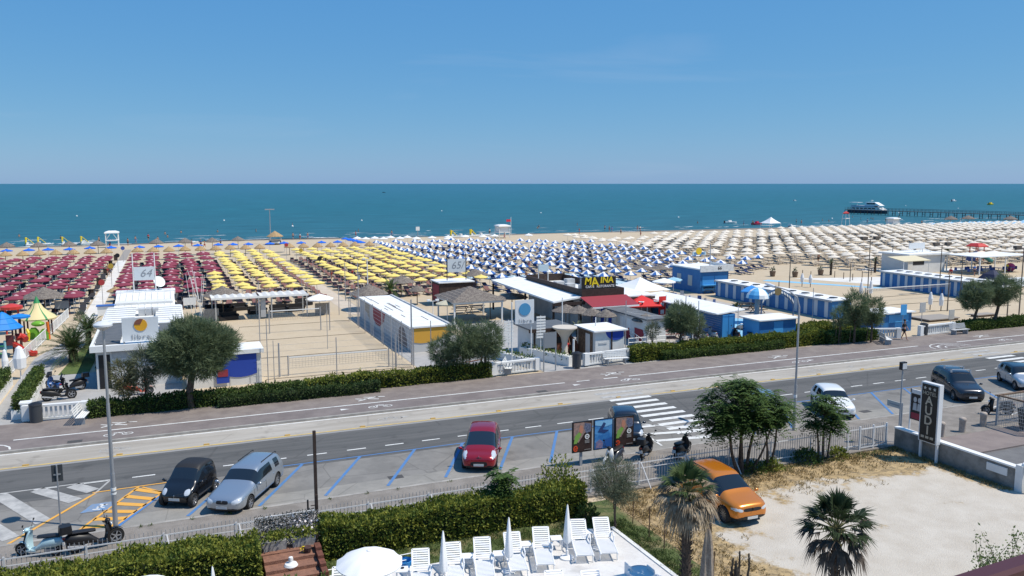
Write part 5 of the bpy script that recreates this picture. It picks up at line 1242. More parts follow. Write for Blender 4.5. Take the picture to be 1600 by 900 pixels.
def tent(u0,u1,v0,v1,ze,zt,label,m=whitecanvas,legs=white):
    t = thing('canopy_tent',label,'tent',((u0+u1)/2,(v0+v1)/2,0)); cu, cv = (u0+u1) / 2, (v0+v1) / 2; b = MB(); rings = []
    for s, z in ((1,0),(.75,.2),(.5,.43),(.25,.7),(.06,.95),(.01,1)): rings.append([(cu+(u1-u0)/2*s*a,cv+(v1-v0)/2*s*c,ze+(zt-ze)*z) for a,c in ((-1,-1),(0,-1),(1,-1),(1,0),(1,1),(0,1),(-1,1),(-1,0))])
    b.loft(rings); b.build('canopy',m,t,w=True)
    for x in (u0+.1,u1-.1):
        for y in (v0+.1,v1-.1): MB().cyl((x,y,0),(x,y,ze),.05,n=6).build('leg',legs,t,w=True)
    return t
tent(45.3,50.0,74.5,79.5,2.1,3.3,'large white pointed canopy tent beside the restaurant sign')
tent(*(lambda a: (a[0]-2.2,a[0]+2.2,a[1]-2.2,a[1]+2.2))(P(1204,356)),1.5,3.3,'white pointed tent near the water at the start of the cream umbrellas')
# red umbrella with white marks
def parasol(px,py,r,h,rise,m,label,pm=white,m2=None,n=8,name='parasol',mark=None,loc=None,thick=.05,lobes=0):
    u, v = loc if loc else P(px,py); t = thing(name,label,'parasol',(u,v,0)); b = MB(); k = n * 2 if lobes == 0 else n
    b.lathe([(r*.985,h-rise-.12),(r,h-rise),(r*.5,h-rise*.42),(.04,h),(.001,h)],n=n if m2 is None else n,mfn=(lambda i,j: i%2) if m2 else None)
    b.build('canopy',[m,m2] if m2 else m,t); MB().cyl((0,0,0),(0,0,h+.08),pr_(r),n=8).build('pole',pm,t)
    for a in range(n):
        x = 2 * math.pi * a / n
    return t
def pr_(r): return .035 if r < 2 else .045
t = parasol(1002,505,2.35,2.75,.85,mat('red_canvas',(.62,.025,.025),.7),'big red parasol with white ring marks beside the maroon awning',n=4)
t.rotation_euler = (0,0,R(30))
b = MB(); u, v = P(1002,505)
for (du,dv) in ((-.75,-1.15),(.85,-1.2)):
    for rr_ in (.28,): b.lathe([(rr_*.55,2.32),(rr_,2.30),(rr_,2.34),(rr_*.55,2.36),(rr_*.55,2.32)],(u+du,v+dv,-.02),12)
b.build('emblem',white,t,w=True); 
t.children[-1].location = (0,0,0); t.children[-1].parent = t
for c in list(t.children):
    if c.name.startswith('emblem'): c.rotation_euler = (0,0,R(-30))
t = thing('banner_flag','narrow red banner with white letters beside the red parasol','banner',(*P(1034,508),0)); MB().box(-.38,.38,-.02,.02,.5,2.8).build('cloth',mat('red_banner',(.60,.02,.02),.7),t); MB().box(-.2,.2,-.035,-.022,1.1,1.5).box(-.2,.2,-.035,-.022,1.8,2.2).build('white_mark',white,t); MB().cyl((.42,0,0),(.42,0,2.9),.03,n=6).build('pole',metal,t)
# long blue cabin with white roof
t = house('blue_cabins','long blue cabin block with a pale sloping roof, sunlit end wall coloured lighter blue',44.0,45.35,57.6,70.6,2.25,bluepaint,roofwhite,over=.05,rt=.1,slope=.25)
for c in t.children:
    if c.name.startswith('roof'):
        for vtx in c.data.vertices:
            vtx.co.x += -.55 if vtx.co.x < 0 else .95
vpanel('end_wall',t,44.02,45.33,.02,2.2,57.6,mat('sunlit_blue_end',(.045,.26,.58),.5),.03); vpanel('door_joint',t,44.65,44.68,.05,2.2,57.56,bluepaint,.01)  # end wall is a lighter copy of the blue, sunlight put into its colour
b = MB()
for j in range(11): b.box(43.9,43.915,57.7,66,.2+j*.2,.212+j*.2)
tag(b.build('wire_mesh',metal),'fine wire mesh stretched along the shaded side of the blue cabins','wire mesh')
# building 66
t = thing('beach_bar','tall blue building with white fascia reading 66, beside the terrace','building',(62.4,86.5,0))
MB().box(60.3,64.5,83.5,89.6,0,2.95).build('wall',bluepaint,t,w=True)
MB().box(60.1,64.9,83.3,89.8,2.952,3.1).build('roof',roofwhite,t,w=True); MB().box(60.05,65.0,83.15,83.28,2.70,3.5).box(64.9,65.0,83.28,88,2.8,3.45).build('fascia',offwhite,t,w=True)
text('66',.62,(62.9,83.14,3.12),FACE,black,t,bold=.01); vpanel('shutter',t,60.6,62.35,.3,2.15,83.5,skyblue,.03); vpanel('shutter',t,62.45,64.3,.3,2.15,83.5,skyblue,.03)
MB().box(60.5,64.4,83.0,83.45,1.02,1.1).build('counter',skyblue,t,w=True)
for y0 in (85.2,87.6): upanel('window',t,y0,y0+.9,.8,2.1,60.3,mat('pale_window',(.45,.46,.44),.4))
# signboard with yellow sun
t = thing('sun_signboard','pale blue and white raised signboard with a yellow sun behind building 66','signboard',(*P(1092,436),0)); v = P(1092,436)[1]; u0, z0 = PV(1082,400,v); u1, z1 = PV(1103,393,v); o_ = wloc(t)
MB().box(u0,u1,v-.05,v+.05,z0+.1,z1).build('board',mat('pale_blue_board',(.50,.66,.74),.6),t,w=True)
MB().slab_v(disc((u0+(u1-u0)*.45,z1+.1),(u1-u0)*.22,0,360,20)[:-1],v-.1,v-.055).build('sun_disc',mat('sun_yellow',(.80,.55,.03),.6),t,w=True)
b = MB()
for r_, (zz,n_) in enumerate(((z1-.22,9),(z0+.36,6))):
    for i in range(n_): x = (u0+u1) / 2 + (i-n_/2+.5) * .2; b.box(x-.055,x+.055,v-.08,v-.056,zz-.15,zz+.15)
b.build('blue_letter_strokes',mat('board_blue',(.05,.22,.50),.6),t,w=True)
for x in (u0+.1,u1-.1): MB().cyl((x,v+.1,0),(x,v+.1,z1),.05,n=6).build('post',white,t,w=True)
# blue striped cabin rows
def striped(label,u0,u1,v0,v1,h,n,vents,rw):
    t = house('striped_cabins',label,u0,u1,v0,v1,h,bluepaint,roofwhite,over=.12,rt=.09); st = mat('pale_stripe',(.50,.56,.62),.6)
    for i in range(n):
        v = v0 + (v1-v0) * (i+.35) / n; upanel('white_door',t,v,v+(v1-v0)/n*.34,.1,h-.15,u0,st,.02)
    for i in range(vents):
        v = v0 + .8 + (v1-v0-1.2) * i / vents; MB().lathe([(.001,.10),(.46,.10),(.5,.05),(.62,.04),(.62,0)],(u0+rw,v,h+.09),20).lathe([(.001,.16),(.40,.16),(.44,.10)],(u0+rw,v,h+.09),20,1).build('round_tank_lid',[white,black],t,w=True)
    MB().box(u0-.2,u0-.13,v0-.1,v1+.1,h-.1,h+.1).build('gutter',grey,t,w=True)
    return t
striped('blue cabin row with white doors and round black roof lids, the nearer of two',60.9,63.4,62.3,81.2,1.85,13,9,.9)
striped('blue cabin row with white doors at the right, further one beneath the white pergola',87.0,90.8,66.4,80.7,1.95,12,9,1.4)
t = house('blue_hut','small blue hut with white roof beside the square hedge block',45.9,49.8,55.0,57.2,1.95,bluepaint,roofwhite,over=.25,rt=.1); upanel('light_side',t,55.05,57.1,.05,1.9,45.9,skyblue,.02); vpanel('door',t,47.4,48.4,.05,1.8,55.0,skyblue,.02)
t = house('blue_hut','low blue hut with a flat white roof at the end of the nearer striped row',59.3,63.0,54.6,57.0,1.75,bluepaint,roofwhite,over=.25,rt=.1); vpanel('shutter',t,60.2,62.6,.9,1.6,54.6,skyblue,.02)
# curved entrance arch with lettering
t = thing('entrance_arch','curved blue arch sign with white lettering and a dark central emblem','arch',(*P(1213,500),0)); v = P(1213,500)[1]; b = MB(); b2 = MB(); o_ = wloc(t)
pts = []
for i in range(13):
    px = 1190 + 50 * i / 12; py = 472 - 17 * math.sin(math.pi*i/12) ** .8; pts.append(PV(px,py,v))
for i in range(12):
    if i in (5,6): continue
    (a,z1), (c,z2) = pts[i], pts[i+1]; b.slab_v([(a,z1-.32),(c,z2-.32),(c,z2+.22),(a,z1+.22)],v-.05,v+.05); b2.slab_v([(a+.06,z1-.14),(c-.06,z2-.14),(c-.06,z2+.06),(a+.06,z1+.06)],v-.09,v-.055)
b.build('arch_band',mat('arch_blue',(.05,.12,.25),.5),t,w=True); b2.build('white_lettering',white,t,w=True)
cx, cz = pts[6]; MB().lathe([(.001,0),(.42,0),(.42,.12),(.001,.12)],(cx,v-.1,cz),16,axis='y').build('emblem',mat('emblem_brown',(.20,.15,.07),.6),t,w=True)
for i in (0,12): MB().cyl((pts[i][0],v,0),(pts[i][0],v,pts[i][1]),.07,n=8).build('post',mat('arch_blue',(.05,.12,.25),.5),t,w=True)
# shower umbrella, round seat
u, v = P(1182,505); t = thing('shower_column','dome shaped white and blue parasol on a thick blue grey column','parasol',(u,v,0)); MB().lathe([(.62,2.45),(1.1,2.5),(1.02,2.85),(.75,3.2),(.4,3.42),(.001,3.48)],n=12,mfn=lambda i,j: (i // 2)%2).build('dome',[white,mat('dome_blue',(.12,.42,.72),.5)],t,smooth=False); MB().cyl((0,0,0),(0,0,2.5),.25,.22,12).build('column',mat('column_blue_grey',(.20,.26,.32),.6),t)
t = thing('round_platform','dark round platform with a low metal rail before the domed parasol','platform',(*P(1170,514),0)); MB().lathe([(.001,.2),(1.1,.2),(1.15,.15),(1.15,0)],n=24).build('base',mat('dark_stone',(.09,.09,.09),.8),t)
b = MB(); b.tube([(-1.7,-.9,.75),(1.7,-.9,.75)],.025,6)
for x in (-1.7,0,1.7): b.cyl((x,-.9,0),(x,-.9,.75),.025,n=6)
b.build('rail',metal,t)
for px, py, r, m, m2, lab, n in [(1243,0,0,0,0,0,0)]: pass
parasol(1112,448,1.9,2.3,.55,mat('cream_parasol',(.66,.62,.56),.8),'wide cream parasol before the blue shutters of building 66',n=8)
parasol(1095,445,1.5,2.2,.55,mat('azure_canvas',(.03,.24,.62),.7),'azure blue parasol partly behind the cream one by building 66',n=4)
parasol(1173,478,1.45,2.3,.6,mat('azure_canvas',(.03,.24,.62),.7),'azure blue parasol in front of the striped cabins near the domed one',n=4)
parasol(1037,460,1.45,2.0,.4,whitecanvas,'flat white parasol on the terrace behind the long blue cabins',n=10)
parasol(1052,458,1.3,2.0,.35,mat('pale_azure_canvas',(.30,.52,.66),.7),'pale azure parasol next to the flat white one on the terrace',n=4)
parasol(990,468,1.0,2.0,.35,whitecanvas,'small white parasol under the edge of the white tent',n=8)
parasol(500,492,1.45,2.2,.5,whitecanvas,'white parasol beside the sand path at the pergola end',n=10)
parasol(699,505,1.15,2.3,.35,mat('faded_cream_canvas',(.50,.46,.34),.8),'faded cream parasol under the square thatched gazebo',n=10)
# tables and chairs seen on terraces, benches
def ptable(px,py,label,m,wd=1.5,dp=.8,rz=0,bench=True):
    t = thing('picnic_table',label,'table',(*P(px,py),0),R(rz)); MB().box(-wd/2,wd/2,-dp/2,dp/2,.70,.75).build('tabletop',m,t)
    for s in (-1,1):
        MB().cyl((s*wd*.38,-.5,0),(s*wd*.38,.35,.7),.04,n=6).cyl((s*wd*.38,.5,0),(s*wd*.38,-.35,.7),.04,n=6).build('trestle',wood,t)
        if bench: MB().box(-wd/2,wd/2,s*.62-.12,s*.62+.12,.42,.46).build('bench_seat',m,t)
ptable(1040,528,'picnic table with a faded pink top by the wooden fence',mat('faded_pink_top',(.42,.20,.19),.8),2.9,1.3,-12)
ptable(1165,484,'dark picnic table beside the tiny palm and striped cabins',wicker,1.7,.8,-5); ptable(1183,489,'dark picnic table behind the domed parasol column',wicker,1.6,.8,5)
for i, (px,py,lab) in enumerate([(1008,507,'brown slatted table under the red parasol, left one'),(1020,511,'brown slatted table at the near edge of the red parasol'),(1020,498,'brown slatted table in the shade behind the red parasol')]): ptable(px,py,lab,mat('red_brown_wood',(.17,.07,.045),.7),1.6,.9,10)
for i, (px,py,lab) in enumerate([(1105,458,'dark table and benches under the cream parasol'),(720,490,'dark table under the square gazebo, left'),(745,488,'dark table under the square gazebo, right')]): ptable(px,py,lab,wicker,1.6,.8,0)
def chair_set(px,py,m,label):
    t = thing('terrace_chair',label,'chair',(*P(px,py),0),R(rng.uniform(-60,60))); MB().box(-.22,.22,-.22,.22,.42,.46).build('seat',m,t); MB().box(-.22,.22,.19,.22,.46,.88).build('backrest',m,t)
    for x in (-.2,.2):
        for y in (-.2,.2): MB().cyl((x,y,0),(x,y,.42),.018,n=4).build('leg',metal,t)
chm = mat('terrace_chair_blue',(.08,.13,.28),.6)
for i, (px,py) in enumerate([(1049,466),(1056,470),(1062,474),(1066,466),(1072,478),(1080,474),(1086,481),(1092,474),(1098,484),(1104,478),(1110,486),(1118,480),(1122,489),(1076,484),(1090,488),(1106,492),(1130,492),(1140,496)]):
    chair_set(px,py,chm if i%3 else metal,'%s terrace chair from the left between the long blue cabins and building 66'%ORD[i])
for i, (px,py,tp_,lab) in enumerate([(1000+20*0+3,0,0,'')]): pass
# terrace glass/rail fence
def railing(name,label,a,c,h,n,m,rails=2,r=.02,cat='railing',pr=.03,picket=0):
    A = Vector((*a,0)); B = Vector((*c,0)); t = thing(name,label,cat,((A+B)/2)); o_ = wloc(t)
    for i in range(n+1): p = A.lerp(B,i/n); MB().cyl(p,p+Vector((0,0,h)),pr,n=6).build('post',m,t,w=True)
    b = MB()
    for k in range(rails): z = h - .04 - k * (h-.2) / max(1,rails-1); b.cyl(A+Vector((0,0,z)),B+Vector((0,0,z)),r,n=6)
    b.build('rails',m,t,w=True)
    if picket:
        b = MB(); L = (B-A).length; k = int(L/picket)
        for i in range(k): p = A.lerp(B,(i+.5)/k); b.cyl(p+Vector((0,0,.05)),p+Vector((0,0,h-.05)),.014,n=4)
        b.build('pickets',m,t,w=True)
    return t
railing('fence','white picket fence between the playground and the entrance path',P(0,603),P(107,497),1.0,14,white,2,.03,'fence',.05,.16)
railing('railing','white ramp railing between the grey cabins and the pink table',P(978,528),P(1003,548),1.0,3,white,3); railing('railing','white wooden railing below the grey straw umbrella',P(982,545),P(1040,540),.9,4,white,3,.03)
railing('railing','white wooden rail in front of the parked scooters by the hedge',P(1095,545),P(1120,552),.8,2,white,2); railing('railing','low white rail before the white kiosk',P(910,552),P(930,560),.8,2,white,2)
railing('balcony_rail','low wooden rail with white seat behind the three tamarisks',P(695,575),P(752,565),.75,3,mat('red_brown_wood',(.17,.07,.045),.7),2,.05)
# fenced planters left of the right entrance
def lowwall(name,label,a,c,h,wd,m,flowers=None):
    A = Vector((*a,0)); B = Vector((*c,0)); dd = (B-A).normalized(); nn = Vector((-dd.y,dd.x,0)) * wd / 2
    t = thing(name,label,'planter',(A+B)/2); MB().prism([tuple((A+nn).xy),tuple((A-nn).xy),tuple((B-nn).xy),tuple((B+nn).xy)],0,h).build('wall',m,t,w=True)
    if flowers:
        L = (B-A).length; n = int(L*70); Pn = np.array([tuple(A.lerp(B,rng.random())+nn*rng.normal(0,.6)+Vector((0,0,h+rng.uniform(-.25,.28)))) for _ in range(n)]); quads('plants',leafset(Pn,np.tile([0,0,.6],(n,1)),.2,.1,.8),flowers,t,w=True)
    return t
lowwall('planter','white planter wall with trailing plants left of the right entrance gate',P(815,556),P(892,572),.75,.5,white,hedgeleaf2)
lowwall('planter','white planter wall with plants by the tall white pole, further left',P(760,555),P(835,575),.6,.5,white,hedgeleaf2)
# balustrades
def balustrade(label,a,c,h=.88,z0=.12):
    A = Vector((*a,z0)); B = Vector((*c,z0)); L = (B-A).length; dd = (B-A).normalized(); t = thing('balustrade',label,'balustrade',(A+B)/2,math.atan2(dd.y,dd.x)); H_ = L / 2
    MB().box(-H_,H_,-.13,.13,h-.12,h).build('top_rail',white,t); MB().box(-H_,H_,-.1,.1,0,.12).build('base',offwhite,t)
    n = int(L/.26)
    b = MB()
    for i in range(n): x = -H_ + .3 + (L-.6) * i / max(1,n-1); b.box(x-.055,x+.055,-.05,.05,.12,h-.12)
    b.build('balusters',offwhite,t)
    for s in (-1,1): MB().box(s*H_-.2,s*H_+.2,-.17,.17,0,h+.02).build('end_pier',white,t)
balustrade('white concrete balustrade with slots at the lower left beside the dark bin',(-7.9,52.45),(-4.9,52.2)); balustrade('white balustrade left of the right entrance, ending at the centre tamarisks',(20.7,52.6),(24.2,52.9)); balustrade('white balustrade between the dark bin and the white bench near the centre',(28.2,52.9),(32.1,53.4)); balustrade('white balustrade right of the clump of tamarisks',(56.1,52.7),(58.4,51.9)); balustrade('white balustrade between the bin and the grey bench at the right',(61.2,52.0),(65.4,52.2))
def bench(label,px,py,rz,m):
    t = thing('bench',label,'bench',(*P(px,py,.12),.12),R(rz)); b = MB()
    for k in range(4): b.box(-.95,.95,-.28+k*.12,-.19+k*.12,.42,.45)
    b.build('seat',m,t); b = MB()
    for k in range(4): b.box(-.95,.95,.22+k*.045,.24+k*.045,.50+k*.11,.59+k*.11)
    b.build('backrest',m,t)
    for s in (-.7,.7): MB().box(s-.03,s+.03,-.26,.26,0,.415).cyl((s,.24,.3),(s,.40,.92),.02,n=5).build('leg',greymetal,t)
bench('white slatted bench seen end-on beside the left balustrade',130,658,82,white); bench('white slatted bench facing the promenade in the centre right',962,568,-8,white); bench('grey slatted bench below the right tamarisks',1499,522,-2,mat('grey_bench',(.48,.49,.50),.6)); bench('white bench half hidden at the right end of the centre hedge',795,581,60,white); bench('white bench at the end of the hedge under the clump of tamarisks',1383,536,60,white)
def bin_(label,px,py,r=.3,h=1.0,m=black):
    t = thing('litter_bin',label,'bin',(*P(px,py,.12),.12)); MB().lathe([(.001,0),(r,0),(r,h*.9),(r*1.06,h*.92),(r*1.06,h),(r*.85,h),(r*.8,h*.9),(.001,h*.9)],n=16).build('drum',mat('dark_grey_bin',(.05,.055,.062),.5),t,smooth=True,angle=30); MB().lathe([(r*1.0,h),(r*.5,h+.08),(.001,h+.1)],n=16).build('lid',m,t,smooth=True)
bin_('dark cylindrical bin by the left balustrade',57,659,.33,1.05); bin_('dark bin between the entrance and the centre balustrade',901,573,.33,1.05); bin_('dark bin against the white pier of the right balustrade',1443,523,.33,1.0)
t = thing('gate_pier','white square pier beside the dark bin at the left balustrade','pier',(*P(42,655,.12),.12)); MB().box(-.25,.25,-.25,.25,0,.95).build('pier',whitewall,t); MB().box(-.3,.3,-.3,.3,.95,1.03).build('cap',white,t)
for i, (px,py,tp_,lab,m) in enumerate([(1410,500+20,476,'light blue round-topped sign board behind the walking person',skyblue),(1440,510,473,'grey framed notice board on a post at the right bin',grey),(1486,505,484,'small grey notice board at the right balustrade end',grey)]):
    u, v = P(px,py); h = PV(px,tp_,v)[1]; t = thing('notice_board',lab,'sign',(u,v,0)); MB().box(-.35,.35,-.03,.03,h-.95,h).build('panel',m,t); MB().cyl((0,.05,0),(0,.05,h-.1),.03,n=6).build('post',metal,t)
for i, (px,py,tp_,r,m) in enumerate([(878,553,465,.05,white),(889,506,475,.05,white),(930,554,496,.05,white),(896,565,530,.09,white),(977,547,470,.04,metal),(1070,536,462,.04,metal),(1082,535,484,.05,white),(1090,540,470,.05,white),(1108,455,382,.07,metal),(1152,530,481,.03,metal),(1010,545,480,.03,metal),(1268,520,450,.03,metal)]):
    post('slim_post','%s slim pole between the dark-roofed kiosk and the striped cabins, from the left'%ORD[i],px,py,tp_,r,m)
# people-high net ropes between the posts
b = MB(); A = Vector((*P(977,547),3.2)); B = Vector((*P(1082,535),3.0)); C = Vector((*P(1152,530),2.6))
for s, e in ((A,B),(B,C)): b.tube([tuple(s.lerp(e,i/8)-Vector((0,0,.5*math.sin(math.pi*i/8)))) for i in range(9)],.012,4)
tag(b.build('string_of_rope',white),'thin sagging white rope between poles above the scooters','rope')
# ------------------------------------------------------------ the beach: parasols and beds in rows
def flat_parasol(m,r,h=2.2,rise=.38,n=8,cap=None,m2=None,pole=white,gp='beach_umbrella'):
    t = thing(gp,'x','beach umbrella'); b = MB()
    b.lathe([(r*.97,h-rise-.10),(r,h-rise),(r*.55,h-rise*.45),(.2,h-.05)],n=n,mfn=(lambda i,j: i%2) if m2 else None)
    b.build('canopy',[m,m2] if m2 else m,t)
    MB().lathe([(.26,h-.08),(.16,h+.02),(.001,h+.08)],n=n).build('cap',cap or m,t); MB().cyl((0,0,0),(0,0,h),.028,n=6).build('pole',pole,t); return freeze(t)
def merged(t,name='umbrella'):          # one plain mesh of the same shape for the far rows
    vs_, fs, mi, mats = [], [], [], []
    for c in KIDS[t.name]:
        for m in c.data.materials:
            if m not in mats: mats.append(m)
        k = len(vs_); vs_ += [tuple(v.co) for v in c.data.vertices]
        for p in c.data.polygons: fs.append(tuple(k+i for i in p.vertices)); mi.append(mats.index(c.data.materials[p.material_index]))
    q = MB(); q.v, q.f, q.m = vs_, fs, mi; o = q.build(name,mats); return o
def bed(cloth,frame,legs=True):
    b = MB(); b.box(-.30,.30,-.95,.35,.28,.33,0); b.add([(-.30,.35,.28),(.30,.35,.28),(.30,.92,.55),(-.30,.92,.55),(-.30,.35,.33),(.30,.35,.33),(.30,.90,.60),(-.30,.90,.60)],[(3,2,1,0),(4,5,6,7),(0,1,5,4),(1,2,6,5),(2,3,7,6),(3,0,4,7)],0)
    for x in (-.33,.33): b.box(x-.03,x+.03,-.98,.98,.25,.29,1)
    for x in (-.31,.31):
        for y in (-.8,.6): b.box(x-.02,x+.02,y-.02,y+.02,0,.25,1)
    o = b.build('sun_bed',[cloth,frame]); return o
def stuffed(name,proto,places,label,cat):     # hundreds more of the same, too many to count
    P0 = np.array([tuple(v.co) for v in proto.data.vertices]); F0 = [tuple(p.vertices) for p in proto.data.polygons]; M0 = [p.material_index for p in proto.data.polygons]; vs_ = []; fs = []; mi = []; n = len(P0)
    for k, (x,y,a) in enumerate(places):
        c, s = math.cos(a), math.sin(a); vs_.append(np.c_[P0[:,0]*c-P0[:,1]*s+x,P0[:,0]*s+P0[:,1]*c+y,P0[:,2]+beach_z(x,y)]); fs += [tuple(i+k*n for i in f) for f in F0]; mi += M0
    q = MB(); q.v = np.concatenate(vs_).tolist(); q.f = fs; q.m = mi; o = q.build(name,list(proto.data.materials)); return tag(o,label,cat,kind='stuff')
cloth_black = mat('black_bed_cloth',(.03,.03,.035),.8); cloth_mauve = mat('brown_bed_cloth',(.20,.095,.085),.8); cloth_navy = mat('navy_bed_cloth',(.02,.035,.10),.8); cloth_sand = mat('beige_bed_cloth',(.34,.29,.23),.8)
KINDS_ = {
 'maroon': (flat_parasol(maroon,1.12,2.15,.30,cap=mat('sunlit_cap',(.50,.32,.34),.8)),bed(cloth_black,white),'maroon'),  # paler cap: the sunlit highlight on the vent is in its colour
 'yellow': (flat_parasol(yellow,.95,2.2,.27),bed(cloth_mauve,wood),'yellow'),
 'blue': (flat_parasol(bluecanvas,.87,2.15,.42,8,m2=whitecanvas,cap=whitecanvas),bed(cloth_navy,black),'blue and white'),
 'cream': (flat_parasol(cream,1.06,2.2,.34,10),bed(cloth_sand,wood),'cream')}
GR = {'maroon': 'maroon umbrellas in rows','yellow': 'yellow umbrellas in rows','blue': 'blue and white umbrellas in rows','cream': 'cream umbrellas in rows'}
BEDS = []
cols = {'maroon': [],'yellow': [],'blue': [],'cream': []}
rows = [96.0+3.95*k for k in range(14)]
for j in range(5): cols['maroon'].append(([-4.9,-2.4,.2,2.7,5.35][j],[v for k,v in enumerate(rows) if not (j == 0 and k == 10) and not (j == 3 and k == 11) and not (j == 4 and k < 5)],'%s column right of the walkway'%ORD[j]))
for j in range(9): cols['maroon'].append((-9.45-2.52*j,rows,'%s column left of the walkway'%ORD[j]))
cols['yellow'].append((5.3,rows[:5],'short column below the maroon ones'))
for j, u in enumerate([8.0,10.6,13.2,15.75]): cols['yellow'].append((u,rows,'%s full column left of the sand path'%ORD[j]))
for j, u in enumerate([20.9,23.4,25.9,28.4,30.9,33.35,35.9]): cols['yellow'].append((u,rows,'%s column right of the sand path'%ORD[j]))
for j in range(11):
    top_ = 19 if j < 7 else 17 if j < 9 else 15
    cols['blue'].append((38.9+4.08*j,[91.8+4.0*k for k in range(0 if j < 7 else 2,top_) if not (k in (3,13) and j%4 == 2 and j > 0)],'%s column right of the yellow block'%ORD[j]))
cols['blue'].append((83.4,[104.0,107.6],'pair beside the cream ones')); cols['blue'].append((86.8,[104.6],'last single one on the right'))
cj = 0
for j in range(46):
    u = 85.2 + 3.5 * j; vmax = 167 if u < 87 else 157 if u < 104 else 168 if u < 150 else 175
    if u < 97: vmin = 106 + 3 * (u < 87)
    else: vmin = 97
    cols['cream'].append((u,[97.3+4.3*k for k in range(19) if vmin < 97.4+4.3*k < vmax and k != 6 and not (abs(97.3+4.3*k-145) < 2.2 and u > 110)],'%s column from the blue block'%ORD[j]))
cols['cream'].insert(0,(83.6,[124,129,133,137,141,146,150,154,158,162,166],'column bordering the blue block'))
for kd, cl in cols.items():
    proto, bd, word = KINDS_[kd]; far = merged(proto); allp = []
    for u, vs_, lab in cl:
        n = len(vs_)
        for k, v in enumerate(vs_):
            x = u + rng.normal(0,.10); y = v + rng.normal(0,.12); px, py = Q(x,y,2)
            if -70 < px < 1680: allp.append((math.hypot(x,y),x,y,n-1-k,lab))
    allp.sort(); ind = allp[:300]; rest = allp[300:]
    first = [True,True]
    for dist, x, y, k, lab in ind:
        label = '%s umbrella, %s from the sea, %s' % (word,ORD[k],lab); a = rng.uniform(0,.7); near = dist < (105 if kd in ('maroon','yellow') else 112)
        o = dup(proto if near else far,(x,y,beach_z(x,y)),a,label,GR[kd]); o.rotation_euler = (rng.normal(0,.035),rng.normal(0,.035),a); o.scale = (float(rng.uniform(.93,1.06)),) * 3; o['category'] = word + ' umbrella'; o.name = word.replace(' ','_') + '_umbrella'
    if rest:
        stuffed('beach_umbrellas',far,[(x,y,rng.uniform(0,.7)) for _,x,y,_,_ in rest],'hundreds of far %s umbrellas towards the water'%word,'umbrellas')
    for dist, x, y, k, lab in allp:          # beds: two under each parasol
        for s, sw in ((-1,'left'),(1,'right')):
            if rng.random() > .04: BEDS.append((dist,x+s*(.78 if kd in ('maroon','yellow') else .72),y-(.25 if kd in ('maroon','yellow') else .5)+rng.normal(0,.1),rng.normal(0,.08),'%s bed under %s umbrella, %s from sea, %s'%(sw,word.split()[0],ORD[k],lab),bd))
    bpy.data.objects.remove(far); drop(proto)
BEDS.sort(key=lambda q: q[0])
for dist, x, y, a, lab, bd in BEDS[:300]:
    o = bd.copy(); COL.objects.link(o); o.location = (x,y,beach_z(x,y)); o.rotation_euler = (0,0,a); tag(o,lab,'sun bed','sun beds under the beach umbrellas')
b = MB(); mts = []
for bd in [k_[1] for k_ in KINDS_.values()]:     # the far ones, one mesh
    P0 = [tuple(v.co) for v in bd.data.vertices]; F0 = [tuple(p.vertices) for p in bd.data.polygons]; M0 = [p.material_index for p in bd.data.polygons]; m0 = len(mts); mts += list(bd.data.materials)
    for dist, x, y, a, lab, b2 in BEDS[300:]:
        if b2 is bd:
            c, s = math.cos(a), math.sin(a); z0 = beach_z(x,y); k = len(b.v); b.v += [(p[0]*c-p[1]*s+x,p[0]*s+p[1]*c+y,p[2]+z0) for p in P0]; b.f += [tuple(i+k for i in f) for f in F0]; b.m += [m0+i for i in M0]
    bpy.data.objects.remove(bd)
tag(b.build('sun_beds',mts),'many sun beds under the umbrellas further out','sun beds',kind='stuff')
# front rows by the water
bp = flat_parasol(mat('bright_blue_canvas',(.012,.13,.62),.7),1.0,2.1,.3); fb = merged(bp)
k = 0
for u, v in [(-26.2,166.6),(-22.8,166.7),(-19.8,166.6),(-16.4,166),(-13.2,167.5),(-9.7,167.3),(-4.9,166.6),(-1.7,167),(1.8,166.9),(5.2,167),(8.9,167.3),(11.6,167),(14.4,166.5),(18.4,166.5),(21.2,167),(24.4,166.2),(28.4,166.2),(31.6,166.1),(35.4,170.5),(35.7,167.1),(35.7,163.2),(35.8,173.8),(35.4,177)]:
    dup(fb,(u,v,beach_z(u,v)),.2,'%s bright blue flat umbrella from the left in the row nearest the water'%ORD[k],'bright blue umbrellas near the water'); fb_last = k; k += 1
wp = flat_parasol(whitecanvas,1.0,2.2,.35,12); wb = merged(wp); k = 0
for u, v in [(38,177.3),(41.5,175.8),(45.4,177.2),(48.8,175.8),(39.1,173.9),(42.6,172.4),(46.2,172.4),(49.1,169.7),(53,171),(57,172),(61,172),(64.5,170),(68,172),(55,166),(76,171)]:
    dup(wb,(u,v,beach_z(u,v)),.2,'%s flat white umbrella from the left, beyond the blue and white rows'%ORD[k],'flat white umbrellas near the water'); k += 1
lp = flat_parasol(mat('pale_blue_canvas',(.33,.55,.72),.7),1.25,2.2,.5,10); lb_ = merged(lp); k = 0
for u in range(204,262,4):
    for v in (176.5,172) if u < 224 else (176.5,171.5,166.5):
        px, py = Q(u,v,2)
        if px < 1660: dup(lb_,(u+(v-171),v,beach_z(u,v)),.2,'%s pale blue umbrella in the far right block by the water'%ORD[k],'pale blue umbrellas at the far right'); k += 1
def straw_u(r,h,rise,tm):
    t = thing('straw_umbrella','x','straw umbrella'); b = MB(); b.lathe([(r*.93,h-rise-.12),(r,h-rise),(r*.6,h-rise*.5),(.12,h),(.02,h+.12)],n=12); b.build('thatch',tm,t); MB().cyl((0,0,0),(0,0,h-.1),.05,n=6).build('pole',wood,t); return freeze(t)
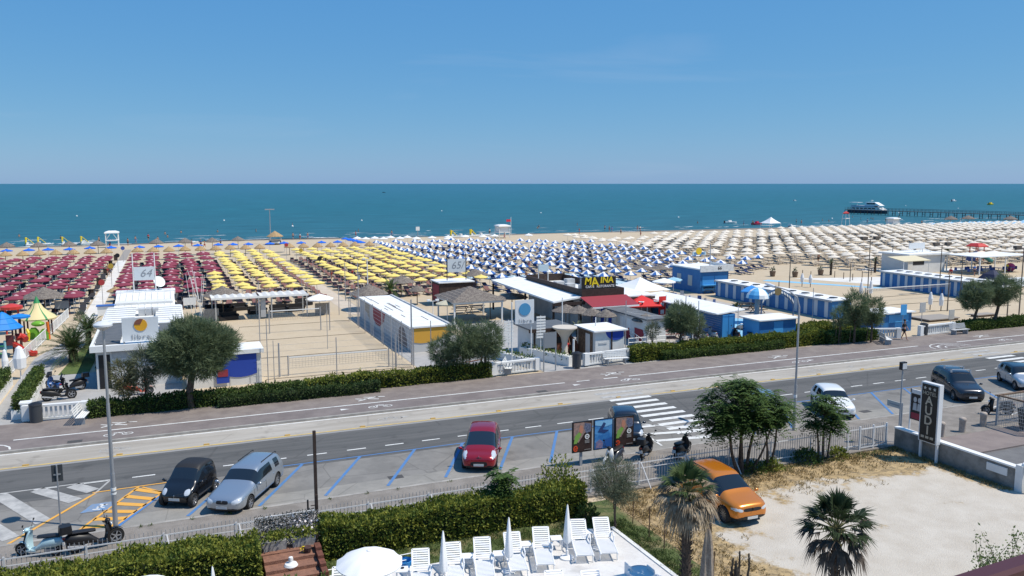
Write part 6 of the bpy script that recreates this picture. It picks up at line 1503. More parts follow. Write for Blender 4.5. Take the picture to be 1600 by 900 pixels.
sp_ = straw_u(1.05,2.25,.7,straw); sb = merged(sp_,'straw_umbrella'); k = 0
for u in [-25.3,-22.7,-20.3,-17.8,-15.2,-12.6,-10.0,-5.1,-2.5,.1,2.8,5.4,8.0,10.6,13.2,15.8,21.3,23.8,26.4,28.8,31.3,33.6,36.4]:
    v = 159.6 - max(0,u-20) * .06; dup(sb,(u,v+rng.normal(0,.3),0),rng.uniform(0,1),'%s golden straw umbrella from the left in the row behind the coloured umbrellas'%ORD[k],'golden straw umbrellas'); k += 1
gp_ = straw_u(1.45,2.6,.8,thatch); gb = merged(gp_,'straw_umbrella'); k = 0
for u, v in [(-28.5,182),(-22.9,179.6),(-17.7,179.8),(-12.75,180.2),(-2.2,181),(3.24,181.3),(8.47,180.8)]:
    dup(gb,(u,v,beach_z(u,v)),rng.uniform(0,1),'%s big grey thatched umbrella from the left on the open sand by the water'%ORD[k],'big grey thatched umbrellas by the water'); k += 1
for i, (px,py,lab) in enumerate([(1512,352,'broad straw umbrella near the pier at the far right, largest of three'),(1485,353,'straw umbrella near the pier, left of the largest'),(1578,353,'straw umbrella near the pier at the right picture edge')]):
    o = dup(gb,(*P(px,py,-.4),-.5),0,lab); o.scale = (1.5,1.5,1.3)
    o.data = o.data.copy(); o.data.materials[0] = straw
o = dup(gb,(13.7,182.6,-.2),0,'tall golden straw umbrella left of the thatched beach hut'); o.data = o.data.copy(); o.data.materials[0] = straw
for pr0 in (bp,wp,lp,sp_,gp_): drop(pr0)
for o_ in (fb,wb,lb_,sb,gb): bpy.data.objects.remove(o_)
for o_ in COL.objects:
    if o_.get('label') and not o_.get('category') and o_.parent is None and o_.get('kind') is None: s_ = o_.name.startswith('straw'); o_['category'] = 'straw umbrella' if s_ else 'beach umbrella'; o_.name = 'straw_umbrella' if s_ else 'flat_umbrella'
# thatched beach hut
u, v = P(430,381,-.3); t = thing('beach_hut','thatched hut with dark counter near the water, by the tall lamp post','hut',(u,v,-.35)); t.scale = (.62,.62,.72); MB().lathe([(3.0,2.4),(3.05,2.5),(1.6,3.4),(.1,4.2),(.001,4.3)],n=12).build('thatch_roof',straw,t)
MB().box(-2,2,-1.6,1.6,0,1.1).build('counter',black,t); MB().box(-1.6,1.6,-1.65,-1.61,.3,.9).build('counter_front',white,t)
for x in (-2,2):
    for y in (-1.5,1.5): MB().cyl((x,y,0),(x,y,2.6),.08,n=6).build('post',white,t)
u, v = P(423,379,-.3); h = PV(423,328,v)[1]; tag(MB().cyl((u,v,-.4),(u,v,h),.12,.08,8).box(u-1.1,u+1.1,v-.15,v+.15,h,h+.25).build('beach_floodlight',metal),'tall slim floodlight mast standing by the thatched beach hut','light mast')
u, v = P(653,380,-.3); h = PV(653,357,v)[1]; t = thing('beach_sign','small square white sign on a post before the sea','sign',(u,v,-.4)); MB().cyl((0,0,0),(0,0,h),.07,n=6).build('post',metal,t); MB().box(-.45,.45,-.04,.04,h-.1,h+.8).build('panel',white,t)
# white pavilion, lifeguard towers
def pavilion(px,py,wd,h,label,roofm=white,walls=False):
    u, v = P(px,py,-.4); t = thing('lifeguard_hut',label,'lifeguard hut',(u,v,-.5)); H_ = wd / 2; b = MB()
    b.loft([[(x*H_*s,y*H_*s,z) for x,y in ((-1,-1),(1,-1),(1,1),(-1,1))] for s,z in ((1.1,h),(1.05,h+.25),(.5,h+.5))]); b.build('roof',roofm,t)
    for x in (-1,1):
        for y in (-1,1): MB().cyl((x*H_*.92,y*H_*.92,0),(x*H_*.92,y*H_*.92,h),.09,n=6).build('leg',white,t)
    MB().box(-H_,H_,-H_,H_,h*.45,h*.52).build('platform',white,t)
    if walls: MB().box(-H_*.85,H_*.85,-H_*.8,H_*.8,h*.53,h*.99).build('cabin',white,t)
    else:
        for s in (-1,1): MB().cyl((s*H_*.9,-H_,h*.5),(s*H_*.2,-H_,h*.97),.05,n=5).build('brace',white,t)
    return t
pavilion(176,385,2.7,3.1,'white framed open shelter at the water end of the white walkway'); pavilion(785,371,3.1,3.0,'white lifeguard cabin on legs by the water beside a red flag',walls=True); pavilion(1395,354,3.0,2.6,'white lifeguard hut below the moored boat',walls=True)
u, v = P(795,371,-.4); t = thing('red_flag','small red flag on a white mast beside the lifeguard cabin','flag',(u+.6,v,-.5)); MB().cyl((0,0,0),(0,0,5.4),.06,n=6).build('mast',white,t); MB().box(-1.3,-.06,-.02,.02,4.2,4.8).build('cloth',mat('flag_red',(.55,.03,.06),.7),t)
u, v = P(1321,352,-.4); t = thing('watch_tower','white watch chair tower with a red roof near the water on the right','tower',(u,v,-.5))
for x in (-.8,.8):
    for y in (-.8,.8): MB().cyl((x*1.2,y*1.2,0),(x*.8,y*.8,4.0),.08,n=6).build('leg',white,t)
MB().box(-.9,.9,-.9,.9,2.3,2.5).build('platform',white,t); MB().lathe([(1.4,4.0),(1.4,4.2),(.001,4.9)],n=4).build('roof',mat('roof_red',(.50,.05,.05),.7),t)
# pedal boats
def pedal(px,py,rz,label,slide=True):
    u, v = P(px,py,-.6); t = thing('pedal_boat',label,'pedal boat',(u,v,beach_z(u,v)),R(rz)); b = MB()
    for s in (-1,1): b.loft([[(x,s*.6+y*.22,z) for y,z in ((-1,.35),(-.6,.05),(.6,.05),(1,.35))] for x in (-1.6,1.3)]).loft([[(1.3,s*.6+y*.22,z) for y,z in ((-1,.35),(-.6,.05),(.6,.05),(1,.35))],[(1.9,s*.6+y*.04,z) for y,z in ((-1,.5),(-.6,.4),(.6,.4),(1,.5))]])
    b.build('hull',white,t); MB().box(-1.5,1.2,-.7,.7,.36,.5).box(-1.4,-.9,-.6,.6,.5,.95).build('deck',white,t)
    if slide: MB().add([(-1.2,-.3,1.9),(-1.2,.3,1.9),(.2,.3,.55),(.2,-.3,.55),(-1.2,-.3,2.05),(-1.2,.3,2.05),(.2,.3,.7),(.2,-.3,.7)],[(3,2,1,0),(4,5,6,7),(0,1,5,4),(1,2,6,5),(2,3,7,6),(3,0,4,7)]).box(-1.5,-1.2,-.35,.35,.5,2.05).build('slide',mat('slide_yellow',(.80,.62,.03),.5),t)
pedal(51,382,20,'white pedal boat with yellow slide at the far left of the shore'); pedal(70,381,15,'white pedal boat with yellow slide, second from the left shore end'); pedal(108,381,10,'white pedal boat with yellow slide behind a grey thatched umbrella'); pedal(123,380,190,'plain white pedal boat next to the yellow slides',False); pedal(137,380,15,'white pedal boat with a tall yellow slide left of the shelter')
pedal(297,379,10,'plain white pedal boat between grey thatched umbrellas',False); pedal(742,369,10,'white pedal boat with yellow slide left of the lifeguard cabin'); pedal(712,371,5,'white pedal boat at the start of the boat line left of the lifeguard cabin'); pedal(726,370,5,'white pedal boat in the boat line left of the lifeguard cabin, middle one',False); pedal(757,368,5,'plain white pedal boat nearest the lifeguard cabin',False)
pedal(1237,353,20,'pedal boat near the blue tarpaulin by the water on the right',False)
# walkway furniture
def lollipop(px,py,tpy,m,label):
    u, v = P(px,py); h = PV(px,tpy,v)[1]; t = thing('round_sign',label,'sign',(u,v,0)); MB().cyl((0,0,0),(0,0,h),.03,n=6).build('post',metal,t); MB().lathe([(.001,-.03),(.33,-.03),(.33,.03),(.001,.03)],(0,-.05,h-.3),18,axis='y').build('disc',m,t)
lollipop(161,476,437,mat('sign_red',(.45,.05,.05),.6),'round red sign on a pole along the white walkway'); lollipop(175,448,412,mat('sign_ochre',(.50,.34,.05),.6),'round ochre sign on a pole along the white walkway'); lollipop(185,427,396,black,'round black sign on a pole along the white walkway'); lollipop(193,410,385,mat('sign_blue',(.05,.10,.35),.6),'blue sign on the pole furthest along the white walkway')
lollipop(500,434,401,black,'dark round sign on a pole right of the sand path'); lollipop(471,416,388,mat('sign_ochre',(.50,.34,.05),.6),'ochre round sign on a pole right of the sand path'); lollipop(448,405,380,mat('sign_red',(.45,.05,.05),.6),'red round sign at the sea end of the sand path')
for i, (px,py,s) in enumerate([(143,465,1),(155,446,.9),(165,430,.8),(173,417,.8),(181,407,.75)]):
    u, v = P(px,py); o = MB().box(u-.28,u+.28,v-.25,v+.25,0,.95).box(u-.32,u+.32,v-.28,v+.28,.95,1.0).build('sand_bin',mat('brown_box',(.05,.035,.028),.7)); tag(o,'%s dark wooden box along the left side of the white walkway, nearest first'%ORD[i],'box')
# play area at the far left
def plaything(): pass
t = thing('play_tower','playground tower with a blue tiered roof and dark red panels at the left edge','play tower',(*P(8,557),0)); t.scale = (.74,.74,.82); pb = mat('slide_blue',(.02,.22,.62),.4)
MB().lathe([(1.85,2.7),(1.9,2.8),(1.35,3.25),(1.35,3.3),(.9,3.7),(.9,3.75),(.35,4.2),(.001,4.35)],n=12).build('roof',pb,t)
for x in (-1,1):
    for y in (-1,1): MB().cyl((x*1.0,y*1.0,0),(x,y,2.8),.09,n=8).build('post',mat('dark_maroon_post',(.07,.02,.02),.6),t)
MB().box(-1,1,-1,1,1.1,1.2).build('floor',mat('play_floor',(.05,.20,.30),.6),t)
for x0, x1 in ((-1.0,-.35),(.35,1.0)): MB().box(x0,x1,-1.08,-1.0,1.2,2.2).build('panel',mat('dark_maroon_panel',(.12,.03,.035),.5),t)
MB().tube([(1.0,.4,1.7),(1.6,.6,1.75),(2.0,.2,1.5)],.35,10).build('tube_top',mat('slide_red',(.55,.05,.035),.4),t)
MB().loft([[(1.0+x,-.9+y-w_/2*0,z) for y,z in ((-.35,zz+.3),(-.3,zz),(.3,zz),(.35,zz+.3))] for x,zz in ((0,1.2),(.5,.85),(1.1,.35),(1.7,.12),(1.9,.12))] if False else [[(1.0+x,-.9+y,zz+z) for y,z in ((-.42,.32),(-.36,0),(.36,0),(.42,.32),(.5,.3),(.42,-.08),(-.42,-.08),(-.5,.3))] for x,zz in ((0,1.2),(.5,.9),(1.1,.4),(1.7,.14),(2.1,.12))]).build('slide',mat('slide_red',(.55,.05,.035),.4),t,smooth=True)
MB().tube([(-1.2,-1.2,.1),(-1.2,-1.2,1.2),(.2,-1.2,1.2)],.06,6).tube([(-1.2,-1.3,.9),(.4,-1.3,.3)],.08,6).build('green_frame',mat('play_green',(.03,.25,.08),.5),t)
MB().cyl((.25,-1.15,.1),(.25,-1.15,1.7),.12,n=8).build('light_blue_tube',mat('play_cyan',(.25,.50,.55),.5),t)
t = thing('play_pavilion','play pavilion with a cream onion roof striped green','play pavilion',(*P(61,526),0)); t.scale = (.70,.70,.72); gg = mat('play_green',(.03,.25,.08),.5); cr = mat('roof_cream',(.70,.58,.30),.6)
MB().lathe([(2.15,2.25),(2.2,2.4),(1.95,2.65),(1.3,3.1),(.75,3.6),(.4,4.2),(.15,4.8),(.001,5.1)],n=48,mfn=lambda i,j: 1 if (i%8 == 0 or j > 4) else 0).build('roof',[cr,gg],t,smooth=True)
for x in (-1,1):
    for y in (-1,1): MB().cyl((x*1.35,y*1.35,0),(x*1.35,y*1.35,2.4),.1,n=8).build('post',mat('dark_maroon_post',(.07,.02,.02),.6),t)
t = thing('playhouse','lime green toy house with arched openings under the cream roof','playhouse',(*P(58,531),0)); t.scale = (.72,.72,.8); lm = mat('lime_plastic',(.16,.40,.03),.4)
b = MB()
for dx, hh in ((-.9,1.3),(.25,1.1)):
    b.slab_v([(dx,0),(dx+.25,0),(dx+.25,hh*.55),(dx+.45,hh*.72),(dx+.65,hh*.72),(dx+.85,hh*.55),(dx+.85,0),(dx+1.1,0),(dx+1.1,hh*.7),(dx+.8,hh),(dx+.3,hh),(dx,hh*.7)],-.7,-.6)
    b.slab_v([(dx,0),(dx+1.1,0),(dx+1.1,hh*.7),(dx+.8,hh),(dx+.3,hh),(dx,hh*.7)],.5,.6)
b.build('arched_wall',lm,t); MB().ell((.2,.1,1.75),(.75,.6,.3)).build('dome_roof',lm,t,smooth=True); MB().cyl((1.3,0,0),(1.2,0,1.9),.16,n=8).build('orange_post',mat('play_orange',(.70,.16,.02),.5),t); MB().tube([(-.8,-.9,.1),(-.7,-.9,.9),(-.9,-.6,1.3)],.16,8).build('yellow_tube',mat('play_yellow',(.75,.55,.03),.5),t)
t = thing('play_canopy','small blue round canopy on a dark post beside the blue-roofed tower','play canopy',(*P(34,545),0)); MB().lathe([(.8,2.6),(.8,2.75),(.001,2.95)],n=14).build('roof',pb,t); MB().cyl((0,0,0),(0,0,2.7),.1,n=8).build('post',mat('dark_maroon_post',(.07,.02,.02),.6),t)
t = thing('play_slide','red toy hood slide behind the blue-roofed tower','slide',(*P(21,522),0)); MB().lathe([(.9,2.3),(.9,2.55),(.3,2.75),(.001,2.8)],n=12).cyl((-.5,0,0),(-.5,0,2.4),.08).cyl((.5,0,0),(.5,0,2.4),.08).build('red_hood',mat('slide_red',(.55,.05,.035),.4),t)
t = thing('closed_parasol','closed white parasol leaning beside the white picket fence at lower left','parasol',(*P(33,592),0)); MB().lathe([(.02,.6),(.38,.8),(.42,1.5),(.2,2.2),(.02,2.35)],n=10).build('canopy',whitecanvas,t); MB().cyl((0,0,0),(0,0,.7),.04).build('pole',white,t)
t = thing('closed_parasol','thin closed white parasol at the left edge by the planter hedge','parasol',(*P(10,592),0)); MB().lathe([(.02,.3),(.2,.5),(.22,1.3),(.1,2.0),(.02,2.1)],n=10).build('canopy',whitecanvas,t); MB().cyl((0,0,0),(0,0,.4),.03).build('pole',white,t)
# right-hand bar with white pergola
V0 = 86.0
t = thing('beach_bar','white beach bar with a flat roof and a cream awning behind the further striped row','building',(100,90,0))
u0, z0 = PV(1412,462,90); u1, z1 = PV(1475,440,90)
MB().box(u0+.5,u0+8.2,90,95,0,2.75).build('wall',whitewall,t,w=True); MB().box(u0+.2,u0+8.6,89.6,95.4,2.752,3.0).build('roof',roofwhite,t,w=True)
MB().add([(u0-4.2,86.6,2.3),(u0+1.2,86.6,2.3),(u0+1.2,89.55,2.75),(u0-4.2,89.55,2.75),(u0-4.2,86.6,2.38),(u0+1.2,86.6,2.38),(u0+1.2,89.55,2.83),(u0-4.2,89.55,2.83)],[(3,2,1,0),(4,5,6,7),(0,1,5,4),(1,2,6,5),(2,3,7,6),(3,0,4,7)]).build('awning',mat('cream_awning',(.62,.55,.38),.8),t,w=True)
for x in (u0-4,u0+1): MB().cyl((x,86.8,0),(x,86.8,2.3),.06,n=6).build('post',white,t,w=True)
vpanel('window',t,u0+1.5,u0+3.8,1.3,2.0,90,black)
t = thing('pergola','long white pergola roof on thin posts right of the white beach bar','pergola',(u0+15,88,0)); MB().box(u0+8.7,u0+20,84.5,90.5,2.62,2.74).build('roof',roofwhite,t,w=True)
for x in (u0+9,u0+14.5,u0+19.8):
    for y in (84.7,90.3): MB().box(x-.07,x+.07,y-.07,y+.07,0,2.62).build('post',white,t,w=True)
for i in range(7):
    x = u0 + 9.5 + (i%4) * 2.7; y = 86 + (i // 4) * 2.2; k = thing('cafe_table','%s blue cafe table under the long white pergola'%ORD[i],'table',(x,y,0),group='blue tables under the pergola'); MB().cyl((0,0,.70),(0,0,.75),.55,n=12).build('tabletop',mat('cafe_blue',(.03,.08,.30),.5),k); MB().cyl((0,0,0),(0,0,.7),.05,n=6).build('leg',metal,k)
    for s in (-1,1): MB().box(s*.9-.22,s*.9+.22,-.22,.22,.42,.46).box(s*1.1-.02,s*1.1+.02,-.22,.22,.46,.9).build('stool',mat('cafe_blue',(.03,.08,.30),.5),k)
v = 92.0; u0b, zb = PV(1420,389,v); u1b, zt_ = PV(1445,379,v); t = thing('raised_signboard','raised white board on slanted white struts above the white beach bar','signboard',((u0b+u1b)/2,v,3.0))
MB().box(u0b,u1b,v-.05,v+.05,zb,zt_).build('board',mat('board_white',(.70,.72,.73),.5),t,w=True)
for a, c in (((u0b+.3,zb),(u0b+2.2,3.0)),((u1b-.3,zb),(u1b+1.6,3.0)),((u1b-.6,zb),(u0b+2.2,3.0)),((u0b-.6,zb-.8),(u0b-2.2,3.0)),((u1b-.4,zb),(u1b-.4,3.0))): MB().cyl((a[0],v,a[1]),(c[0],v,c[1]),.07,n=6).build('strut',white,t,w=True)
t = thing('play_tower','play tower with a red roof and a yellow slide at the far right','play tower',(*P(1525,411),0)); t.scale = (.58,.58,.72)
MB().loft([[(x*s,y*s,z) for x,y in ((-1,-1),(1,-1),(1,1),(-1,1))] for s,z in ((2.1,3.9),(2.1,4.1),(1.2,4.7),(.9,4.75))]).build('roof',mat('slide_red',(.55,.05,.035),.4),t)
for x in (-1.3,1.3):
    for y in (-1.3,1.3): MB().cyl((x,y,0),(x,y,4),.14,n=8).build('post',mat('slide_red',(.55,.05,.035),.4),t)
MB().box(-1.4,1.4,-1.4,1.4,1.5,1.6).build('floor',mat('play_floor',(.05,.20,.30),.6),t); MB().box(-.2,1.3,-1.45,-1.35,1.6,2.8).build('yellow_panel',mat('play_yellow',(.75,.55,.03),.5),t); MB().box(-3.2,-1.5,-1,1,.6,2.0).build('side_cabin',mat('play_blue',(.06,.10,.28),.5),t)
MB().tube([(1.4,0,1.9),(2.6,-.6,1.6),(3.3,-1.6,1.0),(2.8,-2.6,.5),(1.6,-3.0,.3)],.5,10).build('slide',mat('play_yellow',(.75,.55,.03),.5),t,smooth=True); MB().tube([(.3,-1.4,1.9),(.8,-2.6,1.4),(1.6,-4.0,.5)],.5,10).build('green_tube',mat('play_teal',(.05,.22,.18),.5),t,smooth=True)
for i, (px,py,c,lab) in enumerate([(1550,468,(.03,.035,.07),'dark blue igloo-shaped toy tent right of the pergola')]):
    t = thing('toy_tent',lab,'tent',(*P(px,py-20),0)); MB().loft([[(x*s,y*s,z) for x,y in ((-1,-1),(1,-1),(1,1),(-1,1))] for s,z in ((1.5,0),(1.4,.8),(.8,1.7),(.1,2.2))]).build('tent_cloth',mat('tent_navy',c,.8),t)
t = thing('bouncy_toy','magenta and yellow toy by the white slatted deck at the right edge','toy',(*P(1578,424),0)); t.scale = (.7,.7,.7); MB().ell((0,0,.9),(1.1,1.0,1.0)).build('ball',mat('magenta_toy',(.40,.04,.18),.5),t,smooth=True); MB().tube([(-.9,0,1.3),(-2.4,-.5,.3)],.35,8).build('slide',mat('play_yellow',(.75,.55,.03),.5),t)
t = thing('deck','white slatted terrace deck at the right edge behind the tamarisks','deck',(*P(1580,445),0)); b = MB()
for i in range(9): b.box(-6,9,-3.2+i*.8,-2.7+i*.8,.28,.34)
b.build('slats',white,t)
# closed parasols, poles and flower tubs on the right-hand sand
for i, (px,py,tp_,lab) in enumerate([(1253,448,422,'closed pale parasol, left of two near the nearer striped row'),(1266,449,424,'closed pale parasol, right of two near the nearer striped row'),(1345,466,435,'closed white parasol behind the clump of tamarisks'),(1360,466,433,'closed white parasol right of the clump of tamarisks'),(1453,484,450,'closed white parasol in front of the further striped row, left one'),(1470,486,452,'closed dark and white parasol in front of the further striped row, right one')]):
    u, v = P(px,py); h = PV(px,tp_,v)[1]; t = thing('closed_parasol',lab,'parasol',(u,v,0)); MB().lathe([(.03,.5),(.2,.6),(.24,1.2),(.1,h-.5),(.03,h-.4)],n=8).build('canopy',whitecanvas,t); MB().cyl((0,0,0),(0,0,h),.05,n=6).build('pole',darkwood,t)
for i, (px,py,tp_) in enumerate([(1355,467,375),(1393,424,382),(1467,460,384),(1592,492,390),(1480,486,430),(1233,455,400),(1328,440,410),(1500,466,400),(1573,500,470),(1233-17,470,440)]):
    u, v = P(px,py); h = PV(px,tp_,v)[1]; b = MB().cyl((u,v,0),(u,v,h),.07,.05,6)
    if i in (0,2,3): b.box(u-1.3,u+1.3,v-.1,v+.1,h,h+.1).box(u-1.4,u-.6,v-.2,v+.2,h+.1,h+.4).box(u+.6,u+1.4,v-.2,v+.2,h+.1,h+.4)
    tag(b.build('tall_pole',mat('brown_pole',(.12,.10,.085),.7)),'%s tall slim pole on the right-hand sand, listed nearest the clump of tamarisks first'%ORD[i],'pole')
for i, (px,py,lab) in enumerate([(1242,433,'brown tub with a small plant, left one on the right-hand sand'),(1282,430,'brown tub with a small plant before the raised palms'),(1207,432,'square brown planter box behind the arch lamp')]):
    t = thing('flower_tub',lab,'planter',(*P(px,py),0)); MB().lathe([(.001,0),(.32,0),(.45,.8),(.001,.8)],n=10).build('tub',wood,t); quads('plant',leafset(rng.normal(0,.15,(40,3))+np.array([0,0,.95]),np.tile([0,0,.8],(40,1)),.4,.1,.7),oliveleaf,t)
for i, (px,py) in enumerate([(1304,434),(1318,436),(1332,438),(1347,434),(1361,430)]):
    u, v = P(px,py); tag(MB().cyl((u,v,0),(u,v,.95),.06,n=6).build('bollard',wood),'%s short wooden bollard along the pale blue edging near the striped cabins'%ORD[i],'bollard')
for i, (px,py,w_,d_,lab) in enumerate([(1460,499,4.2,2.4,'low grey wooden platform behind the right balustrade'),(1535,494,2.6,1.0,'small grey platform behind the right tamarisks')]):
    t = thing('wooden_platform',lab,'platform',(*P(px,py),0)); MB().box(-w_/2,w_/2,-d_/2,d_/2,.18,.26).build('deck_boards',mat('grey_boards',(.30,.27,.24),.9),t); MB().box(-w_/2+.1,w_/2-.1,-d_/2+.1,d_/2-.1,0,.178).build('frame',wood,t)
# court ropes on the right-hand sand
b = MB()
for v in (62,67.2,72.5): b.tube([(65.5+i*2.1,v+.1*math.sin(i*1.7),.03) for i in range(11)],.025,4)
tag(b.build('court_rope',mat('dark_rope',(.10,.08,.06),.9)),'dark boundary ropes on the sand between the striped cabin rows','rope')
vnet('red-banded net before the further striped cabin row',73.2,86.5,69.8,1.6,1.25)
# ------------------------------------------------------------ pier and boat
A = Vector((*P(1322,334,SEA_Z),0)); B = Vector((*P(1650,346,SEA_Z),0)); dd = (B-A).normalized(); nn = Vector((-dd.y,dd.x,0)); L = (B-A).length
t = thing('pier','long wooden pier on piles reaching out to the moored boat','pier',(A+B)/2); pm_ = mat('pier_wood',(.10,.10,.10),.9)
MB().prism([tuple((A+nn*1.1).xy),tuple((A-nn*1.1).xy),tuple((B-nn*1.1).xy),tuple((B+nn*1.1).xy)],1.0,1.25).build('deck',pm_,t,w=True)
n = int(L/3.6)
for i in range(n+1):
    b = MB()
    for s in (-1,1): p = A + dd * (L*i/n) + nn * s; b.cyl(p+Vector((0,0,-2)),p+Vector((0,0,1.0)),.16,n=6)
    p = A + dd * (L*i/n); b.cyl(p-nn+Vector((0,0,.2)),p+nn+Vector((0,0,.2)),.08,n=5); b.build('pile_bent',pm_,t,w=True)
b = MB()
for s in (-1,1):
    for z in (1.75,2.25): b.cyl(A+nn*s+Vector((0,0,z)),B+nn*s+Vector((0,0,z)),.045,n=4)
    for i in range(int(L/1.8)): p = A + dd * (1.8*i) + nn * s; b.cyl(p+Vector((0,0,1.2)),p+Vector((0,0,2.27)),.05,n=4)
b.build('handrail',pm_,t,w=True)
a0 = Vector((*P(1334,332,SEA_Z),SEA_Z)); b0 = Vector((*P(1393,334,SEA_Z),SEA_Z)); BL = 19.0
t = thing('excursion_boat','white two-deck excursion boat moored at the end of the pier','boat',(a0+b0)/2-Vector((3.0,0,0)),math.atan2(b0.y-a0.y,b0.x-a0.x)); kx = (b0-a0).length / BL
def bx(x): return x * kx
MB().loft([[(bx(x),y*w_,z) for y,z in ((-1,1.7),(-.8,-.3),(.8,-.3),(1,1.7))] for x,w_ in ((-9.0,2.2),(-4,2.5),(4,2.5),(7.5,1.6),(9.6,.15))]).build('hull',mat('hull_dark_blue',(.035,.045,.075),.4),t,smooth=True)
MB().box(bx(-7.4),bx(6.0),-2.1,2.1,1.72,3.0).build('lower_cabin',white,t); MB().loft([[(bx(x),y*2.1,z) for y,z in ((-1,1.72),(1,1.72),(1,zt2),(-1,zt2))] for x,zt2 in ((6.0,3.0),(8.2,1.9))]).build('bow_deck',white,t)
b = MB()
for i in range(6): b.box(bx(-6.6+i*2.0),bx(-5.2+i*2.0),-2.13,2.13,2.15,2.75)
b.build('window',glass,t)
MB().box(bx(-7.2),bx(4.2),-2.15,2.15,3.0,3.75).build('upper_rail',mat('boat_grey',(.40,.42,.50),.6),t); MB().loft([[(bx(x),y*1.8,z) for y,z in ((-1,3.75),(1,3.75),(.9,zt2),(-.9,zt2))] for x,zt2 in ((-.5,5.4),(4.2,5.4),(7.2,3.8))]).build('wheelhouse',white,t); MB().box(bx(.4),bx(4.6),-1.83,1.83,4.4,5.0).build('wheelhouse_window',glass,t)
MB().box(bx(-8.6),bx(-4.0),-2.0,2.0,5.1,5.25).build('aft_canopy',white,t); MB().cyl((bx(-8.2),-1.8,1.7),(bx(-7.2),-1.8,5.1),.1,n=5).cyl((bx(-4.4),-1.8,3.7),(bx(-4.4),-1.8,5.1),.1,n=5).build('canopy_strut',white,t); MB().cyl((bx(1.8),0,5.4),(bx(1.8),0,6.6),.1,n=5).box(bx(1.3),bx(2.3),-.6,.6,6.1,6.25).build('radar_mast',white,t)
def rib(px,py,label,s=1.0,m=white,rz=20):
    u, v = P(px,py,SEA_Z); t = thing('small_boat',label,'boat',(u,v,SEA_Z),R(rz)); MB().loft([[(x*s,y*w_*s,z*s) for y,z in ((-1,.6),(-.7,-.1),(.7,-.1),(1,.6))] for x,w_ in ((-2.6,1.0),(1.2,1.0),(2.4,.5),(3.0,.05))]).build('hull',m,t,smooth=True); MB().box(-.8*s,.4*s,-.4*s,.4*s,.55*s,1.2*s).build('console',m,t); MB().box(-2.9*s,-2.5*s,-.2*s,.2*s,.2*s,1.1*s).build('outboard_motor',black,t)
rib(1141,349,'white motor dinghy just off the beach before the cream umbrellas',.95,rz=0); rib(1183,351,'small red boat close to the pointed white tent',1.0,mat('boat_red',(.50,.03,.08),.5)); rib(1490,315,'small white boat far out above the pier',1.5); rib(1548,320,'yellow pedal craft on the water above the pier at right',1.4,mat('slide_yellow',(.80,.62,.03),.5)); rib(1242,314,'tiny white buoy-like boat far out left of the excursion boat',.8); rib(600,301,'tiny dark boat far out on the left part of the sea',1.0,black)
for i, px in enumerate([1376,1394,1404,1500,1495]): pass
bu = MB(); 
for i, (px,py) in enumerate([(1394,333),(1404,333),(1415,322),(1497,326),(1300,342),(565,345),(845,333),(457,354),(350,345),(690,330),(1060,340),(120,338)]):
    u, v = P(px,py,SEA_Z); tag(MB().ell((u,v,SEA_Z+.1),(.35,.35,.35)).build('buoy',white,smooth=True),'%s small white float on the water'%ORD[i],'buoy','small white floats')
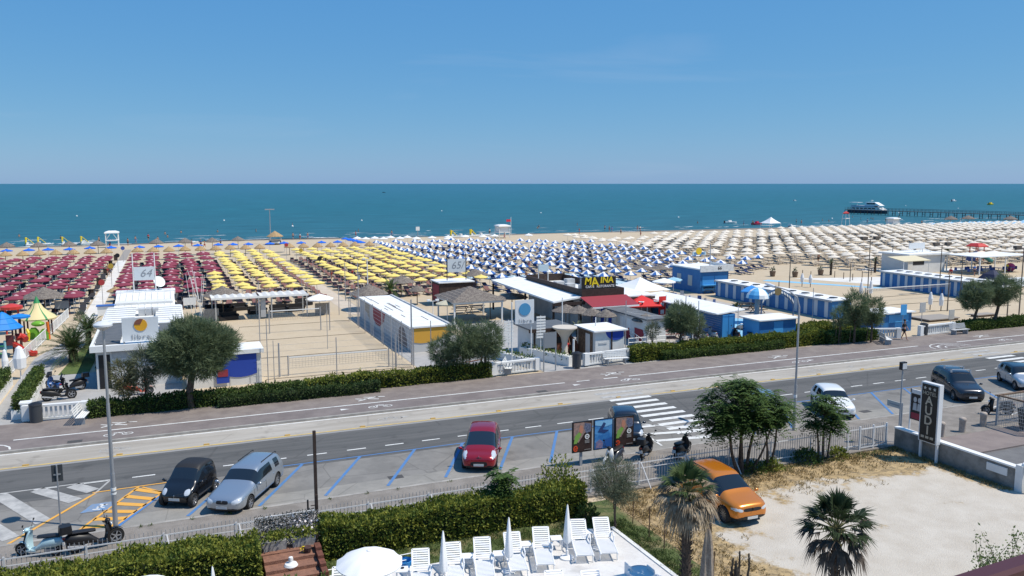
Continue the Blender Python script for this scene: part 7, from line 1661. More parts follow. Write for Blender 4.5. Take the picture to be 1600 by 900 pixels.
# ------------------------------------------------------------ people
def person_mesh(J,E,rad,name,m,sub=2):
    me = bpy.data.meshes.new(name); me.from_pydata(J,E,[]); o = bpy.data.objects.new(name,me); COL.objects.link(o)
    md = o.modifiers.new('s','SKIN'); 
    if not me.skin_vertices: pass
    for i, sv in enumerate(me.skin_vertices[0].data): sv.radius = rad[i] if isinstance(rad[i],tuple) else (rad[i],rad[i]); sv.use_root = (i == 0)
    ms = o.modifiers.new('b','SUBSURF'); ms.levels = sub; q = evalmesh(o); bpy.data.objects.remove(o)
    q.materials.clear(); q.materials.append(m)
    for p in q.polygons: p.use_smooth = True
    return q
def ensure_skin(me):
    pass
def make_person(pose,shirt,shorts,hair,sit=False):
    # joints: 0 pelvis 1 waist 2 chest 3 neck 4 head-low 5 head-top 6,7,8,9 left leg 10..13 right leg 14..17 left arm 18..21 right arm
    st = pose; lf, rf = {'stand': ((.09,.02),(-.09,-.02)),'walk': ((.08,.28),(-.08,-.26)),'sit': ((.1,.45),(-.1,.45))}[st]
    if st == 'sit':
        pz = .48; legs = [[(.1,.02,.48),(.11,.42,.50),(.11,.46,.10),(.11,.58,.04)],[(-.1,.02,.48),(-.11,.42,.50),(-.11,.46,.10),(-.11,.58,.04)]]
    else:
        pz = .92; legs = [[(s*.09,0,.88),(s*.10,f[1]*.55+.04,.50),(f[0],f[1],.10),(f[0],f[1]+.16,.04)] for s,f in ((1,lf),(-1,rf))]
    sw = .18 if st == 'walk' else .04
    J = [(0,0,pz),(0,0,pz+.16),(0,0,pz+.42),(0,.0,pz+.56),(0,.01,pz+.64),(0,.02,pz+.78)]
    E = [(0,1),(1,2),(2,3),(3,4),(4,5)]; rad = [(.135,.10),(.125,.09),(.155,.10),.055,.082,.088]
    for L_ in legs:
        k = len(J); J += L_; E += [(0,k),(k,k+1),(k+1,k+2),(k+2,k+3)]; rad += [.085,.056,.040,.034]
    for s, sg in ((1,-1),(-1,1)):
        k = len(J); J += [(s*.19,0,pz+.48),(s*.25,sg*sw*.4,pz+.22),(s*.26,sg*sw+.06,pz-.02),(s*.26,sg*sw+.10,pz-.10)]; E += [(2,k),(k,k+1),(k+1,k+2),(k+2,k+3)]; rad += [.050,.040,.030,.034]
    body = person_mesh(J,E,rad,'person',skin)
    parts = []
    if shirt: parts.append(('shirt',person_mesh([J[1],J[2],(0,0,pz+.50),J[14],J[15],J[18],J[19]] if True else [],[(0,1),(1,2),(1,3),(3,4),(1,5),(5,6)],[(.15,.115),(.175,.12),.10,.068,.055,.068,.055],'shirt',shirt)))
    if shorts: parts.append(('shorts',person_mesh([J[0],J[6],tuple((Vector(J[6])*.35+Vector(J[7])*.65)),J[10],tuple((Vector(J[10])*.35+Vector(J[11])*.65))],[(0,1),(1,2),(0,3),(3,4)],[(.155,.12),.11,.085,.11,.085],'shorts',shorts)))
    hm = MB().ell((0,-.012,pz+.80),(.098,.105,.10),n=12,m=8); ho = hm.build('hair',hair,None,smooth=True); hq = ho.data; bpy.data.objects.remove(ho); parts.append(('hair',hq))
    fm_ = MB(); fm_.ell((.035,.105,pz+.73),(.013,.01,.011)).ell((-.035,.105,pz+.73),(.013,.01,.011)); fe = fm_.build('eyes',black); parts.append(('eyes',fe.data)); bpy.data.objects.remove(fe)
    nm_ = MB().ell((0,.115,pz+.695),(.014,.022,.025)); ne = nm_.build('nose',skin); parts.append(('nose',ne.data)); bpy.data.objects.remove(ne)
    return body, parts
hairm = mat('dark_hair',(.02,.014,.010),.8); hairb = mat('light_hair',(.22,.13,.06),.8)
PV_ = {}
def person(px,py,label,pose='stand',shirt=None,shorts=None,hair=None,face=180,z=0,s=1.0,loc=None,detail=True):
    key = (pose,shirt.name if shirt else 0,shorts.name if shorts else 0,(hair or hairm).name)
    if key not in PV_: PV_[key] = make_person(pose,shirt,shorts,hair or hairm)
    body, parts = PV_[key]; u, v = loc or P(px,py,z)
    o = bpy.data.objects.new('person',body); COL.objects.link(o); o.location = (u,v,z); o.rotation_euler = (0,0,R(face)); o.scale = (s,) * 3; tag(o,label,'person')
    for nm, q in parts:
        if not detail and nm in ('eyes','nose'): continue
        c = bpy.data.objects.new(nm,q); COL.objects.link(c); c.parent = o
    return o
cw, cn, cr_, cb, cg, cp_ = white, mat('navy_cloth',(.02,.03,.07),.8), mat('red_cloth',(.45,.03,.04),.8), mat('blue_cloth',(.05,.15,.45),.8), mat('black_cloth',(.02,.02,.022),.8), mat('pink_cloth',(.60,.18,.25),.8)
person(1412,531,'person in dark top and black shorts walking past the right entrance','walk',cg,cg,hairm,200,.12)
person(885,555,'person in a bathing suit standing beside the white funnel column','stand',None,cr_,hairm,190,0); person(864,560,'person in a red brown swimsuit before the arc mural of the kiosk','stand',None,cn,hairm,170,0)
person(708,572,'person in a white shirt seated behind the tamarisks beside the cabins','sit',cw,cn,hairm,20,.1); person(445,484,'person sitting under the right canopy of the pergola','sit',cg,cn,hairm,150,0)
person(402,488,'person sitting under the left canopy of the pergola','sit',cn,cn,hairm,200,0); person(835,573-20,'person in a pink top behind the flowered planter','sit',cp_,cw,hairm,120,0)
person(169,430,'person walking on the white walkway, left of a pair','walk',None,cr_,hairm,0,0); person(173,432,'person walking on the white walkway, right of a pair','walk',None,cn,hairm,0,0)
person(518,436,'person standing by the first yellow column right of the sand path','stand',None,cr_,hairm,100,0); person(1452,430,'person in blue under the long white pergola','stand',cb,cn,hairm,190,0,loc=(109,84))
person(1456,462,'person sitting behind the further striped row at the pergola','sit',cr_,cn,hairm,100,0,loc=(106,85.5))
pp = [(458,374),(469,375),(481,374),(232,376),(247,381),(314,386),(320,388),(738,368),(765,367),(788,374),(945,361),(952,362),(956,363),(970,367),(996,361),(1000,362),(1001,370),(905,366),(1176,352),(1162,353),(1244,350),(1252,351),(1355,349),(1384,347),(1390,348),(200,384),(172,388),(212,380),(155,381),(1500,350),(1440,352),(556,371),(612,370),(345,384),(300,386)]
for i, (px,py) in enumerate(pp):
    sh = [None,cw,None,cr_,None,cb,None][i%7]; so_ = [cn,cr_,cb,cg,cp_][i%5]
    person(px,py,'%s of the small bathers along the water line: person in swimwear'%ORD[i],'walk' if i%3 == 0 else 'stand',sh,so_,hairb if i%6 == 5 else hairm,float(rng.uniform(0,360)),-.75,detail=False)['group'] = 'bathers along the water line'
for i, (px,py) in enumerate([(258,366),(283,364),(262,371),(340,363),(457,352),(840,357),(842,355),(1332,340),(1345,343),(1361,342),(1364,343),(1404,340),(400,362),(95,373),(560,362),(902,352),(1090,349),(30,370),(1285,345),(1295,346)]):
    u, v = P(px,py,SEA_Z); o = person(0,0,'%s swimmer from a scattered group, standing waist deep in the shallow sea'%ORD[i],'stand',None,cn,hairm,float(rng.uniform(0,360)),SEA_Z-.95,loc=(u,v),detail=False); o['group'] = 'swimmers in the shallows'
for k, pt in enumerate([(12,127),(24.5,118),(36.5,113),(45,102),(53,119),(61,106),(69,126),(92,118),(103,109),(118,127),(-11,108),(-16,121),(1.5,118),(27,101),(34,99),(49,142),(57,134),(75,112),(31.5,126),(14.5,134)]):
    person(0,0,'%s of the beach guests standing among the umbrella rows'%ORD[k],'stand',[None,cw,cr_,None][k%4],[cn,cr_,cb,cg,cp_][k%5],hairm,float(rng.uniform(0,360)),0,loc=pt,detail=False)['group'] = 'guests among the umbrellas'
# ------------------------------------------------------------ near side: fences, signs, garden
fm_ = mat('fence_white',(.66,.66,.66),.5); pk = mat('fence_grey_picket',(.32,.33,.34),.5)
FV = 30.42
t = thing('street_fence','long white and grey iron picket fence between the sidewalk and the hotel garden','fence',(13,FV,.1))
us_ = [-8+2.45*i for i in range(18)]
for i, u in enumerate(us_[:-1]):
    u2 = us_[i+1]; b = MB()
    for k in range(17): x = u + (k+.5) * (u2-u) / 17; b.box(x-.009,x+.009,FV-.009,FV+.009,.15,1.30)
    b.build('pickets',pk,t,w=True)
    b = MB(); b.box(u,u2,FV-.03,FV-.011,1.08,1.125).box(u,u2,FV-.03,FV-.011,.24,.28)
    if u < 20: b.box(u,u2,FV-.03,FV-.011,.84,.87)
    b.build('rails',fm_,t,w=True)
for i, u in enumerate(us_):
    MB().box(u-.03,u+.03,FV-.06,FV-.03,.05,1.2).build('post',fm_,t,w=True)
    if -2 < u < 24: MB().cyl((u+.1,FV-.02,1.1),(u+.28,FV-.62,.05),.03,n=5).build('brace',fm_,t,w=True)
t = thing('fence_gate','white iron double gate in the fence beside the concrete wall','gate',(32.8,30.3,.05))
for u in (31.85,32.75,33.65): MB().box(u-.04,u+.04,30.22,30.30,0,1.3).build('gate_post',fm_,t,w=True)
for a in (31.9,32.8):
    MB().box(a,a+.82,30.2,30.23,.18,.23).box(a,a+.82,30.2,30.23,1.13,1.18).build('gate_frame',fm_,t,w=True); b = MB()
    for k in range(7): b.box(a+.08+k*.11,a+.095+k*.11,30.205,30.22,.2,1.15)
    b.build('gate_bars',pk,t,w=True)
# concrete wall with white coping
cw_ = mat('old_concrete',(.26,.25,.23),.9,col2=(.16,.155,.14),vs_=1.4,bump=.4,bs=10)
t = thing('garden_wall','grey stained concrete wall with white coping along the gravel lot','wall',(34.15,26.8,0)); MB().box(34.04,34.30,23.55,30.1,-.05,1.02).build('wall',cw_,t,w=True); MB().box(34.0,34.34,23.5,30.1,1.022,1.10).build('coping',white,t,w=True)
MB().box(33.99,34.38,23.2,23.52,0,1.22).build('end_pier',whitewall,t,w=True); MB().tube([(34.15,23.05,0),(34.15,23.0,1.0),(34.15,23.1,1.2),(34.15,23.3,1.28)],.1,8).build('white_pipe',white,t,w=True); MB().box(33.99,34.035,23.9,24.9,.55,.9).build('pale_plate',whitewall,t,w=True)
# hotel sign standing along the wall
t = thing('hotel_sign','tall dark vertical sign reading HOTEL AUDI with three stars in a white frame','sign',(33.85,27.9,0)); zt = PU(1448,597,33.75)[1]; zb = .95
ya, yb = 27.35, 28.4
MB().box(33.72,33.98,ya,yb,zb,zt).build('frame',mat('sign_frame_white',(.70,.70,.70),.4),t,w=True); MB().box(33.69,33.717,ya+.08,yb-.08,zb+.05,zt-.08).build('panel',mat('sign_black',(.025,.023,.022),.4),t,w=True)
for y in (ya+.06,yb-.06): MB().box(33.8,33.9,y-.05,y+.05,0,zb).build('leg',mat('sign_frame_white',(.70,.70,.70),.4),t,w=True)
LF = (R(90),0,R(-90)); tan_ = mat('sign_tan_lettering',(.46,.40,.31),.6); yc = (ya+yb) / 2; Ht = zt - zb
for i, ch in enumerate('AUDI'): text(ch,Ht*.205,(33.68,yc,zt-Ht*(.30+.165*i)),LF,tan_,t,bold=.012)
text('HOTEL',Ht*.085,(33.68,yc,zt-Ht*.175),LF,tan_,t); 
for k in range(3): MB().box(33.675,33.688,yc+(k-1)*.26-.09,yc+(k-1)*.26+.09,zb+Ht*.07,zb+Ht*.11).build('small_pale_mark',tan_,t,w=True)
for k in (-1,0,1):
    st = [(yc+k*.27+(.095 if i%2 == 0 else .04)*math.cos(math.pi/2+i*math.pi/5),zt-Ht*.09+(.095 if i%2 == 0 else .04)*math.sin(math.pi/2+i*math.pi/5)) for i in range(10)]
    MB().slab_u(st,33.675,33.688).build('star',mat('star_pale',(.55,.52,.46),.6),t,w=True)
t = thing('poster_frame','white metal frame holding a black, white and dark red poster left of the hotel sign','poster stand',(34.5,29.3,0)); yz = 34.5; y1_, zt1 = PU(1428,607,yz); y2_, _z = PU(1446,612,yz)
yp0, yp1 = 28.75, 29.65; zt1 = PU(1428,608,yz)[1]
MB().box(yz-.03,yz+.03,yp0,yp0+.06,0,zt1).box(yz-.03,yz+.03,yp1-.06,yp1,0,zt1).box(yz-.03,yz+.03,yp0,yp1,zt1-.2,zt1).build('frame',fm_,t,w=True)
pz0 = zt1 - 1.55; MB().box(yz-.04,yz+.02,yp0+.06,yp1-.06,pz0,zt1-.22).build('poster',black,t,w=True)
MB().box(yz-.05,yz-.042,yp0+.12,yp1-.12,pz0+.06,pz0+.36).build('poster_red_band',wine,t,w=True)
hd = MB()
for dy in (-.13,.13): hd.slab_u([(29.2+dy+.10*math.cos(a*math.pi/6),zt1-.50+.14*math.sin(a*math.pi/6)) for a in range(12)],yz-.05,yz-.042).slab_u([(29.2+dy-.12,pz0+.5),(29.2+dy+.12,pz0+.5),(29.2+dy+.09,zt1-.68),(29.2+dy-.09,zt1-.68)],yz-.05,yz-.042)
hd.build('poster_figures',mat('poster_grey',(.45,.45,.45),.6),t,w=True)
# floodlight on a pole, street name sign
t = thing('floodlight_post','grey post with a square floodlight at the corner of the concrete wall','lamp',(34.4,30.15,.05)); MB().cyl((0,0,0),(0,0,4.0),.045,.035,8).build('pole',greymetal,t); MB().box(-.17,.17,-.10,.08,4.0,4.4).build('housing',black,t); MB().box(-.14,.14,-.13,-.102,4.04,4.34).build('lamp_glass',lens,t)
t = thing('street_name_sign','grey street name plate on a post next to the floodlight','street sign',(34.75,30.35,.05)); MB().cyl((0,0,0),(0,0,2.15),.04,n=8).build('post',greymetal,t); MB().box(-.02,.02,.0,.95,1.80,2.12).build('plate',mat('plate_grey',(.42,.44,.42),.5),t); MB().box(-.03,-.021,.18,.80,1.93,1.98).build('name_line',letter,t)
for i, (u,v,lab) in enumerate([(37.6,30.25,'stone bollard nearest the hotel sign'),(39.35,30.38,'stone bollard in the middle of three on the plaza'),(41.35,30.67,'stone bollard nearest the bin enclosure')]):
    t = thing('stone_bollard',lab,'bollard',(u,v,.096)); MB().lathe([(.001,0),(.17,0),(.17,.62),(.19,.66),(.19,.74),(.14,.80),(.001,.81)],n=14).build('stone',mat('bollard_stone',(.42,.36,.31),.9,col2=(.33,.28,.24),vs_=6),t,smooth=True,angle=50)
marking('plaza_parking_lines',[line((44.2,32.9),(46.3,33.3),.1),line((44.2,32.9),(44.0,31.9),.1),line((44.9,31.6),(47,32.1),.1)],.108,wpaint)
t = thing('bin_enclosure','metal mesh enclosure with a wooden rim around waste bins at the right edge','enclosure',(44.5,29.4,.096)); b = MB()
for (x0,y0,x1,y1) in ((42.2,30.5,46.6,30.9),(42.2,28.2,42.2,30.5)):
    for j in range(8): z = .12 + j * .2; b.box(min(x0,x1)-.01,max(x0,x1)+.01,min(y0,y1)-.01,max(y0,y1)+.01 if x0 == x1 else min(y0,y1)+.01,z+.1,z+.112)
    n = 22
    for k in range(n+1): x = x0 + (x1-x0) * k / n; y = y0 + (y1-y0) * k / n if x0 == x1 else y0; b.box(x-.006,x+.006,y-.006,y+.006,.1,1.75)
b.build('mesh_panel',metal,t,w=True)
for (x,y) in ((42.2,30.5),(44.4,30.5),(46.6,30.5),(42.2,28.2)): MB().box(x-.05,x+.05,y-.05,y+.05,.09,1.85).build('post',greymetal,t,w=True)
MB().box(42.1,46.7,30.44,30.58,1.78,1.86).box(42.14,42.26,28.2,30.44,1.78,1.86).build('top_rim',wood,t,w=True)
for i, (u,v,m,lab) in enumerate([(43.1,29.3,mat('bin_dark',(.035,.045,.05),.5),'dark wheeled waste bin inside the mesh enclosure'),(44.6,29.5,mat('bin_green',(.05,.12,.06),.5),'green waste container inside the mesh enclosure')]):
    t = thing('waste_bin',lab,'waste bin',(u,v,.11)); MB().loft([[(x*s,y*s,z) for x,y in ((-.4,-.4),(.4,-.4),(.4,.4),(-.4,.4))] for s,z in ((.75,.05),(1,1.05))]).build('container',m,t); MB().loft([[(x*s,y*s,z) for x,y in ((-.43,-.43),(.43,-.43),(.43,.43),(-.43,.43))] for s,z in ((1,1.055),(1,1.1),(.7,1.22))]).build('lid',m,t)
# street lamps
t = thing('street_lamp','tall grey lamp post with a flat round head at the left, beside the orange bay','street lamp',(-2.45,34.55,.05)); MB().cyl((0,0,0),(0,0,2.2),.095,.09,12).cyl((0,0,2.2),(0,0,5),.075,.065,12).cyl((0,0,5),(0,0,7.95),.055,.05,12).build('pole',metal,t,smooth=True); MB().lathe([(.001,7.9),(.12,7.9),(.34,8.05),(.34,8.12),(.2,8.22),(.001,8.26)],n=20).build('lamp_head',mat('lamp_white',(.62,.64,.66),.35),t,smooth=True)
b = MB(); b.cyl((0,0,1.5),(0,0,1.62),.105,n=12).cyl((0,0,1.35),(0,0,1.42),.104,n=12); b.build('sticker',white,t)
u, v = 31.1, 34.15; t = thing('street_lamp','tall grey lamp post with a curved arm reaching over the road at the right','street lamp',(u,v,.05)); b = MB(); b.cyl((0,0,0),(0,0,2.6),.085,.075,12).cyl((0,0,2.6),(0,0,6.9),.06,.05,12)
tx, tz = PV(1212,449,35.6); b.tube([(0,0,6.9),(-.1,.08,7.4),(-.45,.35,7.75),(-1.0,.8,7.95),(tx-u,35.6-v,tz-.05)],.038,8); b.build('pole',metal,t,smooth=True)
e = Vector((tx-u,35.6-v,tz-.05)); dv = Vector((e.x+.45,e.y-.35,0)).normalized(); b = MB(); sd = Vector((-dv.y,dv.x,0)); b.loft([[tuple(e+dv*a+sd*w_*y+Vector((0,0,z*hh+a*.12))) for y,z in ((-1,0),(-.6,1),(.6,1),(1,0),(.6,-.6),(-.6,-.6))] for a,w_,hh in ((-.1,.05,.04),(.2,.13,.08),(.6,.16,.08),(.85,.10,.05))]); b.build('lamp_head',mat('lamp_white',(.62,.64,.66),.35),t,smooth=True)
MB().cyl((0,0,1.9),(0,0,2.05),.09,n=12).build('sticker',white,t)
t = thing('traffic_sign','square traffic sign seen from its dark back on a thin pole at left','traffic sign',(-4.3,34.2,.1)); MB().cyl((0,0,0),(0,0,2.85),.03,n=8).build('pole',metal,t); MB().box(-.19,.19,.03,.05,2.2,2.85).build('panel',mat('sign_back',(.05,.055,.06),.5),t); MB().box(-.12,.12,.0,.03,2.45,2.5).build('bracket',metal,t)
t = thing('wooden_pole','dark brown pole rising from the garden trellis','pole',(4.68,30.2,0)); MB().box(-.055,.055,-.055,.055,0,4.35).build('pole',darkwood,t); MB().box(-.05,.05,-.11,-.056,0,1.9).cyl((0,-.09,1.5),(-.22,-.09,1.5),.02,n=5).build('side_post',darkwood,t)
t = thing('wooden_pole','short dark post beside the tall brown pole at the trellis corner','pole',(4.35,30.1,0)); MB().box(-.03,.03,-.03,.03,0,1.75).build('pole',black,t)
# advertising panels
def ad(u0,u1,label,kind):
    t = thing('advertising_panel',label,'billboard',((u0+u1)/2,33.55,.1)); z0, z1 = .80, 2.30; W_ = u1 - u0; y = 33.52
    MB().box(u0,u1,33.53,33.60,z0,z1).build('frame',black,t,w=True); MB().box(u0+.04,u1-.04,y,33.529,z0+.04,z1-.04).build('poster',mat('poster_'+kind,(.035,.02,.018) if kind == 'dark' else (.03,.16,.42),.35,col2=(.05,.03,.025) if kind == 'dark' else (.10,.32,.62),vs_=3,lo=.4,hi=.65),t,w=True)
    y2 = y - .004
    def pp_(nm,poly,m,k=0): MB().slab_v([(u0+W_*a,z0+(z1-z0)*c) for a,c in poly],y-.012-k*.003,y-.009-k*.003).build(nm,m,t,w=True)
    if kind == 'dark':
        pp_('upper_picture',[(.05,.97),(.55,.97),(.95,.92),(.95,.72),(.6,.62),(.3,.32),(.05,.45)],mat('poster_pink',(.38,.24,.20),.6,col2=(.22,.16,.14),vs_=6)); pp_('blue_spheres',[(.62,.95),(.92,.9),(.94,.66),(.70,.60),(.58,.78)],mat('poster_blue_dark',(.06,.08,.14),.4,col2=(.18,.2,.28),vs_=12),1)
        pp_('green_sleeve',[(.05,.30),(.20,.30),(.46,.60),(.34,.68),(.12,.55)],mat('poster_green',(.20,.36,.07),.6),2); pp_('hand',[(.34,.66),(.46,.60),(.55,.74),(.50,.86),(.38,.90),(.33,.78)],mat('poster_skin',(.50,.22,.14),.6),2)
        rr_ = [(.15+.12*math.cos(R(a)),.14+.10*math.sin(R(a))) for a in range(0,331,30)] + [(.15+.065*math.cos(R(a)),.14+.055*math.sin(R(a))) for a in range(330,-1,-30)]; pp_('orange_letter',rr_,mat('poster_orange',(.60,.07,.02),.6),3); pp_('orange_letter_bar',[(.08,.12),(.26,.12),(.26,.155),(.08,.155)],mat('poster_orange',(.60,.07,.02),.6),4)
        q = [(.74+.12*math.cos(R(a)),.50+.085*math.sin(R(a))) for a in range(0,361,30)] + [(.74+.07*math.cos(R(a)),.50+.05*math.sin(R(a))) for a in range(360,-1,-30)]; pp_('white_emblem',q,white,3); pp_('white_emblem_bar',[(.69,.49),(.79,.49),(.79,.515),(.69,.515)],white,4)
        for k in range(3): pp_('small_text_line',[(.62,.37-k*.04),(.86,.37-k*.04),(.86,.39-k*.04),(.62,.39-k*.04)],mat('poster_text',(.30,.29,.28),.6),3)
        pp_('bottom_text_line',[(.6,.07),(.93,.07),(.93,.085),(.6,.085)],mat('poster_text',(.30,.29,.28),.6),3)
    else:
        pp_('pale_water',[(.05,.95),(.95,.95),(.95,.80),(.6,.74),(.05,.82)],mat('poster_pale_blue',(.22,.48,.72),.5)); pp_('dark_shape',[(.2,.6),(.5,.9),(.62,.84),(.45,.66),(.8,.62),(.55,.54)],mat('poster_navy',(.02,.05,.16),.5),1); pp_('blue_deck',[(.5,.05),(.95,.05),(.95,.38),(.55,.32)],mat('poster_mid_blue',(.02,.10,.33),.5),1); pp_('pink_figures',[(.08,.06),(.45,.05),(.48,.24),(.30,.34),(.1,.26)],mat('poster_mauve',(.30,.20,.26),.5,col2=(.10,.14,.30),vs_=8),1)
    return t
ad(17.2,18.24,'black advertising panel with green sleeve and orange letter, standing alone on its post at left','dark'); ad(18.35,19.38,'blue underwater advertising panel in the middle of three','blue'); ad(19.5,20.55,'black advertising panel with green sleeve in front of the dark blue car','dark')
for i, (u,lab) in enumerate([(17.72,'dark steel post carrying the left advertising panel'),(19.44,'dark steel post between the middle and right advertising panels')]): tag(MB().box(u-.06,u+.06,33.61,33.70,.1,2.2).build('panel_post',greymetal),lab,'post')
# trellis with jasmine, planters, steps
t = thing('trellis','white lattice trellis overgrown with jasmine between the two hedges','trellis',(3.5,29.5,0)); b = MB(); lw = mat('lattice_white',(.60,.60,.60),.6)
for k in range(26):
    x = 2.45 + k * .085
    for s in (-1,1):
        x0 = x; x1 = x + s * .55; b.cyl((x0,29.5,.1),(x1,29.5+.01*s,.95),.007,n=4)
        b.cyl((x0,29.5,.95),(x1,29.5+.01*s,1.55),.007,n=4)
b.box(2.4,4.5,29.48,29.52,1.54,1.58); b.build('lattice',lw,t,w=True)
n = 5200; Pn = np.c_[rng.uniform(2.4,4.5,n),rng.normal(29.52,.09,n),rng.uniform(.05,1.58,n)]; quads('jasmine_leaves',leafset(Pn,np.tile([0,-.6,.3],(n,1)),.09,.035,.8),leafmat('jasmine_dark_leaves',(.03,.035,.03),(.08,.085,.075),6),t,w=True)
n = 1100; Pn = np.c_[rng.uniform(2.4,4.5,n),rng.normal(29.44,.06,n),rng.uniform(.1,1.6,n)]; quads('jasmine_flowers',leafset(Pn,np.tile([.2,-.6,.5],(n,1)),.075,.03,.6),mat('flower_white',(.62,.60,.58),.7),t,w=True)
terra = mat('terracotta_brick',(.27,.135,.09),.9,col2=(.20,.10,.07),vs_=6,bump=.4,bs=25)
t = thing('brick_steps','terracotta brick steps going down into the garden at the lower left','steps',(3.5,27.4,0))
for k in range(5): MB().box(2.5,4.25,28.35-.50*(k+1),28.35-.50*k,0,.62-.12*k).build('step',terra,t,w=True)
MB().box(2.3,4.45,28.36,28.9,0,.66).build('landing',terra,t,w=True)
b = MB()
for k in range(6): b.box(4.26,4.46,28.35-.45*(k+1),28.33-.45*k,0,.82-.10*k)
b.build('side_wall',mat('dark_red_brick',(.17,.06,.04),.9,col2=(.11,.045,.03),vs_=7),t,w=True)
def trough(u,v,label,fl=None,nfl=0):
    t = thing('flower_trough',label,'planter',(u,v,.66)); MB().loft([[(x*s,y*s,z) for x,y in ((-.42,-.17),(.42,-.17),(.42,.17),(-.42,.17))] for s,z in ((.9,0),(1,.3),(1.04,.34))]).build('trough',mat('stone_trough',(.36,.36,.35),.9,col2=(.24,.24,.235),vs_=7),t)
    n = 420; quads('leaves',leafset(np.c_[rng.normal(0,.3,n),rng.normal(0,.14,n),rng.uniform(.3,.62,n)],np.tile([0,0,.6],(n,1)),.12,.06,.8),hedgeleaf,t)
    if nfl: quads('flowers',leafset(np.c_[rng.normal(.1,.25,nfl),rng.normal(0,.14,nfl),rng.uniform(.5,1.1,nfl)],np.tile([0,-.4,.4],(nfl,1)),.11,.09,.6),fl,t)
trough(2.95,28.72,'grey stone trough with green plants, left of two on the brick landing'); trough(3.95,28.72,'grey stone trough with plants and white roses, right of two on the brick landing',mat('rose_white',(.70,.62,.60),.7),60)
t = thing('plant_pot','round dark pot with a yellow flower on the brick steps','plant pot',(4.0,28.1,.62)); MB().lathe([(.001,0),(.11,0),(.15,.2),(.12,.22),(.001,.2)],n=12).build('pot',mat('dark_clay',(.07,.035,.03),.8),t); quads('flower',leafset(rng.normal(0,.04,(30,3))+np.array([-.18,0,.16]),np.tile([0,0,.6],(30,1)),.08,.05,.8),mat('flower_yellow',(.65,.50,.03),.7),t)
t = thing('garden_lamp','white round garden ornament with a knob top standing on the brick steps','garden ornament',(3.35,27.55,.38)); MB().lathe([(.001,0),(.10,0),(.20,.06),(.24,.13),(.20,.20),(.10,.23),(.075,.28),(.085,.34),(.07,.42),(.001,.45)],n=20).build('ornament',white,t,smooth=True)
# --- loungers
def lounger_proto():
    t = thing('sun_lounger','x','sun lounger'); W_ = .31
    for s in (-1,1):
        MB().tube([(s*W_,-.98,.10+.2),(s*W_,-.9,.33),(s*W_,.25,.33),(s*W_,.35,.33)],.028,8).build('side_rail',plastic,t,smooth=True)
        MB().tube([(s*W_,-.12,.34),(s*(W_+.04),-.02,.50),(s*(W_+.04),.28,.55),(s*W_,.45,.46)],.026,8).build('armrest',plastic,t,smooth=True)
    b = MB()
    for k in range(13): y = -.94 + k * .093; b.box(-W_+.02,W_-.02,y,y+.062,.325-.03*(k == 0),.345)
    b.build('seat_slats',plastic,t)
    b = MB(); a = R(38); c, s_ = math.cos(a), math.sin(a); M = Matrix.Translation((0,.28,.34)) @ Matrix.Rotation(a,4,'X')
    for k in range(9): b.box(-W_+.05,W_-.05,.04+k*.085,.095+k*.085,-.01,.012,0,M)
    for s in (-1,1): b.box(s*(W_-.025)-.028,s*(W_-.025)+.028,0,.84,-.014,.018,0,M)
    b.box(-W_+.02,W_-.02,.80,.86,-.014,.018,0,M); b.build('backrest',plastic,t)
    for s in (-1,1):
        MB().cyl((s*W_,-.78,.32),(s*(W_+.01),-.84,0),.028,.022,8).build('leg',plastic,t); MB().cyl((s*W_,.30,.33),(s*(W_+.02),.42,0),.028,.022,8).build('leg',plastic,t); MB().cyl((s*(W_-.06),.62,.56),(s*W_,.70,0),.02,.02,8).build('rear_strut',plastic,t)
    return freeze(t)
lp_ = lounger_proto(); dir_ = Vector((-.27,-.963)); lrz = math.atan2(dir_.y,dir_.x) + math.pi / 2
for i, (hx,hy,lab) in enumerate([(657,860,'white slatted sun lounger right of the open white umbrella, first with an unhidden back'),(707,850,'white slatted sun lounger next to the closed parasol nearest the open umbrella'),(752,842,'white slatted sun lounger between the first two closed parasols'),(800,834,'white slatted sun lounger directly behind the middle closed parasol'),
                                    (842,826,'white slatted sun lounger left of the rightmost closed parasol'),(900,814,'white slatted sun lounger just right of the rightmost closed parasol'),(936,811,'sun lounger at the right end of the row with its back shaded blue grey'),(535,888,'white sun lounger half under the left side of the open umbrella'),(596,890,'white sun lounger under the right side of the open umbrella'),
                                    (864,894,'top of a white sun lounger cut by the bottom picture edge, left one'),(921,894,'top of a white sun lounger cut by the bottom picture edge, right one')]):
    u, v = P(hx,hy,.86); c = Vector((u,v)) + dir_ * .92; dup(lp_,(c.x,c.y,.05),lrz+float(rng.normal(0,.03)),lab,'white loungers on the sun deck')
drop(lp_)
def small_table(px,py,lab):
    t = thing('side_table',lab,'side table',(*P(px,py,.48),.05),lrz); MB().box(-.21,.21,-.21,.21,.40,.43).build('tabletop',plastic,t)
    for x in (-.18,.18):
        for y in (-.18,.18): MB().cyl((x,y,0),(x,y,.40),.022,n=6).build('leg',plastic,t)
for px, py, lab in [(628,889,'white plastic side table with a small dark ashtray beside the open umbrella'),(731,868,'white side table between the second and third full loungers'),(780,864,'white side table between the third and fourth full loungers'),(821,849,'white side table left of the lounger before the rightmost parasol'),(869,840,'white side table by the rightmost closed parasol base'),(919,830,'white side table in the shade before the last lounger')]: small_table(px,py,lab)
tag(MB().lathe([(.001,0),(.05,0),(.06,.03),(.001,.02)],(*P(629,888,.48),.482),12).build('ashtray',black),'small dark ashtray on the white side table','ashtray')
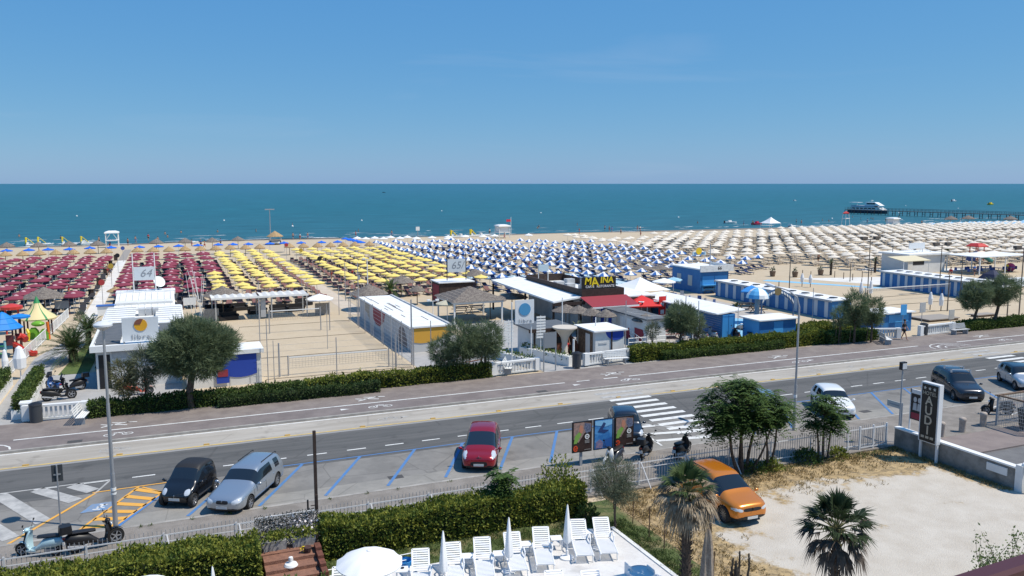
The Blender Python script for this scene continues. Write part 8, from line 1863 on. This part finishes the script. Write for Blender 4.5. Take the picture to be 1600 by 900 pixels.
def closed_parasol(px,py,tpy,lab,h=None,m=whitecanvas,r=.13):
    u, v = P(px,py,.05); h = PV(px,tpy,v)[1] - .05; t = thing('closed_parasol',lab,'parasol',(u,v,.05)); rings = []
    for z, q in ((h-1.45,.8),(h-1.35,1.1),(h-.8,.75),(h-.3,.4),(h-.06,.2),(h,.06)): rings.append([(r*q*(1+.25*math.cos(a*3))*math.cos(a),r*q*(1+.25*math.cos(a*3))*math.sin(a),z) for a in [2*math.pi*i/18 for i in range(18)]])
    MB().loft(rings).build('canopy',m,t,smooth=True,angle=60); MB().cyl((0,0,0),(0,0,h-.2),.022,n=8).build('pole',plastic,t); MB().lathe([(.001,0),(.26,0),(.26,.05),(.16,.08),(.06,.10),(.045,.30),(.001,.31)],n=20).build('base',plastic,t,smooth=True,angle=40)
closed_parasol(886,872,788,'closed white parasol on a round base, rightmost on the sun deck'); closed_parasol(795,893,808,'closed white parasol on the sun deck, middle of three'); closed_parasol(693,912,829,'closed white parasol on the sun deck, nearest the open umbrella'); closed_parasol(336,975,884,'white tip of a closed parasol at the bottom edge below the left hedge')
t = thing('umbrella_stand','round white parasol base without parasol beside the last lounger','parasol base',(*P(932,857,.05),.05)); MB().lathe([(.001,0),(.24,0),(.24,.05),(.15,.08),(.06,.10),(.045,.32),(.001,.33)],n=20).build('base',plastic,t,smooth=True,angle=40)
u, v = P(577,872,2.1); t = thing('open_parasol','large open white umbrella with scalloped edge at the bottom of the picture','parasol',(u,v,.05)); b = MB(); rings = []
for q, z in ((1.0,0),(1.01,.04),(.8,.17),(.55,.29),(.3,.37),(.08,.41)): rings.append([(1.02*q*(1-.035*abs(math.sin(a*6)))*math.cos(a),1.02*q*(1-.035*abs(math.sin(a*6)))*math.sin(a),1.88+z-(.03*abs(math.sin(a*6)) if q > .9 else 0)) for a in [2*math.pi*i/48 for i in range(48)]])
b.loft(rings,caps=False); b.ell((0,0,2.30),(.08,.08,.03)); b.build('canopy',whitecanvas,t,smooth=True,angle=50); MB().cyl((0,0,0),(0,0,2.28),.025,n=8).build('pole',plastic,t); MB().lathe([(.001,0),(.26,0),(.26,.05),(.06,.10),(.001,.31)],n=20).build('base',plastic,t)
b = MB()
for k in range(12): a = 2 * math.pi * (k+.0) / 12; b.cyl((.06*math.cos(a),.06*math.sin(a),2.26),(.98*math.cos(a),.98*math.sin(a),1.89),.008,n=4)
b.build('ribs',metal,t)
t = thing('white_dome','white rounded umbrella top at the bottom edge below the left hedge','parasol',(*P(226,906,1.6),0)); MB().lathe([(.9,1.2),(.7,1.42),(.35,1.55),(.001,1.6)],n=18).build('canopy',whitecanvas,t,smooth=True); MB().cyl((0,0,0),(0,0,1.5),.03).build('pole',plastic,t)
railing('deck_rail','thin white pipe rail behind the open umbrella',P(505,898,.25),P(650,868,.25),.42,3,white,2,.018)
t = thing('paddling_basin','bright blue round basin on the grass behind the loungers','basin',(*P(632,880,.15),.02)); MB().lathe([(.001,0),(.22,0),(.27,.25),(.25,.26),(.2,.03),(.001,.03)],n=18).build('basin',mat('basin_blue',(.02,.22,.55),.5),t,smooth=True)
t = thing('glass_table','round glass garden table with white rim at the bottom edge','table',(*P(1002,896,.7),.05)); MB().lathe([(.001,.70),(.42,.70),(.42,.72),(.001,.72)],n=24).build('tabletop',mat('table_glass',(.60,.66,.68),.15,spec=.6),t); MB().lathe([(.42,.69),(.45,.69),(.45,.73),(.42,.73)],n=24).build('rim',plastic,t)
for a in range(3): MB().cyl((0,0,.5),(.3*math.cos(a*2.1),.3*math.sin(a*2.1),0),.02,n=6).build('leg',plastic,t)
for i, (px,py,lab) in enumerate([(972,893,'white garden chair left of the round glass table'),(1026,893,'white garden chair right of the round glass table')]):
    t = thing('garden_chair',lab,'chair',(*P(px,py,.7),.05),R(90 if i else -90)); MB().box(-.24,.24,-.24,.24,.40,.43).build('seat',plastic,t); MB().box(-.22,.22,.22,.25,.43,.84).build('backrest',plastic,t)
    for x in (-.22,.22):
        for y in (-.22,.22): MB().cyl((x,y,0),(x,y,.40),.02,n=6).build('leg',plastic,t)
# wire fence posts of the lot, folded umbrella, dry stumps
t = thing('wire_fence','sagging wire fence on thin rusty posts between lawn and gravel lot','fence',(16.5,26,0)); rust = mat('rusty_iron',(.10,.055,.035),.8)
ps = [(16.62,28.6),(16.62,27.05),(16.49,25.65),(16.45,24.54),(16.4,23.0),(16.4,21.5)]
for u, v in ps: MB().cyl((u,v,0),(u+.02,v,1.25),.02,n=6).build('post',rust,t,w=True)
b = MB()
for z in (.3,.7,1.1):
    for a, c in zip(ps,ps[1:]): b.tube([(a[0],a[1],z),((a[0]+c[0])/2+.04,(a[1]+c[1])/2,z-.06),(c[0],c[1],z)],.005,4)
b.build('wires',rust,t,w=True)
t = thing('folded_umbrella','folded beige umbrella with ragged cloth at the bottom right of centre','parasol',(*P(1104,925),0)); rings = []
for z, q in ((.5,1.0),(.9,.9),(1.5,.75),(2.0,.5),(2.2,.2)): rings.append([(.19*q*(1+.3*math.cos(a*5+z))*math.cos(a),.19*q*(1+.3*math.cos(a*5+z))*math.sin(a),z) for a in [2*math.pi*i/24 for i in range(24)]])
MB().loft(rings).build('cloth',mat('beige_cloth',(.34,.29,.24),.9,col2=(.22,.18,.15),vs_=6),t,smooth=True,angle=60); MB().cyl((0,0,0),(0,0,2.25),.03).build('pole',wood,t); MB().box(.1,.17,.05,.12,1.6,2.35).build('dark_tip',black,t)
t = thing('dry_stump','dry dark stems of a cut shrub at the bottom edge of the gravel lot','shrub',(*P(1154,915),0)); b = MB()
for k in range(9):
    x = rng.uniform(-.35,.35); y = rng.uniform(-.2,.2); h = rng.uniform(.35,1.25); b.tube([(x*.6,y,0),(x,y,h*.6),(x+rng.normal(0,.05),y,h)],[.045,.04,.03],6)
    for q in range(10): z = h * q / 10; a = q * 2.4; b.cyl((x,y,z),(x+.08*math.cos(a),y+.08*math.sin(a),z+.08),.016,.006,4)
b.build('stems',mat('dry_stem',(.07,.06,.05),.9),t)
# balcony rail of the viewer's terrace, lower right corner
def camp(px,py,d): a, b_, c = ray(px,py); s = d; return Vector((a*s,b_*s,CAM_H+c*s))
p0 = camp(1470,925,2.1); p1 = camp(1640,872,2.3); p0.z = p1.z = (p0.z+p1.z) / 2
dd = (p1-p0).normalized(); nn = Vector((-dd.y,dd.x,0)); t = thing('balcony_rail','dark maroon balcony hand rail crossing the lower right corner','railing',p0)
b = MB(); b.loft([[tuple(p0-dd*2*0+nn*a+Vector((0,0,z))) for a,z in ((-.03,-.02),(.03,-.02),(.03,.01),(.02,.02),(-.02,.02),(-.03,.01))],[tuple(p1+dd*1.5+nn*a+Vector((0,0,z))) for a,z in ((-.03,-.02),(.03,-.02),(.03,.01),(.02,.02),(-.02,.02),(-.03,.01))]]); b.build('hand_rail',mat('maroon_rail',(.075,.022,.025),.45),t,w=True)
